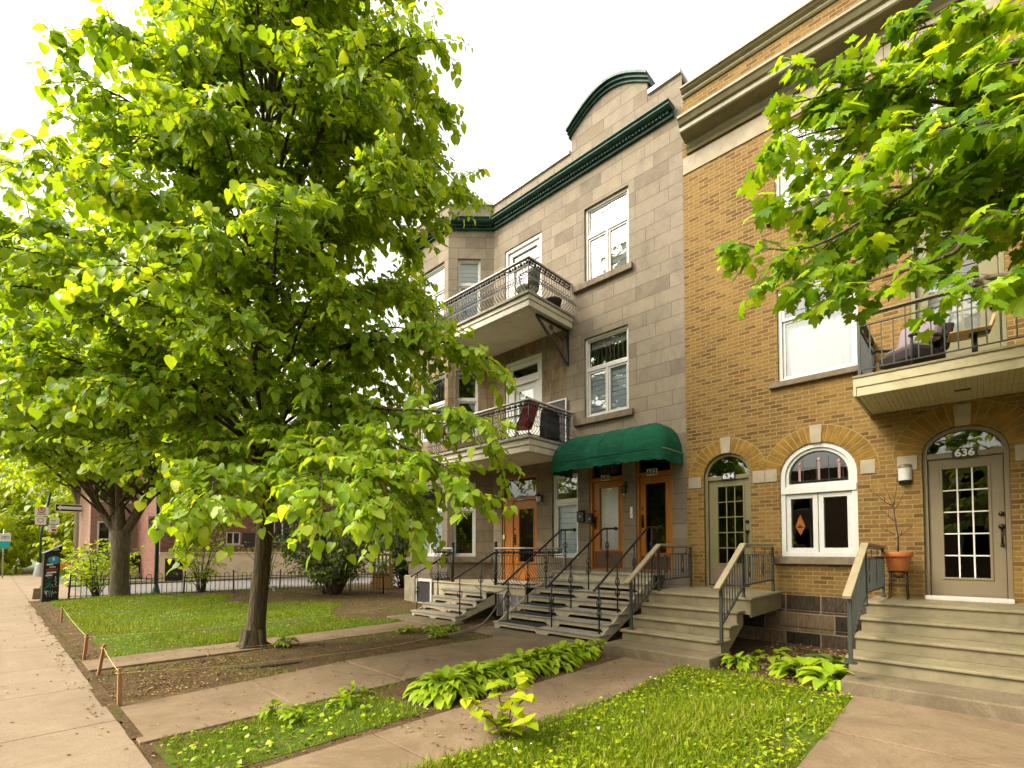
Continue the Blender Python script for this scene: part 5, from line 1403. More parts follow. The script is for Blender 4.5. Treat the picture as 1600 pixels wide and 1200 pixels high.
def scatter(name, mat, pos, tip, up, size, tmpl, parent=None, loc=None, rnd=None, smooth=True, width=None, curl=0.0):
    """one mesh of many leaves: pos base of leaf, tip direction, up about the face normal"""
    V, F = tmpl
    pos = np.asarray(pos, float); N = len(pos); k = len(V)
    y = norm(np.asarray(tip, float)); x = norm(np.cross(y, np.asarray(up, float))); z = np.cross(x, y)
    size = np.broadcast_to(np.asarray(size, float), (N,))
    w = size if width is None else size*width
    base = Vector((0, 0, 0))
    if parent is not None: base = ROOT_LOC[parent.name]
    elif loc is not None: base = Vector(loc)
    P = (pos-np.array(base))[:, None, :]+x[:, None, :]*(V[None, :, 0, None]*w[:, None, None])+y[:, None, :]*(V[None, :, 1, None]*size[:, None, None])+z[:, None, :]*(V[None, :, 2, None]*(size*(1+curl*np.random.default_rng(N).normal(0, 1, N)))[:, None, None])
    me = bpy.data.meshes.new(name)
    nl = [len(f) for f in F]; flat = np.concatenate([np.array(f) for f in F])
    L = len(flat)
    me.vertices.add(N*k); me.vertices.foreach_set('co', P.astype(np.float32).ravel())
    me.loops.add(N*L); me.loops.foreach_set('vertex_index', (flat[None, :]+(np.arange(N)*k)[:, None]).astype(np.int32).ravel())
    me.polygons.add(N*len(F))
    st_ = np.concatenate([[0], np.cumsum(nl)[:-1]])
    me.polygons.foreach_set('loop_start', (st_[None, :]+(np.arange(N)*L)[:, None]).astype(np.int32).ravel())
    me.polygons.foreach_set('loop_total', np.tile(np.array(nl, np.int32), N))
    me.polygons.foreach_set('use_smooth', np.full(N*len(F), smooth))
    me.update(calc_edges=True); me.validate()
    if rnd is None: rnd = rng.random(N)
    at_ = me.attributes.new('rnd', 'FLOAT', 'POINT'); at_.data.foreach_set('value', np.repeat(np.clip(rnd, 0, 1), k).astype(np.float32))
    me.materials.append(mat)
    o = bpy.data.objects.new(name, me); COL.objects.link(o)
    if parent is not None: o.parent = parent
    elif loc is not None: o.location = loc
    ROOT_LOC[o.name] = base
    return o


def bez(pts, n):
    """smooth polyline through the points (Catmull-Rom)"""
    p = [np.array(q, float) for q in pts]; p = [2*p[0]-p[1]]+p+[2*p[-1]-p[-2]]
    out = []
    for i in range(1, len(p)-2):
        for t in np.linspace(0, 1, n, endpoint=False):
            a, b, c, d = p[i-1:i+3]
            out.append(0.5*((2*b)+(-a+c)*t+(2*a-5*b+4*c-d)*t*t+(-a+3*b-3*c+d)*t**3))
    out.append(p[-2]); return np.array(out)


def leafy(limbs, per_m=7, f0=0.3, tw_len=(0.35, 0.9), leaf_step=0.055, size=0.15, droop=0.45, flat=0.5, hang=0.55, sz_var=0.25, tw_r=0.004, bare=0.1, seed=1, zmin=-9, out=None, outw=0.0):
    """twigs along the limbs and leaves along the twigs; returns arrays and twig lines"""
    g = np.random.default_rng(seed)
    B, D, Ln = [], [], []
    for lb in limbs:
        seg = np.linalg.norm(np.diff(lb, axis=0), axis=1); cum = np.concatenate([[0], np.cumsum(seg)]); L = cum[-1]
        n = max(3, int(L*(1-f0)*per_m))
        for t in np.append(f0+(1-f0)*g.random(n)**0.85, 0.999):
            s = t*L; i = min(np.searchsorted(cum, s, 'right')-1, len(seg)-1); q = (s-cum[i])/max(seg[i], 1e-6)
            p = lb[i]+(lb[i+1]-lb[i])*q; tg = (lb[i+1]-lb[i])/max(seg[i], 1e-6)
            lat = np.cross(tg, (0, 0, 1.0)); lat = lat/max(np.linalg.norm(lat), 1e-6)
            sgn = 1 if g.random() < 0.5 else -1
            d = tg*(0.35+0.5*g.random())+lat*sgn*(0.9*g.random()+0.15)+np.array((0, 0, (g.random()-0.42)*(1-flat)*1.6))
            B.append(p); D.append(d/np.linalg.norm(d)); Ln.append(g.uniform(*tw_len)*(1.1-0.35*t))
    B, D, Ln = np.array(B), np.array(D), np.array(Ln)
    pos, tip, up, lines = [], [], [], []
    for b, d, l in zip(B, D, Ln):
        m = max(3, int(l/leaf_step)); s = bare+(1-bare)*(np.arange(m)+0.5)/m*1.0
        pts = b+d*(s*l)[:, None]+np.array((0, 0, -1.0))*(droop*(s**2)*l)[:, None]
        tg = d+np.array((0, 0, -1.0))*(2*droop*s)[:, None]; tg = norm(tg)
        lat = norm(np.cross(tg, np.array((0, 0, 1.0)))); side = np.where(np.arange(m) % 2 == 0, 1.0, -1.0)[:, None]
        r3 = g.normal(0, 1, (m, 3))
        tp = tg*0.55+lat*side*0.75+np.array((0, 0, -1.0))*(hang*(0.4+0.9*g.random(m)))[:, None]+r3*0.22
        tp = norm(tp)
        un = np.array((0, 0, 1.0))+0.35*tp*np.array((1, 1, 0))+g.normal(0, 0.33, (m, 3))
        if out is not None: un = un+outw*norm((b-out)*np.array((1, 1, 0.3)))
        pos.append(pts+tp*(0.025+0.03*g.random(m))[:, None]); tip.append(tp); up.append(un)
        lines.append(np.array([b, b+d*l*0.5+np.array((0, 0, -droop*0.25*l)), pts[-1]]))
    pos, tip, up = np.concatenate(pos), np.concatenate(tip), np.concatenate(up)
    sz = size*(1+sz_var*g.normal(0, 1, len(pos))).clip(0.45, 1.6)
    ok = pos[:, 2] > zmin
    return pos[ok], tip[ok], up[ok], sz[ok], lines


def wood(root, name, mat, polys, n=7, lines=(), r=0.005):
    m = MB()
    for l in lines: m.tube(l, [r, r*0.8, r*0.4], 3, False)
    for pts, r0, r1, pw in polys:
        k = len(pts); m.tube(pts, [r0+(r1-r0)*(i/(k-1))**pw for i in range(k)], n)
    return m.build(name, mat, root)


def add_twigs(root, mat, lines, r=0.005):
    m = MB()
    for l in lines: m.tube(l, [r, r*0.8, r*0.4], 3, False)
    return m.build('twigs', mat, root)


# ------------------------------------------------------------------ the big linden
LB = np.array((-8.68, -6.50, 0.0))
rt = RT; fw = np.array((FX, FY, 0.0))
lt = thing('linden_tree', 'large linden tree with heart-shaped lime green leaves on the front lawn', 'tree', tuple(LB))
tl_ = lambda z: LB+rt*(0.02*z+0.10*math.sin(z*0.55))+fw*(0.06*math.sin(z*0.8))+np.array((0, 0, z))
trunk = [tl_(z)*1.0 for z in (0, 0.12, 0.35, 0.8, 1.4, 2.0, 2.6, 3.2, 4.0, 5.0, 6.0, 7.2, 8.5, 10, 11.5, 12.8)]
rad_ = [0.23, 0.185, 0.15, 0.133, 0.128, 0.130, 0.138, 0.122, 0.108, 0.098, 0.088, 0.082, 0.066, 0.05, 0.032, 0.014]
m = MB(); m.tube(trunk, rad_, 14)
for a in (0.4, 1.6, 2.9, 4.1, 5.2): m.tube([LB+np.array((0.13*math.cos(a), 0.13*math.sin(a), 0.32)), LB+np.array((0.17*math.cos(a), 0.17*math.sin(a), 0.06)), LB+np.array((0.36*math.cos(a), 0.36*math.sin(a), -0.04))], [0.06, 0.055, 0.02], 6)
m.build('trunk', MT['bark'], lt)
zs_ = [1.6, 2.2, 3.0, 3.8, 4.4, 4.9, 5.5, 6.5, 7.5, 8.5, 9.5, 10.5, 11.5, 13.2]
RL = [1.2, 1.9, 2.7, 3.6, 4.2, 4.3, 4.2, 3.8, 3.1, 2.5, 2.1, 1.9, 1.6, 0.6]
RR = [1.2, 2.0, 2.5, 2.4, 2.9, 4.0, 3.9, 4.05, 4.35, 4.1, 3.85, 3.5, 2.9, 0.7]
g = np.random.default_rng(21)
limbs = []; lw = []
NL = 86
for i in range(NL):
    zt = 2.75+(12.7-2.75)*((i+0.5)/NL)**0.92
    az = i*2.39996+g.uniform(-0.25, 0.25)
    cr = math.cos(az); wR = max(0.0, cr)**0.6
    Rm = np.interp(zt, zs_, RL)*(1-wR)+np.interp(zt, zs_, RR)*wR
    L = Rm*g.uniform(0.72, 1.02)-0.35
    dirv = rt*math.cos(az)-fw*math.sin(az)
    rise = L*(0.42 if zt > 4 else 0.18)+0.1
    if zt > 9: rise = L*0.75
    z0 = max(2.45, zt-rise)
    p0 = tl_(z0); top = zt+0.30*L*0.35
    p1 = p0+dirv*L*0.35+np.array((0, 0, (top-z0)*0.62)); p2 = p0+dirv*L*0.72+np.array((0, 0, (top-z0)*0.98)); p3 = p0+dirv*L+np.array((0, 0, zt-z0))
    lat = np.cross(dirv, (0, 0, 1)); p2 = p2+lat*g.uniform(-0.25, 0.25)
    limbs.append(bez([p0, p1, p2, p3], 5)); lw.append(0.016+0.0095*L)
for i in range(30):     # extra boughs reaching out over the path and the street
    zt = 3.3+8.6*((i+0.5)/30); az = 0.15+(i*1.618 % 1.0)*2.85; cr = math.cos(az); wR = max(0.0, cr)**0.6
    L = (np.interp(zt, zs_, RL)*(1-wR)+np.interp(zt, zs_, RR)*wR)*g.uniform(0.78, 0.98)-0.3
    dirv = rt*math.cos(az)-fw*math.sin(az); z0 = max(2.6, zt-0.45*L); p0 = tl_(z0)
    limbs.append(bez([p0, p0+dirv*L*0.4+np.array((0, 0, (zt-z0)*0.7)), p0+dirv*L*0.75+np.array((0, 0, (zt-z0)*1.02)), p0+dirv*L+np.array((0, 0, zt-z0-0.1))], 5)); lw.append(0.014+0.008*L)
def limb_to(z0, pts):
    q = bez([tl_(z0)]+[np.array(at(*p)) for p in pts], 5); limbs.append(q); lw.append(0.042)
limb_to(2.75, [(470, 690, 7.3), (570, 680, 6.3), (680, 720, 5.7), (745, 770, 5.5)])
limb_to(2.75, [(450, 720, 7.0), (520, 710, 6.0), (585, 740, 5.2), (610, 790, 5.0)])
limb_to(3.1, [(500, 640, 7.4), (620, 640, 6.6), (725, 650, 6.2), (770, 690, 6.1)])
limb_to(3.4, [(500, 560, 7.6), (620, 530, 7.2), (720, 540, 7.0), (772, 565, 7.0)])
limb_to(2.7, [(380, 740, 6.8), (340, 740, 5.9), (330, 780, 5.4)])
limb_to(2.7, [(470, 740, 7.0), (500, 740, 5.8), (505, 800, 5.0)])
limb_to(2.9, [(380, 690, 7.2), (320, 710, 6.6), (270, 750, 6.4)])
limb_to(3.3, [(360, 600, 7.5), (200, 570, 7.0), (60, 600, 6.9)])
limb_to(2.9, [(390, 720, 7.4), (340, 780, 7.3), (300, 830, 7.2)])
limb_to(2.8, [(480, 700, 7.6), (560, 720, 7.2), (640, 760, 6.9), (660, 810, 6.8)])
pos, tip, up, sz, lines = leafy(limbs, per_m=20, f0=0.30, tw_len=(0.35, 0.95), leaf_step=0.042, size=0.097, droop=0.36, flat=0.35, hang=0.75, sz_var=0.42, seed=5, zmin=1.3, out=LB+np.array((0, 0, 6.0)), outw=0.25)
dist = np.linalg.norm((pos-LB)[:, :2], axis=1)
young = 0.42+0.16*np.random.default_rng(3).normal(0, 1, len(pos))+0.10*(dist/4-0.5)
# flower bracts and very young leaves at some tips are paler
young = np.where(np.random.default_rng(4).random(len(pos)) < 0.10, 0.9, young)
scatter('crown', MT['leaf_linden'], pos, tip, up, sz, T_HEART, lt, rnd=young, curl=0.9)
wood(lt, 'branches', MT['bark'], [(l, w, 0.006, 0.8) for l, w in zip(limbs, lw)], 6, lines, 0.006)
print('linden leaves', len(pos))

# ------------------------------------------------------------------ maple reaching in from the right
MBASE = np.array((3.3, -5.5, 0))
mt_ = thing('maple_tree', 'maple with pointed lobed leaves whose low boughs hang in front of the brick house', 'tree', tuple(MBASE))
m = MB(); m.tube([MBASE+np.array(p) for p in ((0, 0, 0), (0, 0, 0.15), (0.02, 0, 0.6), (0, 0.03, 1.6), (-0.04, 0.05, 2.8), (-0.05, 0.05, 4.2), (0.0, 0.1, 6.0), (0.05, 0.1, 8.0))], [0.34, 0.27, 0.22, 0.20, 0.19, 0.15, 0.10, 0.04], 12); m.build('trunk', MT['bark2'], mt_)
ml = []
def mlimb(z0, pts): ml.append(bez([MBASE+np.array((-0.03, 0.04, z0))]+[np.array(at(*p)) for p in pts], 5))
mlimb(3.0, [(1570, 225, 4.2), (1420, 300, 4.4), (1270, 385, 4.6), (1165, 385, 4.8)])
mlimb(2.7, [(1600, 330, 3.8), (1490, 395, 4.0), (1390, 430, 4.2), (1300, 455, 4.4)])
mlimb(3.4, [(1600, 95, 4.3), (1450, 130, 4.6), (1335, 140, 4.9), (1225, 165, 5.1)])
mlimb(2.5, [(1610, 425, 3.5), (1545, 445, 3.55), (1475, 470, 3.7)])
mlimb(3.7, [(1600, 10, 4.5), (1470, 35, 4.8), (1370, 70, 5.0)])
mlimb(3.3, [(1580, 255, 4.8), (1430, 225, 5.2), (1310, 240, 5.3), (1225, 245, 5.4)])
mlimb(3.0, [(1600, 360, 4.8), (1450, 345, 5.1), (1310, 345, 5.3), (1205, 420, 5.1)])
mlimb(3.2, [(1600, 180, 3.8), (1500, 195, 3.9), (1400, 215, 4.1), (1300, 290, 4.2)])
mlimb(3.5, [(1590, 150, 4.6), (1470, 160, 4.8), (1340, 130, 4.9), (1250, 130, 4.9)])
mlimb(3.3, [(1590, 210, 4.5), (1450, 200, 4.7), (1310, 200, 4.8), (1215, 225, 4.8)])
mlimb(3.1, [(1590, 300, 4.4), (1450, 290, 4.6), (1330, 300, 4.7), (1235, 315, 4.8)])
mlimb(3.6, [(1610, 60, 5.4), (1500, 90, 5.7), (1400, 110, 5.8)])
mlimb(2.8, [(1600, 280, 4.3), (1480, 300, 4.5), (1350, 400, 4.5), (1270, 430, 4.6)])
for az, z in ((0.3, 5), (1.3, 5.5), (2.6, 6.2), (3.6, 6.8), (4.6, 5.6), (5.5, 6.4), (0.9, 7.2), (2.2, 7.8), (5.0, 7.6)):   # the rest of the crown, out of the photo
    d = np.array((math.cos(az), math.sin(az), 0)); p = MBASE+np.array((0, 0, z-0.9)); ml.append(bez([p, p+d*1.2+np.array((0, 0, 0.9)), p+d*2.6+np.array((0, 0, 1.1))], 5))
pos, tip, up, sz, lines = leafy(ml[:13], per_m=19, f0=0.28, tw_len=(0.22, 0.62), leaf_step=0.075, size=0.128, droop=0.30, flat=0.55, hang=0.75, seed=8, bare=0.25)
p2, t2, u2, s2, l2 = leafy(ml[13:], per_m=7, f0=0.25, tw_len=(0.4, 0.8), leaf_step=0.11, size=0.17, droop=0.3, seed=9)
pos = np.concatenate([pos, p2]); tip = np.concatenate([tip, t2]); up = np.concatenate([up, u2]); sz = np.concatenate([sz, s2])
scatter('crown', MT['leaf_maple'], pos, tip, up, sz, T_MAPLE, mt_, curl=0.8, rnd=0.45+0.3*np.random.default_rng(5).normal(0, 1, len(pos)))
wood(mt_, 'branches', MT['bark2'], [(l, 0.036, 0.006, 0.7) for l in ml], 6, lines, 0.004)
print('maple leaves', len(pos))


# ------------------------------------------------------------------ other trees
def round_tree(name, label, base, stems, R, z0, z1, nl, leaf, tmpl, mat, bark, per_m=5, step=0.12, tw=(0.6, 1.4), seed=1, cat='tree', group=None, kindr=(0.5, 0.2), trunk_r=0.35, fork=2.2, low_r=0.6):
    base = np.array((*base, 0.0)); g = np.random.default_rng(seed)
    root = thing(name, label, cat, tuple(base), group)
    m = MB(); m.tube([base+np.array((0, 0, z)) for z in (-0.05, 0.12, 0.5, fork*0.6, fork)], [trunk_r*1.45, trunk_r*1.12, trunk_r*0.95, trunk_r*0.92, trunk_r*1.0], 12)
    starts = []
    for (dx, dy, dz) in stems:
        d = np.array((dx, dy, dz)); q = bez([base+np.array((0, 0, fork-0.25)), base+np.array((dx*0.35, dy*0.35, fork+dz*0.25)), base+np.array((dx, dy, fork+dz))], 6)
        m.tube(q, np.linspace(trunk_r*0.62, trunk_r*0.2, len(q)), 8); starts.append(q)
    m.build('trunk', bark, root)
    lim = []
    for i in range(nl):
        t = (i+0.5)/nl; z = z0+(z1-z0)*t; az = i*2.39996+g.uniform(-0.3, 0.3)
        prof = (low_r+(1-low_r)*min(1, t/0.35)) if t < 0.35 else math.sqrt(max(0.02, 1-((t-0.35)/0.66)**2.2))
        L = R*prof*g.uniform(0.75, 1.05)
        d = np.array((math.cos(az), math.sin(az), 0))
        q = starts[i % len(starts)]; s = q[min(len(q)-1, int(len(q)*(0.35+0.6*t)))]
        e = np.array((base[0], base[1], z))+d*L
        lim.append(bez([s, s*0.45+e*0.55+np.array((0, 0, 0.3)), e], 5))
    wood(root, 'branches', bark, [(l, trunk_r*0.16, 0.012, 0.8) for l in lim], 5)
    pos, tip, up, sz, lines = leafy(lim, per_m=per_m, f0=0.3, tw_len=tw, leaf_step=step, size=leaf, droop=0.35, flat=0.3, hang=0.8, seed=seed+50, zmin=0.25, out=base+np.array((0, 0, (z0+z1)/2)), outw=0.7)
    scatter('crown', mat, pos, tip, up, sz, tmpl, root, rnd=kindr[0]+kindr[1]*g.normal(0, 1, len(pos)))
    print(name, len(pos))
    return root
round_tree('street_maple', 'thick-trunked street tree forking low beside the black pay station', (-20.55, -6.55), [(-1.3, -1.5, 3.0), (-0.5, -0.7, 4.6), (0.6, -0.3, 4.8), (1.2, 1.3, 3.0), (0.2, 1.6, 4.0)], 5.2, 5.0, 12.6, 84, 0.19, T_HEART, MT['leaf_linden'], MT['bark2'], 6.5, 0.10, (0.7, 1.5), 31, trunk_r=0.27, fork=2.25, low_r=0.85)
round_tree('street_maple', 'straight dark trunk of the farther street tree behind the one-way sign', (-41.5, -5.42), [(-2, 0.4, 5), (1.6, -0.8, 5), (0.3, 1.8, 5.5), (0.2, -1.6, 5)], 6.5, 5.6, 17.0, 56, 0.24, T_SIMPLE, MT['leaf_far'], MT['bark2'], 5, 0.13, (0.8, 1.7), 33, trunk_r=0.50, fork=4.4)
far = [((-52, -9.5), 4.6, 0.6, 8.5, 'bright lime tree at the far end of the sidewalk, directly behind the parking signs', 'leaf_lime'), ((-57, -13.5), 5.5, 0.6, 11.0, 'tall lime tree beyond the sidewalk above the teal sign', 'leaf_lime'),
       ((-46, -10.8), 2.8, 0.3, 4.2, 'low rounded bush at the far left end of the sidewalk', 'leaf_lime'), ((-49, -5.6), 4.2, 0.6, 8.0, 'lime green tree between the signs and the straight dark trunk', 'leaf_lime'),
       ((-62, -7.5), 7.0, 2.0, 15.0, 'tallest far tree, filling the gap above the parking signs', 'leaf_far'), ((-45, -3.2), 4.0, 0.4, 7.0, 'lime tree half hidden behind the pink brick house', 'leaf_lime')]
for i, ((x, y), R_, a, b, lab, mk) in enumerate(far):
    round_tree('far_tree', lab, (x, y), [(-1, 0.4, b*0.4), (1, -0.5, b*0.4), (0, 0.8, b*0.45)], R_, a, b, 40, 0.36, T_SIMPLE, MT[mk], MT['bark2'], 4.5, 0.17, (0.9, 1.8), 60+i, group='trees at the far end of the sidewalk', trunk_r=0.2, fork=max(0.8, b*0.18), low_r=0.85)
round_tree('far_tree', 'dark green tree far behind the gap between the two houses', (-40, 17.5), [(-1, 0.4, 4), (1, -0.5, 4), (0, 0.8, 4.5)], 6.5, 0.8, 11, 44, 0.36, T_SIMPLE, MT['leaf_dark'], MT['bark2'], 4.5, 0.17, (0.9, 1.8), 70, trunk_r=0.25, fork=1.8, low_r=0.9)
# trees across the street, seen only in the window panes
for i, (x, y) in enumerate(((-26, -24), (1.5, -25), (-38, -24), (-14, -25), (-50, -23))):
    round_tree('opposite_tree', ['tree across the street, second from the left end of its row', 'tree across the street mirrored in the taupe door glass', 'tree across the street, third from the left end of its row', 'tree across the street mirrored in the arched window', 'tree across the street at the left end of its row'][i], (x, y), [(-1, 0.4, 4), (1, -0.5, 4), (0, 0.8, 4.5)], 4.2, 2.5, 9.5, 26, 0.42, T_SIMPLE, MT['leaf_far'], MT['bark2'], 2.6, 0.3, (0.9, 1.7), 80+i, group='trees across the street', trunk_r=0.22, fork=2.2)
# dark bushes in the side yard and by the lane
def shrub(name, label, base, R_, z0, z1, nl, leaf, mat, seed, nst=7, step=0.07, per=7, blooms=0, group=None, cat='shrub', tmpl=T_SIMPLE):
    base = np.array((*base, 0.0)); g = np.random.default_rng(seed); root = thing(name, label, cat, tuple(base), group)
    lim = []
    for i in range(nl):
        az = i*2.39996; t = (i+0.5)/nl; L = R_*math.sqrt(g.uniform(0.15, 1.0)); z = z0+(z1-z0)*g.random()**0.8
        d = np.array((math.cos(az), math.sin(az), 0)); b = base+d*0.12*R_*(i % nst)/nst
        lim.append(bez([b, b+d*L*0.35+np.array((0, 0, z*0.6)), base+d*L+np.array((0, 0, z))], 5))
    pos, tip, up, sz, lines = leafy(lim, per_m=per, f0=max(0.15, z0/z1*0.75), tw_len=(0.2, 0.55), leaf_step=step, size=leaf, droop=0.25, flat=0.2, hang=0.5, seed=seed, zmin=max(0.05, z0*0.6))
    scatter('leaves', mat, pos, tip, up, sz, tmpl, root, rnd=0.5+0.22*g.normal(0, 1, len(pos)))
    wood(root, 'stems', MT['twig'], [(l, 0.022, 0.006, 0.8) for l in lim], 5, lines, 0.004)
    for k in range(blooms):
        e = lim[(k*3) % nl][-1]+g.normal(0, 0.12, 3); n = 70
        h = g.random(n); a = g.random(n)*6.28; r = 0.065*(1-h*0.85)
        p = np.stack([e[0]+r*np.cos(a), e[1]+r*np.sin(a), e[2]+h*0.22], 1)
        dr = np.stack([np.cos(a), np.sin(a), 0.3*np.ones(n)], 1)
        scatter('blossom', MT['lilac'], p, dr, np.tile((0, 0, 1.0), (n, 1)), 0.03, T_SIMPLE, root)
    return root
shrub('lilac_bush', 'lilac bush with pale purple blossoms in front of the cream wall', (-15.9, -1.5), 2.4, 0.9, 4.0, 54, 0.11, MT['leaf_dark'], 91, per=11, blooms=20)
shrub('yard_bush', 'dark bush squeezed beside the left corner of the stone house', (-13.9, 0.9), 0.9, 0.3, 4.0, 26, 0.10, MT['leaf_dark'], 92)
shrub('yard_bush', 'dense dark bush behind the orange gate in the side yard', (-17.3, 2.2), 1.3, 0.3, 4.3, 34, 0.14, MT['leaf_dark'], 93, step=0.1)
shrub('lane_bush', 'loose green bush at the fence end next to the pay station', (-22.0, -7.0), 0.8, 0.4, 1.9, 14, 0.12, MT['leaf_far'], 94, group='loose bushes along the iron fence')
shrub('lane_bush', 'thin arching bush at the middle of the iron fence', (-20.6, -4.2), 1.0, 0.6, 2.3, 16, 0.10, MT['leaf_far'], 95, per=6, group='loose bushes along the iron fence')
shrub('lane_bush', 'thin arching bush by the fence near the white stool', (-19.6, -2.3), 0.9, 0.9, 2.1, 8, 0.10, MT['leaf_far'], 96, per=4, group='loose bushes along the iron fence')
shrub('lane_bush', 'leafy bush in front of the straight dark trunk across the lane', (-31.0, -6.3), 1.3, 0.3, 2.0, 22, 0.16, MT['leaf_far'], 97, step=0.11, per=5, group='bushes across the lane')
shrub('lane_bush', 'lime bush in front of the pink brick house', (-31.5, -5.0), 1.1, 0.2, 1.7, 16, 0.15, MT['leaf_lime'], 98, step=0.11, per=5, group='bushes across the lane')


# ------------------------------------------------------------------ hostas, weeds, sapling
def hosta(label, c, R_, n, ln, seed, group='hostas beside the paths', mat='leaf_hosta', name='hosta', wd=0.85):
    g = np.random.default_rng(seed); root = thing(name, label, 'plant', (c[0], c[1], 0.02), group)
    az = g.random(n)*2*math.pi; t = np.sqrt(g.random(n)); el = 1.15-1.15*t
    rr = R_*t*0.62; h = 0.05+0.23*R_*(1-t**2)+0.03*g.random(n)
    pos = np.stack([c[0]+rr*np.cos(az), c[1]+rr*np.sin(az), h+0.02], 1)
    tip = np.stack([np.cos(az), np.sin(az), np.tan(el*0.55)-0.35*t], 1)+g.normal(0, 0.14, (n, 3))
    up = np.stack([-np.cos(az)*0.25, -np.sin(az)*0.25, np.ones(n)], 1)+g.normal(0, 0.18, (n, 3))
    scatter('leaves', MT[mat], pos, tip, up, ln*(0.75+0.45*g.random(n)), T_HOSTA, root, rnd=0.5+0.22*g.normal(0, 1, n), width=np.full(n, wd))
    m = MB()
    for i in range(0, n, 2): m.tube([(c[0]+0.04*math.cos(az[i]), c[1]+0.04*math.sin(az[i]), 0.01), tuple((pos[i]+np.array((c[0], c[1], 0.06)))/2), tuple(pos[i])], [0.006, 0.005, 0.004], 4, False)
    m.build('stalks', MT[mat], root)
    return root
for i, (x, y, r, n) in enumerate(((-4.30, -6.02, 0.50, 210), (-4.36, -5.55, 0.46, 170), (-4.28, -5.10, 0.46, 165), (-4.40, -4.66, 0.42, 140), (-4.34, -4.22, 0.46, 165), (-4.42, -3.80, 0.41, 130), (-4.40, -3.40, 0.34, 95))):
    hosta(['hosta nearest the camera at the near end of the strip', 'second hosta from the near end of the strip', 'third hosta from the near end of the strip', 'middle hosta of the strip beside the concrete path', 'third hosta from the wooden steps in the strip', 'second hosta from the wooden steps in the strip', 'last small hosta of the strip, next to the wooden steps'][i], (x, y), r, n, 0.185, 200+i, wd=1.0)
hosta('small bright hosta beside the concrete block under the olive-door steps', (-2.42, -2.45), 0.26, 46, 0.18, 210, 'hostas under the brick wall')
hosta('broad hosta left of the mossy concrete step', (-1.62, -2.42), 0.36, 44, 0.24, 211, 'hostas under the brick wall', wd=1.2)
hosta('broad hosta touching the mossy concrete step', (-1.32, -2.62), 0.30, 36, 0.22, 212, 'hostas under the brick wall', wd=1.2)
hosta('dark broad hosta against the foundation stones beside the tan steps', (-1.35, -2.0), 0.42, 48, 0.24, 213, 'hostas under the brick wall', 'leaf_dark', wd=1.2)
hosta('thin young plant in the shade beside the olive-door stairs', (-2.2, -1.7), 0.28, 14, 0.18, 214, 'hostas under the brick wall', 'leaf_far', wd=1.2)
hosta('lime green weed growing on the stone slab at the stair corner', (-4.50, -2.72), 0.22, 40, 0.11, 215, 'small weeds', 'leaf_lime', 'weed', 1.4)
for i, (x, y, lab) in enumerate(((-7.75, -3.55, 'weed clump between the two paths nearest the porch slab'), (-7.45, -3.35, 'weed clump between the two paths nearest the cream steps'), (-8.0, -3.95, 'weed clump along the left path edge'), (-7.2, -3.85, 'small weed clump in the bare soil by the right path'), (-8.3, -6.1, 'tuft of leaves at the foot of the linden trunk'))):
    hosta(lab, (x, y), 0.24, 46, 0.10, 220+i, 'small weeds', 'leaf_far', 'weed', 1.3)
for i, (x, y, lab) in enumerate(((-4.75, -7.0, 'weed clump at the near end of the hosta strip'), (-5.0, -6.75, 'weed clump at the edge of the right path, next to the hostas'), (-4.6, -7.5, 'broad-leaved weed in the grass at the bottom edge'), (-4.95, -7.6, 'pale weed in the grass beside the right path'))):
    hosta(lab, (x, y), 0.17, 26, 0.09, 230+i, 'weeds beside the hostas', 'leaf_far', 'weed', 1.1)
sp = np.array((-2.96, -6.45, 0.0))
sr = thing('sapling', 'small sapling with large lime leaves at the path edge in front of the hostas', 'plant', tuple(sp))
stems = [bez([sp, sp+np.array((dx*0.4, dy*0.4, z*0.6)), sp+np.array((dx, dy, z))], 5) for dx, dy, z in ((-0.22, 0.1, 0.42), (0.18, 0.05, 0.40), (-0.38, -0.1, 0.30), (0.32, -0.08, 0.26), (0.02, 0.2, 0.52), (-0.1, -0.25, 0.28))]
wood(sr, 'stem', MT['twig'], [(s, 0.008, 0.003, 1) for s in stems], 5)
pp = []; tt = []
for s in stems:
    for k in (3, 4, 5, 6, 7, 8, 9, 10, 10, 10): pp.append(s[min(k, len(s)-1)]); tt.append(rng.normal(0, 1, 3)*np.array((1, 1, 0.25))+np.array((0, 0, -0.1)))
pp = np.array(pp); scatter('leaves', MT['leaf_lime'], pp, np.array(tt), np.tile((0, 0, 1.0), (len(pp), 1))+rng.normal(0, 0.3, (len(pp), 3)), 0.125, T_HEART, sr, rnd=0.6+0.2*rng.normal(0, 1, len(pp)))
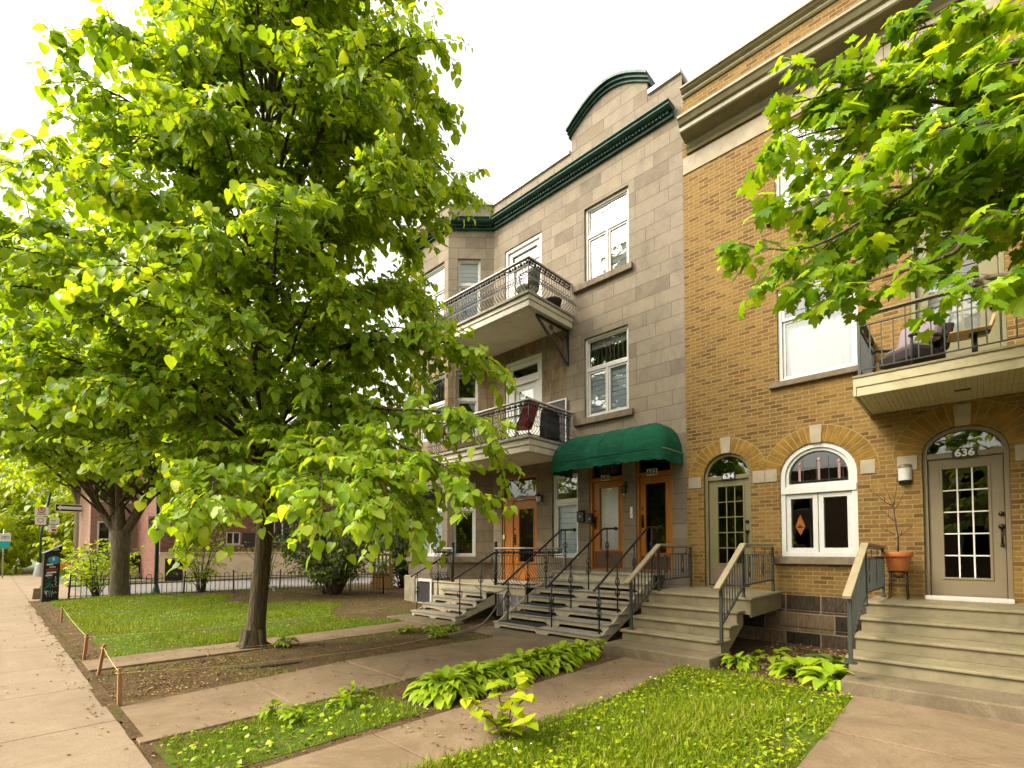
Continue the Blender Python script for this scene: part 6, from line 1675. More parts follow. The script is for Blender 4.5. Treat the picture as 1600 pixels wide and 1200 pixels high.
# ================================================================== GROUND
def hgt(x, y):
    n = 0.5+0.5*mnoise.noise(Vector((x*0.9, y*0.9, 0.3))); f = 0.5+0.5*mnoise.noise(Vector((x*5, y*5, 2.0)))
    h = 0.004+0.016*n+0.012*f
    if x < -9.6 and x > -21.2:
        e = min(1, (-9.6-x)/1.2)*min(1, (x+21.2)/1.0)*min(1, max(0, (y+8.45)/1.0))*min(1, max(0, (-0.1-y)/1.0)+0.3); h += 0.10*e*(0.5+0.5*n)
    return h
def sheet(name, mat, x0, x1, y0, y1, step, lift=0.0, edge=None, kind='structure'):
    nx, ny = max(1, int((x1-x0)/step)), max(1, int((y1-y0)/step))
    vs = [(x0+(x1-x0)*i/nx, y0+(y1-y0)*j/ny, 0) for j in range(ny+1) for i in range(nx+1)]
    vs = [(x, y, hgt(x, y)+lift) for x, y, _ in vs]
    fs = []
    for j in range(ny):
        for i in range(nx):
            if edge and not edge(x0+(x1-x0)*(i+0.5)/nx, y0+(y1-y0)*(j+0.5)/ny): continue
            a = j*(nx+1)+i; fs.append((a, a+1, a+nx+2, a+nx+1))
    m = MB(); m.add(vs, fs, True); o = m.build(name, mat); return tag(o, kind=kind)
def flat(name, mat, pts, z):
    m = MB(); m.add([(x, y, z) for x, y in pts], [tuple(range(len(pts)))]); return tag(m.build(name, mat), kind='structure')
flat('ground', plain('far_ground', (0.10, 0.115, 0.04), 0.95, 0.35, 0.3, 0.5, 20), [(-400, -400), (400, -400), (400, 400), (-400, 400)], -0.03)
wig = lambda a, s: 0.10*mnoise.noise(Vector((a*0.8, s, 0)))+0.05*mnoise.noise(Vector((a*3.1, s, 5)))
sheet('garden_soil', MT['soil'], -21.4, 5.4, -8.67, 2.6, 0.12)
lawnL = lambda x, y: x < -9.36+wig(y, 1) and x > -20.9 and y > -8.22+1.5*wig(x, 3) and y < (-3.3 if x > -13 else -3.3+(x+13)*0.28)+0.6*math.sin(x*1.3)+5*wig(x, 2)
lawnR = lambda x, y: (x > -2.97+1.6*wig(y, 7) and x < -1.02+wig(y, 9) and y < -3.05+1.3*wig(x, 8) and y > -8.5)
lawnR2 = lambda x, y: x > -5.0+wig(y, 11) and x < -3.98+wig(y, 5) and y < -6.55+1.5*wig(x, 4) and y > -8.5
lawnR3 = lambda x, y: x > 0.5 and y < -3.1 and y > -8.5
sheet('lawn', MT['lawn_soil'], -21, -9.2, -8.5, -0.6, 0.12, 0.004, lawnL)
sheet('lawn', MT['lawn_soil'], -5.2, 5.2, -8.55, -2.6, 0.12, 0.004, lambda x, y: lawnR(x, y) or lawnR2(x, y) or lawnR3(x, y))
# concrete paths, cast in slabs
def path(slabs, z=0.038):
    m = MB()
    for q in slabs:
        cx = sum(p[0] for p in q)/4; cy = sum(p[1] for p in q)/4; dz = random.uniform(-0.006, 0.006)
        b = [(x, y, -0.05) for x, y in q]; t = [(cx+(x-cx)*0.996, cy+(y-cy)*0.996, z+dz+random.uniform(-0.003, 0.003)) for x, y in q]
        m.loft(b, t)
    o = m.build('path', MT['path'], None, 0.008); return tag(o, kind='structure')
def strip(xa0, xb0, ya, xa1, xb1, yb, n):
    out = []
    for k in range(n):
        t0, t1 = k/n+0.0012, (k+1)/n-0.0012
        L = lambda a, b, t: a+(b-a)*t
        out.append([(L(xa0, xa1, t0), L(ya, yb, t0)), (L(xb0, xb1, t0), L(ya, yb, t0)), (L(xb0, xb1, t1), L(ya, yb, t1)), (L(xa0, xa1, t1), L(ya, yb, t1))])
    return out
path(strip(-9.30, -8.50, -8.58, -9.24, -8.28, -3.14, 4))
path(strip(-6.36, -5.06, -8.62, -6.60, -5.10, -6.02, 2)+strip(-6.60, -5.12, -5.99, -6.42, -4.98, -2.98, 2), 0.040)
path(strip(-3.85, -2.90, -8.58, -3.86, -2.90, -2.98, 4), 0.036)
path(strip(-1.00, 0.48, -8.58, -1.02, 0.48, -2.98, 4), 0.036)
m = MB()
xs = [-70, -45, -30, -27.0, -24.2, -21.5, -19.2, -16.9, -14.6, -12.6, -10.9, -9.2, -7.55, -5.9, -4.2, -2.5, -0.8, 0.9, 2.6, 4.3, 6]
for a, b in zip(xs, xs[1:]):
    m.loft([(a+0.004, -11.6, -0.08), (b-0.004, -11.6, -0.08), (b-0.004, -8.64, -0.08), (a+0.004, -8.64, -0.08)], [(a+0.004, -11.6, 0.03), (b-0.004, -11.6, 0.03), (b-0.004, -8.64, 0.03), (a+0.004, -8.64, 0.03)])
tag(m.build('sidewalk', MT['sidewalk'], None, 0.008), kind='structure')
m = MB(); m.box(-70, 6, -11.78, -11.605, -0.12, 0.025); tag(m.build('kerb', MT['stoop'], None, 0.02), kind='structure')
flat('road', MT['road'], [(-90, -21), (40, -21), (40, -11.79), (-90, -11.79)], -0.022)
flat('lane', MT['asphalt'], [(-28.8, -8.63), (-21.5, -8.63), (-21.5, -3), (-19.6, 0.5), (-18.9, 3), (-18.9, 40), (-28.8, 40)], -0.018)
m = MB(); m.add([(-30, -7.19, 0.0), (-28.8, -7.19, 0.0), (-28.8, 30, 0.0), (-30, 30, 0.0)], [(0, 1, 2, 3)]); tag(m.build('verge', MT['lawn_soil']), kind='structure')
m = MB(); m.box(-28.8, -28.65, -7.19, 30, -0.05, 0.06); tag(m.build('kerb', MT['stoop'], None, 0.01), kind='structure')


spill = lambda x, y: y < -8.55 and y > -8.66+0.8*wig(x, 21) and x < -5.2
m_ = sheet('soil_spill', MT['soil'], -21, -5, -9.3, -8.5, 0.03, 0.0, spill)
for v in m_.data.vertices: v.co.z = 0.0345
flat('crossing', MT['sidewalk'], [(-46, -8.63), (-21.45, -8.63), (-21.9, -7.2), (-46, -7.2)], 0.012)
# ------------------------------------------------------------------ grass, litter, clover
def grass(name, box, cond, n, h, seed, mat='grass', tmpl=T_BLADE, lift=0.0):
    g = np.random.default_rng(seed); P = np.stack([g.uniform(box[0], box[1], n), g.uniform(box[2], box[3], n)], 1)
    keep = []; z = []
    for x, y in P:
        k = cond(x, y) and (0.5+0.5*mnoise.noise(Vector((x*1.3, y*1.3, seed))) > 0.40*g.random()+0.24)
        keep.append(k)
        if k: z.append(hgt(x, y)+0.004+lift)
    P = P[np.array(keep)]; n = len(P); pos = np.column_stack([P, np.array(z)])
    tip = np.column_stack([g.normal(0, 0.55, (n, 2)), np.ones(n)])
    up = np.column_stack([g.normal(0, 1, (n, 2)), np.full(n, 0.1)])
    patch = np.array([mnoise.noise(Vector((x*0.8, y*0.8, 9))) for x, y in P])
    sz = h*(0.55+0.7*g.random(n))*(1+0.8*patch)
    o = scatter(name, MT[mat], pos, tip, up, sz, tmpl, rnd=0.5+0.22*g.normal(0, 1, n)+0.25*patch); print(name, n)
    return tag(o, kind='stuff')
anyL = lambda x, y: lawnL(x, y)
grass('grass', (-20.9, -9.3, -8.4, -1.0), lawnL, 80000, 0.08, 1)
grass('grass', (-20.9, -9.3, -3.5, -0.8), lambda x, y: not lawnL(x, y), 5000, 0.06, 2)
grass('grass', (-3.0, -0.9, -8.4, -2.8), lawnR, 60000, 0.088, 3)
grass('grass', (-5.05, -3.9, -8.5, -6.0), lawnR2, 6000, 0.075, 4)
grass('grass', (-8.4, -5.0, -8.4, -3.2), lambda x, y: -8.3 < x < -6.75 and mnoise.noise(Vector((x*1.4, y*1.4, 4.4))) > 0.05, 9000, 0.05, 6)
grass('grass', (-6.7, -4.9, -8.5, -3.2), lambda x, y: abs(x+5.0+wig(y, 12)) < 0.07 or abs(x+6.55) < 0.05, 16000, 0.06, 7)
onedge = lambda x, y: True
grass('grass', (-21.4, -16, -8.4, 0), lambda x, y: abs(x-(-20.6)) < 0.5, 9000, 0.11, 8)
def cover(name, box, cond, n, size, seed, mat, tmpl, upz=1.0, lift=0.02, thin=0.5, tilt=0.35):
    g = np.random.default_rng(seed); P = np.stack([g.uniform(box[0], box[1], n), g.uniform(box[2], box[3], n)], 1)
    k = np.array([bool(cond(x, y)) and (0.5+0.5*mnoise.noise(Vector((x*1.6, y*1.6, seed*3.1)))) > thin*g.random()*1.6 for x, y in P]); P = P[k]; n = len(P)
    pos = np.column_stack([P, [hgt(x, y)+lift*g.random()+0.006 for x, y in P]])
    a = g.random(n)*6.28
    tip = np.column_stack([np.cos(a), np.sin(a), g.normal(0, 0.25, n)]); up = np.column_stack([g.normal(0, tilt, (n, 2)), np.full(n, upz)])
    o = scatter(name, MT[mat], pos, tip, up, size*(0.6+0.8*g.random(n)), tmpl); print(name, n)
    return tag(o, kind='stuff')
cover('clover', (-2.9, -0.95, -8.4, -3.0), lawnR, 8000, 0.030, 11, 'leaf_lime', T_HEART, lift=0.07)
cover('clover', (-5.05, -3.9, -8.5, -6.4), lawnR2, 500, 0.035, 12, 'leaf_hosta', T_HEART, lift=0.06)
cover('clover', (-20.8, -9.4, -8.4, -3), lawnL, 7000, 0.035, 13, 'leaf_lime', T_SIMPLE, lift=0.04)
cover('daisies', (-2.85, -1.0, -8.0, -3.2), lawnR, 120, 0.026, 14, 'petal', T_HEART, lift=0.11, thin=0.7)
soil_only = lambda x, y: not lawnL(x, y) and not lawnR(x, y) and not (-9.3 < x < -8.3) and not (-6.6 < x < -5.05) and not (-3.9 < x < -2.9) and not (-1.05 < x < 0.5)
cover('leaf_litter', (-21, -1, -8.6, -0.3), soil_only, 16000, 0.032, 15, 'litter', T_SIMPLE, lift=0.012)
cover('leaf_litter', (-10, -5.0, -8.62, -6.8), soil_only, 6000, 0.028, 16, 'litter', T_SIMPLE, lift=0.01)
cover('leaf_litter', (-2.6, -1.1, -3.2, -0.2), lambda x, y: True, 1600, 0.045, 17, 'litter', T_SIMPLE, lift=0.03)
def onslab(name, box, n, size, seed, mat, z):
    g = np.random.default_rng(seed); a = g.random(n)*6.28
    pos = np.column_stack([g.uniform(box[0], box[1], n), g.uniform(box[2], box[3], n), np.full(n, z)+0.004*g.random(n)])
    o = scatter(name, MT[mat], pos, np.column_stack([np.cos(a), np.sin(a), g.normal(0, 0.1, n)]), np.column_stack([g.normal(0, 0.2, (n, 2)), np.ones(n)]), size*(0.5+g.random(n)), T_SIMPLE); return tag(o, kind='stuff')
onslab('leaf_litter', (-20, -5.5, -8.85, -8.6), 320, 0.03, 22, 'litter', 0.037)
onslab('leaf_litter', (-24, -2.5, -10.4, -8.66), 170, 0.03, 18, 'litter', 0.034)
onslab('leaf_litter', (-6.5, -5.05, -8.5, -3.1), 260, 0.026, 19, 'litter', 0.047)
onslab('leaf_litter', (-3.85, -2.9, -7, -3.1), 220, 0.028, 20, 'litter', 0.043)
onslab('leaf_litter', (-9.2, -8.4, -8.5, -3.3), 160, 0.026, 21, 'litter', 0.045)
for zz, y0, y1 in ((0.903, -1.0, -0.2), (0.723, -1.48, -1.1), (0.543, -1.94, -1.5), (0.363, -2.42, -1.95), (0.183, -2.95, -2.45)):
    onslab('fallen_blossom', (-1.1, 1.6, y0, y1), 260, 0.014, int(zz*1000), 'grass', zz)


# ------------------------------------------------------------------ stakes, strings, roots
def stake(x, y, h, lean, label):
    o = thing('stake', label, 'stake', (x, y, 0), 'wooden stakes along the sidewalk')
    m = MB(); m.beam((x, y, -0.05), (x+lean[0], y+lean[1], h), 0.035, 0.03, (1, 0.2, 0)); m.build('post', MT['stake_wood'], o, 0.003)
    m = MB(); q = Vector((x+lean[0]*0.88, y+lean[1]*0.88, h*0.88)); m.tube([q+Vector((0.03*math.cos(t), 0.03*math.sin(t), 0.002*math.sin(3*t))) for t in np.linspace(0, 6.5, 14)], 0.0045, 5); m.build('knot', MT['string'], o)
    return q
q1 = stake(-9.49, -8.53, 0.40, (0.03, 0.03), 'stake at the corner of the lawn and the left path')
q2 = stake(-8.22, -8.52, 0.42, (0.10, 0.05), 'leaning stake between the two paths, at the left path')
q3 = stake(-6.46, -8.55, 0.40, (-0.02, 0.0), 'upright stake at the corner of the right path')
q4 = stake(-14.6, -8.40, 0.40, (0.0, 0.02), 'farthest stake, on the sidewalk edge before the pay station')
def string(label, pts, sag=0.04, r=0.0032, mat='string', name='string'):
    P = []
    for a, b in zip(pts, pts[1:]):
        a, b = Vector(a), Vector(b)
        for t in np.linspace(0, 1, 12, endpoint=False): p = a.lerp(b, t); p.z -= sag*4*t*(1-t); P.append(p)
    P.append(Vector(pts[-1])); m = MB(); m.tube(P, r, 5); o = m.build(name, MT[mat], None, loc=tuple(pts[0])); return tag(o, label, name)
string('string along the sidewalk between the two lawn stakes', [q4, q1], 0.03)
string('string running from the lawn corner stake along the left path to the porch', [q1, (-9.5, -5.6, 0.30), (-9.75, -2.9, 0.34)], 0.03)
string('short string between the two stakes flanking the bare soil strip', [q2, q3], 0.02)
string('slack string from the upright stake along the right path to the cream steps', [q3, (-6.72, -6.2, 0.14), (-6.75, -4.2, 0.15), (-6.95, -2.9, 0.22)], 0.03)
string('thin string lying over the soil from the leaning stake', [q2, (-8.3, -6.9, 0.12), (-8.1, -4.4, 0.13), (-8.0, -3.2, 0.2)], 0.03, 0.003)
string('thick grey cable hanging from the handrail of the cream steps to the ground', [(-6.91, -2.30, 0.78), (-7.2, -2.36, 0.45), (-7.25, -2.7, 0.14), (-7.1, -3.3, 0.07), (-7.4, -3.9, 0.05)], 0.03, 0.016, 'rope', 'cable')
string('dark cable slung between the porch rails and the cream steps', [(-8.13, -2.1, 0.82), (-7.6, -2.1, 0.72), (-7.0, -2.2, 0.85), (-6.9, -2.3, 0.86)], 0.05, 0.013, 'rope', 'cable')
m = MB()
m.tube(bez([(-7.6, -7.35, 0.0), (-7.35, -7.2, 0.03), (-7.1, -6.9, 0.035), (-7.05, -6.5, 0.02), (-7.2, -6.1, -0.02)], 6), [0.015+0.014*math.sin(math.pi*i/24) for i in range(25)], 7)
tag(m.build('tree_root', MT['bark'], None, loc=(-7.3, -6.9, 0)), 'surface root crossing the bare soil strip', 'root')

# ------------------------------------------------------------------ fence, stool, signs, pay station
fpts = bez([(-21.45, -7.75, 0), (-20.85, -6.3, 0), (-20.45, -4.6, 0), (-20.1, -2.9, 0), (-19.2, -1.5, 0), (-16.6, -0.3, 0), (-15.3, 0.1, 0)], 40)
seg = np.linalg.norm(np.diff(fpts, axis=0), axis=1); cum = np.concatenate([[0], np.cumsum(seg)])
fp = lambda s: np.array([np.interp(s, cum, fpts[:, k]) for k in range(3)])
fe = thing('iron_fence', 'low hooped black iron fence along the lane', 'fence', (-20.4, -4, 0))
m = MB(); k = 0; s = 0.05
while s+0.15 < cum[-1]:
    a, b = fp(s), fp(s+0.15); c = (a+b)/2; h = 0.70+0.02*math.sin(k*1.7)
    m.tube([(*a[:2], 0.02), (*a[:2], h), *[(a[0]+(b[0]-a[0])*(0.5-0.5*math.cos(t)), a[1]+(b[1]-a[1])*(0.5-0.5*math.cos(t)), h+0.075*math.sin(t)) for t in np.linspace(0.5, 2.64, 4)], (*b[:2], h), (*b[:2], 0.02)], 0.011, 5); s += 0.29; k += 1
m.build('hoops', MT['iron'], fe)
m = MB()
for z in (0.10, 0.62): m.tube([(*fp(s)[:2], z) for s in np.linspace(0.02, cum[-1]-0.02, 60)], 0.013, 5)
m.build('rails', MT['iron'], fe)
for s in np.linspace(0.03, cum[-1]-0.03, 8):
    q = fp(s); m = MB(); m.tube([(q[0], q[1], 0), (q[0]+0.02*math.sin(s*3), q[1]+0.03*math.cos(s*2), 0.84)], 0.028, 6); m.ball((q[0]+0.02*math.sin(s*3), q[1]+0.03*math.cos(s*2), 0.83), 0.028, 6, 4); m.build('post', MT['iron'], fe)
x, y = -18.7, -2.5
o = thing('stool', 'tiny white stool on the soil by the fence', 'stool', (x, y, 0.03))
m = MB(); m.box(x-0.11, x+0.11, y-0.18, y+0.18, 0.26, 0.31); m.build('seat', MT['white'], o, 0.012)
for q in (-0.13, 0.13): m = MB(); m.hexa([(x-0.1, y+q-0.025, 0.03), (x+0.1, y+q-0.025, 0.03), (x+0.1, y+q+0.025, 0.03), (x-0.1, y+q+0.025, 0.03), (x-0.08, y+q-0.02, 0.2595), (x+0.08, y+q-0.02, 0.2595), (x+0.08, y+q+0.02, 0.2595), (x-0.08, y+q+0.02, 0.2595)]); m.build('leg', MT['white'], o, 0.008)


def face_frame(c, ang):
    """local frame of an upright board: X to the viewer's right, facing direction ang"""
    n = Vector((math.cos(ang), math.sin(ang), 0)); X = Vector((-n.y, n.x, 0)); return Vector(c), X, n
def board(m, fr, x0, x1, z0, z1, d0, d1):
    c, X, n = fr; P = lambda x, d, z: tuple(c+X*x+n*d+Vector((0, 0, z)))
    m.hexa([P(x0, d1, z0), P(x1, d1, z0), P(x1, d0, z0), P(x0, d0, z0), P(x0, d1, z1), P(x1, d1, z1), P(x1, d0, z1), P(x0, d0, z1)])
def disc(m, fr, x, z, r0, r1, d, n=20):
    c, X, nn = fr; vs = []
    for k in range(n):
        a = 2*math.pi*k/n
        for r in (r0, r1): vs.append(tuple(c+X*(x+r*math.cos(a))+nn*d+Vector((0, 0, z+r*math.sin(a)))))
    m.add(vs, [(2*k, 2*k+1, 2*((k+1) % n)+1, 2*((k+1) % n)) for k in range(n)])
def stroke(m, fr, pts, r, d):
    c, X, n = fr; pts = [(x*0.8, z) for x, z in pts] if d == 0.143 else pts; m.tube([c+X*x+n*d+Vector((0, 0, z)) for x, z in pts], r, 5)
def flatpoly(m, fr, pts, d):
    c, X, n = fr; m.add([tuple(c+X*x+n*d+Vector((0, 0, z))) for x, z in pts], [tuple(range(len(pts)))])


# pay station
c = (-20.75, -8.22, 0); ang = math.atan2(-9.5+8.22, 20.75)+0.12
fr = face_frame(c, ang)
o = thing('pay_station', 'black parking pay station covered in graffiti and stickers at the lawn corner', 'pay station', c)
C_, X_, N_ = fr
m = MB(); w = 0.19
P = lambda x, d, z: tuple(C_+X_*x+N_*d+Vector((0, 0, z)))
low_ = [P(-w, 0.14, 0), P(w, 0.14, 0), P(w, -0.14, 0), P(-w, -0.14, 0)]; mid_ = [P(-w+0.03, 0.14, 1.45), P(w+0.02, 0.14, 1.52), P(w+0.02, -0.14, 1.52), P(-w+0.03, -0.14, 1.45)]
m.loft(low_, mid_); m.build('body', MT['black'], o, 0.012)
m = MB(); m.loft([P(-w+0.01, 0.17, 1.46), P(w+0.03, 0.17, 1.53), P(w+0.03, -0.18, 1.53), P(-w+0.01, -0.18, 1.46)], [P(-w+0.0, 0.18, 1.50), P(w+0.07, 0.20, 1.76), P(w+0.07, -0.18, 1.78), P(-w+0.0, -0.18, 1.52)]); m.build('hood', MT['black'], o, 0.012)
m = MB(); flatpoly(m, fr, [(0.02, 1.57), (0.18, 1.60), (0.13, 1.69), (0.03, 1.65)], 0.197); m.build('screen_strip', MT['silver'], o)
def sk(nm, mat, pts, d=0.143):
    m = MB(); flatpoly(m, fr, [(x_*0.8, z_) for x_, z_ in pts], d); m.build(nm, MT[mat], o)
sk('sticker', 'sky_blue', [(-0.11, 1.25), (0.0, 1.2), (0.16, 1.17), (0.24, 1.25), (0.22, 1.38), (0.08, 1.42), (-0.09, 1.36)]); sk('sticker', 'sign_white', [(0.03, 1.28), (0.1, 1.28), (0.1, 1.38), (0.03, 1.38)], 0.1445)
sk('sticker', 'sign_white', [(-0.13, 1.13), (0.06, 1.14), (0.06, 1.19), (-0.13, 1.18)]); sk('sticker', 'sign_white', [(-0.12, 0.88), (0.15, 0.90), (0.15, 0.95), (-0.12, 0.93)]); sk('sticker', 'sign_white', [(-0.15, 0.80), (0.04, 0.81), (0.04, 0.86), (-0.15, 0.85)]); sk('sticker', 'sign_red', [(-0.14, 0.97), (0.2, 0.99), (0.2, 1.03), (-0.14, 1.02)]); sk('sticker', 'silver', [(-0.05, 1.05), (0.13, 1.06), (0.13, 1.11), (-0.05, 1.10)])
m = MB(); stroke(m, fr, [(-0.12, 0.78), (0.02, 0.76), (-0.14, 0.66), (0.02, 0.66), (-0.15, 0.55), (0.0, 0.58), (-0.18, 0.42), (-0.02, 0.5), (0.02, 0.42)], 0.016, 0.143); m.build('graffiti', MT['teal_paint'], o)
m = MB(); stroke(m, fr, [(0.13, 0.80), (0.15, 0.7), (0.1, 0.66), (0.17, 0.62), (0.12, 0.55), (0.18, 0.5), (0.1, 0.46), (0.02, 0.56), (0.06, 0.48)], 0.007, 0.143)
stroke(m, fr, [(-0.17, 0.34), (-0.1, 0.38), (-0.12, 0.24), (-0.16, 0.3), (-0.04, 0.36), (-0.07, 0.25), (0.0, 0.36), (0.02, 0.24), (0.06, 0.36), (0.06, 0.26), (0.15, 0.33), (0.1, 0.3), (0.19, 0.3)], 0.011, 0.143)
for x in (-0.1, -0.02, 0.04): stroke(m, fr, [(x, 0.25), (x, 0.17)], 0.004, 0.143)
m.build('graffiti', MT['sign_white'], o)
x, y = -22.3, -8.35
m = MB(); m.loft([(x-0.2, y-0.2, -0.02), (x+0.2, y-0.2, -0.02), (x+0.2, y+0.2, -0.02), (x-0.2, y+0.2, -0.02)], [(x-0.16, y-0.16, 0.36), (x+0.16, y-0.16, 0.36), (x+0.16, y+0.16, 0.36), (x-0.16, y+0.16, 0.36)]); m.tube([(x-0.06, y, 0.36), (x-0.06, y, 0.42), (x+0.06, y, 0.42), (x+0.06, y, 0.36)], 0.012, 6)
tag(m.build('concrete_block', MT['sidewalk'], None, 0.02, loc=(x, y, 0)), 'small pale concrete block behind the pay station', 'block')
# green post with the no-turn sign
c = (-21.9, -5.3, 0); fr = face_frame(c, math.atan2(-4.2, 21.9))
o = thing('turn_sign', 'no left turn sign on a green post behind the iron fence', 'sign', c)
m = MB(); m.tube([c, (c[0], c[1], 3.9)], 0.065, 10); m.lathe(c, [(0.13, 0), (0.13, 0.05), (0.075, 0.3), (0.065, 0.32)], 10); m.ball((c[0], c[1], 3.92), 0.08, 8, 5); m.build('post', MT['green_post'], o)
m = MB(); board(m, fr, -0.28, 0.06, 2.35, 2.83, 0.067, 0.075); m.build('plate', MT['sign_white'], o, 0.004)
m = MB(); disc(m, fr, -0.11, 2.62, 0.115, 0.15, 0.0765); stroke(m, fr, [(-0.21, 2.72), (-0.01, 2.52)], 0.010, 0.080); m.build('red_ring', MT['sign_red'], o)
m = MB(); stroke(m, fr, [(-0.07, 2.53), (-0.07, 2.65), (-0.09, 2.68), (-0.16, 2.68)], 0.011, 0.0765); flatpoly(m, fr, [(-0.15, 2.64), (-0.20, 2.68), (-0.15, 2.72)][::-1], 0.0765); m.build('arrow', MT['black'], o)
# parking and one-way signs on the far green pole
pb = at(62, 893, 29.0); c = (pb.x, pb.y, 0); fr = face_frame(c, math.atan2(-9.5-c[1], -c[0]))
k = 29/770
o = thing('street_sign', 'green pole carrying white parking signs at the far corner of the lane', 'sign', c)
m = MB(); m.tube([c, (c[0]-0.05, c[1], 2.5), (c[0]+0.1, c[1]+0.35, 5.0)], 0.06, 8); m.build('post', MT['green_post'], o)
m = MB(); m.lathe(c, [(0.32, 0), (0.31, 0.1), (0.2, 0.75), (0.19, 0.8), (0.07, 0.82)], 10); m.build('base', MT['silver'], o)
zz = lambda v: 1.63+(857-v)*k
xx = lambda u: (u-62)*k
def plate(nm, u0, u1, v0, v1, mat='sign_white', d=0.08):
    m = MB(); board(m, fr, xx(u0), xx(u1), zz(v1), zz(v0), d, d+0.012); return m.build(nm, MT[mat], o, 0.004)
plate('no_parking_plate', 54, 70, 791, 805.5); plate('no_stopping_plate', 55, 67.5, 807, 819); plate('notice_plate', 71, 83, 809, 817); plate('notice_plate', 70, 80, 818.5, 830)
m = MB(); disc(m, fr, xx(62), zz(795.5), 0.12, 0.17, 0.0935); disc(m, fr, xx(61), zz(812), 0.10, 0.14, 0.0935); stroke(m, fr, [(xx(59.2), zz(793)), (xx(64.8), zz(798))], 0.02, 0.095); board(m, fr, xx(74), xx(79.5), zz(829), zz(825), 0.0925, 0.0945); m.build('red_ring', MT['sign_red'], o)
text_mesh('P', 0.24, 'letter', MT['black'], o, tuple(fr[0]+fr[1]*xx(62)+fr[2]*0.0945+Vector((0, 0, zz(795.5)))), fr[1], (0, 0, 1), 0.001, 0.02)
m = MB()
for v in (801, 803.2): board(m, fr, xx(57), xx(67), zz(v), zz(v-0.9), 0.0925, 0.0942)
for v in (812, 814.5, 821, 823): board(m, fr, xx(73), xx(78.5), zz(v), zz(v-0.8), 0.0925, 0.0942)
m.build('small_print', MT['black'], o)
oc = (c[0]-0.1, c[1]+0.45, 0)
o = thing('one_way_sign', 'black one-way plate with white left-pointing arrow on the far green pole', 'sign', (c[0], c[1], 4.1))
m = MB(); board(m, fr, xx(77), xx(115), zz(797), zz(785), 0.10, 0.115); m.build('plate', MT['sign_white'], o, 0.01)
m = MB(); board(m, fr, xx(77.8), xx(114.2), zz(796.2), zz(785.8), 0.1155, 0.117); m.build('ground_panel', MT['black'], o)
m = MB(); flatpoly(m, fr, [(xx(79), zz(790.8)), (xx(84), zz(795.2)), (xx(84), zz(793)), (xx(112.5), zz(793.6)), (xx(112.5), zz(788.4)), (xx(84), zz(788.6)), (xx(84), zz(786.5))], 0.119); m.build('arrow', MT['sign_white'], o)
m = MB(); board(m, fr, xx(72), xx(77), zz(791.5), zz(790.5), 0.09, 0.10); m.build('arm', MT['silver'], o)
# teal sign
tb = at(4, 893, 27.0); c = (tb.x, tb.y, 0); fr = face_frame(c, math.atan2(-9.5-c[1], -c[0])); k = 27/770
o = thing('teal_sign', 'white and teal sign at the far left end of the sidewalk', 'sign', c)
m = MB(); m.tube([c, (c[0], c[1], 2.7)], 0.03, 6); m.build('post', MT['silver'], o)
m = MB(); board(m, fr, -0.36, 0.28, 2.05, 2.48, 0.04, 0.06); m.build('white_panel', MT['sign_white'], o, 0.006)
m = MB(); board(m, fr, -0.36, 0.26, 1.66, 2.049, 0.04, 0.062); m.build('teal_panel', MT['teal'], o, 0.006)
m = MB(); disc(m, fr, -0.02, 2.26, 0.06, 0.085, 0.0615); disc(m, fr, 0.14, 2.26, 0.06, 0.085, 0.0615); stroke(m, fr, [(-0.02, 2.26), (0.06, 2.36), (0.14, 2.26)], 0.012, 0.0625); m.build('pictogram', MT['teal_paint'], o)

# ------------------------------------------------------------------ buildings across the lane and behind
EAST = lambda x: Pl(x, 0, 0.0, 1.0)
P = EAST(-30.0)
o = thing('apartment_house', 'red brick apartment house with cream rendered basement across the lane', 'building', (-30, 2.5, 0))
wins = [(-0.62, 0.1, 1.88, 2.58), (0.85, 1.55, -0.05, 1.05), (1.9, 2.9, 2.1, 3.6), (-2.6, -1.6, 2.0, 3.5), (4.2, 5.2, 2.1, 3.6), (6.4, 7.4, 2.1, 3.6), (-2.6, -1.6, 4.8, 6.3), (0.0, 1.0, 4.8, 6.3), (2.4, 3.4, 4.8, 6.3), (4.8, 5.8, 4.8, 6.3), (-3.4, -2.6, -0.05, 1.15)]
wall_mesh(P, -3.62, 8.6, 1.40, 8.2, [w_ for w_ in wins if w_[2] > 1.4]).build('brick_wall', MT['red_brick'], o)
wl = wall_mesh(P, -3.62, 8.6, -0.05, 1.40, [w_ for w_ in wins if w_[2] < 1.4]); wl.build('cream_wall', MT['cream_wall'], o)
m = MB(); m.box(-40, -30.02, -3.62, -3.60, 0, 8.2); m.box(-40, -30.02, 8.57, 8.6, 0, 8.2); m.box(-40, -39.98, -3.6, 8.57, 0, 8.2); m.build('side_wall', MT['red_brick'], o)
m = MB(); m.box(-40.1, -29.9, -3.7, 8.7, 8.2, 8.45); m.build('roof', MT['roof'], o)
m = MB(); m.pbox(P, -3.64, 8.62, 0.0, 0.05, 1.40, 1.47); m.build('string_course', MT['cream_wall'], o)
m = MB(); m.pbox(P, 8.52, 8.66, 0.06, 0.14, 0, 8.0); m.build('downpipe', MT['white'], o)
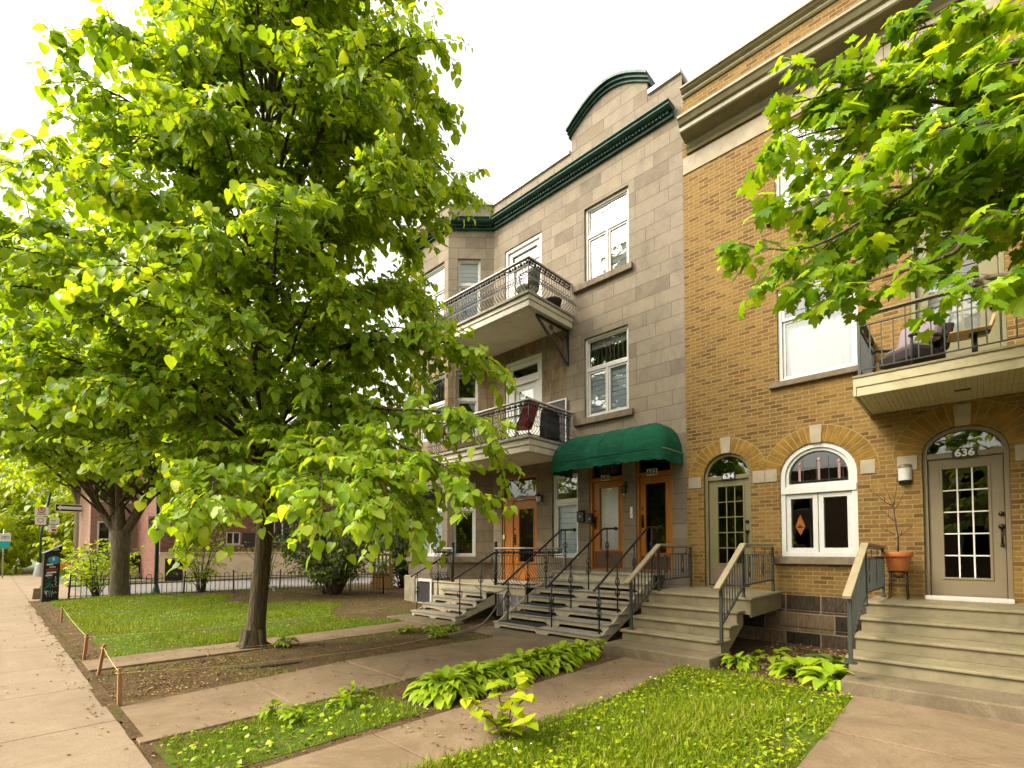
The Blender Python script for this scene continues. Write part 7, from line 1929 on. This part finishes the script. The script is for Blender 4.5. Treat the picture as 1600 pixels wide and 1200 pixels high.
for w_ in wins:
    if w_[2] < 0: 
        d = MB(); ol = outline(*w_); d.ring(P, ol, inset(ol, 0.06, 0.01), -0.14, -0.03); dd = d.build('door', MT['dark_wood'], o); poly(P, inset(ol, 0.06, 0.01), -0.1).build('panel', MT['brown_fabric'], dd)
    else:
        ol = outline(*w_); f = MB(); f.ring(P, ol, inset(ol, 0.06), -0.14, -0.03); f.pbox(P, (w_[0]+w_[1])/2-0.03, (w_[0]+w_[1])/2+0.03, -0.135, -0.04, w_[2]+0.06, w_[3]-0.06); ww = f.build('window', MT['white'], o); poly(P, inset(ol, 0.06), -0.09).build('pane', MT['glass'], ww); MB().pbox(P, w_[0]-0.1, w_[1]+0.1, -0.13, 0.06, w_[2]-0.09, w_[2]-0.002).build('sill', MT['limestone'], ww)
m = MB(); m.pbox(P, 0.2, 2.0, 0.001, 0.02, 1.75, 2.55); m.build('vent_panel', MT['brown_fabric'], o)
m = MB(); m.box(-39.5, -30.3, -3.5, 8.4, 1.3, 1.35); m.box(-34, -33.9, -3.5, 8.4, 0, 8.1); m.build('interior_partition', MT['room'], o)
P = EAST(-36.0)
o = thing('pink_brick_house', 'pink brick house with tall white windows behind the street trees', 'building', (-36, -5, 0))
wins = [(-5.4, -4.8, 1.2, 3.2), (-4.5, -3.9, 1.2, 3.2), (-5.4, -4.8, 4.3, 6.2), (-4.5, -3.9, 4.3, 6.2)]
wall_mesh(P, -5.7, -3.63, -0.05, 8.6, wins).build('wall', MT['pink_brick'], o)
m = MB(); m.box(-44, -36.02, -5.7, -5.68, 0, 8.6); m.box(-44, -43.98, -5.68, -3.65, 0, 8.6); m.box(-43.9, -40, -5.67, -3.66, 0, 0.05); m.box(-38.5, -38.4, -5.67, -3.66, 0.05, 8.5); m.build('side_wall', MT['pink_brick'], o)
m = MB(); m.box(-44.1, -35.8, -5.8, -3.63, 8.6, 8.9); m.build('roof', MT['roof'], o)
for w_ in wins:
    ol = outline(*w_); f = MB(); f.ring(P, ol, inset(ol, 0.08), -0.14, 0.02); f.pbox(P, w_[0]+0.08, w_[1]-0.08, -0.13, -0.02, (w_[2]+w_[3])/2-0.03, (w_[2]+w_[3])/2+0.03); ww = f.build('window', MT['white'], o); poly(P, inset(ol, 0.08), -0.09).build('pane', MT['glass'], ww)
m = MB(); m.pbox(P, -5.7, -3.64, 0.9, 1.1, -0.02, 0.62); m.build('garden_wall', MT['cream_wall'], o, 0.01)
g = np.random.default_rng(77); n = 5000
hp = np.column_stack([g.uniform(-35.3, -34.6, n), g.uniform(-5.5, -3.7, n), 0.62+0.75*np.sqrt(g.random(n))])
hd = thing('clipped_hedge', 'dark green clipped hedge above the low cream wall', 'hedge', (-34.95, -5.2, 0.0))
scatter('leaves', MT['leaf_dark'], hp, g.normal(0, 1, (n, 3)), g.normal(0, 1, (n, 3)), 0.11, T_SIMPLE, hd)
m = MB()
for y in np.arange(-5.4, -3.8, 0.4): m.tube([(-34.95, y, 0.0), (-34.95, y+0.05, 1.1)], 0.03, 5)
m.build('stems', MT['twig'], hd)
o = thing('garage', 'low red brick garage closing the far end of the lane', 'building', (-20, 26, 0))
G_P = Pl(0, 24.0); wall_mesh(G_P, -29, -9, -0.05, 4.4, [(-24, -21, 0.0, 2.6), (-18, -15, 0.0, 2.6)]).build('wall', MT['red_brick'], o)
m = MB(); m.box(-29.1, -8.9, 23.9, 30, 4.4, 4.6); m.build('roof', MT['roof'], o)
for a in (-24, -18): m = MB(); [m.pbox(G_P, a, a+3, -0.15, -0.10+0.01*(q % 2), q*0.43+0.005, q*0.43+0.425) for q in range(6)]; m.build('garage_door', MT['cream_paint'], o)
# orange slatted gate in the side yard
gb = at(597, 905, 20.0); gx, gy = gb.x, gb.y
o = thing('wooden_gate', 'small orange slatted wooden gate in the side yard beside the bush', 'gate', (gx, gy, 0)); fr = face_frame((gx, gy, 0), -0.65)
m = MB()
for q in range(5): board(m, fr, -0.33+q*0.15, -0.25+q*0.15, 0.62, 1.36, 0.0, 0.025)
m.build('slats', MT['orange_wood'], o)
m = MB(); board(m, fr, -0.38, 0.42, 1.36, 1.44, -0.02, 0.045); board(m, fr, -0.38, 0.42, 0.55, 0.62, -0.02, 0.045); board(m, fr, -0.38, -0.33, 0, 1.3595, -0.021, 0.044); board(m, fr, 0.37, 0.42, 0, 1.3595, -0.021, 0.044); m.build('frame', MT['orange_wood'], o)
m = MB(); board(m, fr, -0.32, 0.36, 0.02, 0.549, 0.0, 0.022); m.build('lower_panel', MT['ply_wood'], o)
# orange barrier behind the pay station
ob_ = at(97, 900, 26); c = (ob_.x, ob_.y, 0); fr = face_frame(c, -0.1)
o = thing('barrier', 'orange and white construction barrier seen behind the pay station', 'barrier', c)
m = MB(); board(m, fr, -0.45, 0.45, 0.62, 0.95, 0.0, 0.03); m.build('board', MT['orange'], o, 0.005)
for q in (-0.36, 0.36):
    m = MB(); m.beam(tuple(fr[0]+fr[1]*q+fr[2]*0.25), tuple(fr[0]+fr[1]*q+fr[2]*0.0+Vector((0, 0, 1.0))), 0.05, 0.03); m.beam(tuple(fr[0]+fr[1]*q-fr[2]*0.25), tuple(fr[0]+fr[1]*q-fr[2]*0.035+Vector((0, 0, 1.0))), 0.05, 0.03); m.build('leg', MT['sign_white'], o)
# row of houses across the street, seen only as a reflection
o = thing('opposite_house', 'plain brick house across the street mirrored in the panes', 'building', (-6, -33, 0))
WP = Pl(0, -30, -1.0, 0.0)
ww_ = [(a, a+1.2, z, z+1.9) for a in (-14, -9.5, -5, -0.5, 4, 8.5, 13, 18, 23, 28, 33, 38, 43, 48) for z in (1.2, 4.4)]
wall_mesh(WP, -18, 62, -0.05, 7.2, ww_).build('wall', MT['pink_brick'], o)
m = MB(); m.box(-62, 18, -38, -30.02, 7.0, 7.25); m.box(-62, 18, -33, -32.9, 0, 6.99); m.build('roof', MT['roof'], o)
for w_ in ww_: ol = outline(*w_); MB().ring(WP, ol, inset(ol, 0.09), -0.14, 0.02).build('window', MT['white'], o)
# ================================================================== LIGHT, SKY, CAMERA
SUN_EL, SUN_AZ = R(44), R(212)      # azimuth clockwise from +Y
w = bpy.data.worlds.new('World'); SC.world = w; w.use_nodes = True
nt = w.node_tree
for n in list(nt.nodes): nt.nodes.remove(n)
sky = nt.nodes.new('ShaderNodeTexSky'); sky.sky_type = 'NISHITA'; sky.sun_disc = False
sky.sun_elevation = SUN_EL; sky.sun_rotation = SUN_AZ; sky.dust_density = 8.0; sky.air_density = 2.5; sky.ozone_density = 1.0
hs = nt.nodes.new('ShaderNodeHueSaturation'); hs.inputs['Saturation'].default_value = 0.10
mx = nt.nodes.new('ShaderNodeMix'); mx.data_type = 'RGBA'; mx.blend_type = 'MULTIPLY'; mx.inputs[0].default_value = 1.0; mx.inputs[7].default_value = (1.0, 0.965, 0.885, 1)
bg = nt.nodes.new('ShaderNodeBackground'); bg.inputs['Strength'].default_value = 0.15
out = nt.nodes.new('ShaderNodeOutputWorld')
nt.links.new(sky.outputs[0], hs.inputs['Color']); nt.links.new(hs.outputs[0], mx.inputs[6]); nt.links.new(mx.outputs[2], bg.inputs['Color']); nt.links.new(bg.outputs[0], out.inputs['Surface'])
sd = bpy.data.lights.new('sun', 'SUN'); sd.energy = 0.85; sd.angle = R(18); sd.color = (1.0, 0.93, 0.80)
so = bpy.data.objects.new('sun', sd); COL.objects.link(so)
d = Vector((math.sin(SUN_AZ)*math.cos(SUN_EL), math.cos(SUN_AZ)*math.cos(SUN_EL), math.sin(SUN_EL)))
so.rotation_euler = d.to_track_quat('Z', 'Y').to_euler(); so.location = (0, -20, 30)
cd = bpy.data.cameras.new('camera'); co = bpy.data.objects.new('camera', cd); COL.objects.link(co)
cd.sensor_fit = 'HORIZONTAL'; cd.sensor_width = 36.0; cd.lens = 36.0*FOC/1600; cd.shift_y = SHIFT/1600; cd.clip_start = 0.05; cd.clip_end = 2000
co.location = CAM
co.rotation_euler = Matrix((RT, UP, -FW)).transposed().to_euler()
SC.camera = co
SC.view_settings.view_transform = 'Standard'; SC.view_settings.look = 'None'; SC.view_settings.gamma = 1.0; SC.view_settings.exposure = 1.7
SC.render.engine = 'CYCLES'
cy = SC.cycles
cy.use_denoising = True; cy.denoiser = 'OPENIMAGEDENOISE'; cy.max_bounces = 10; cy.diffuse_bounces = 7; cy.glossy_bounces = 4; cy.transmission_bounces = 4; cy.transparent_max_bounces = 16
cy.use_adaptive_sampling = True; cy.adaptive_threshold = 0.02; cy.sample_clamp_indirect = 8.0
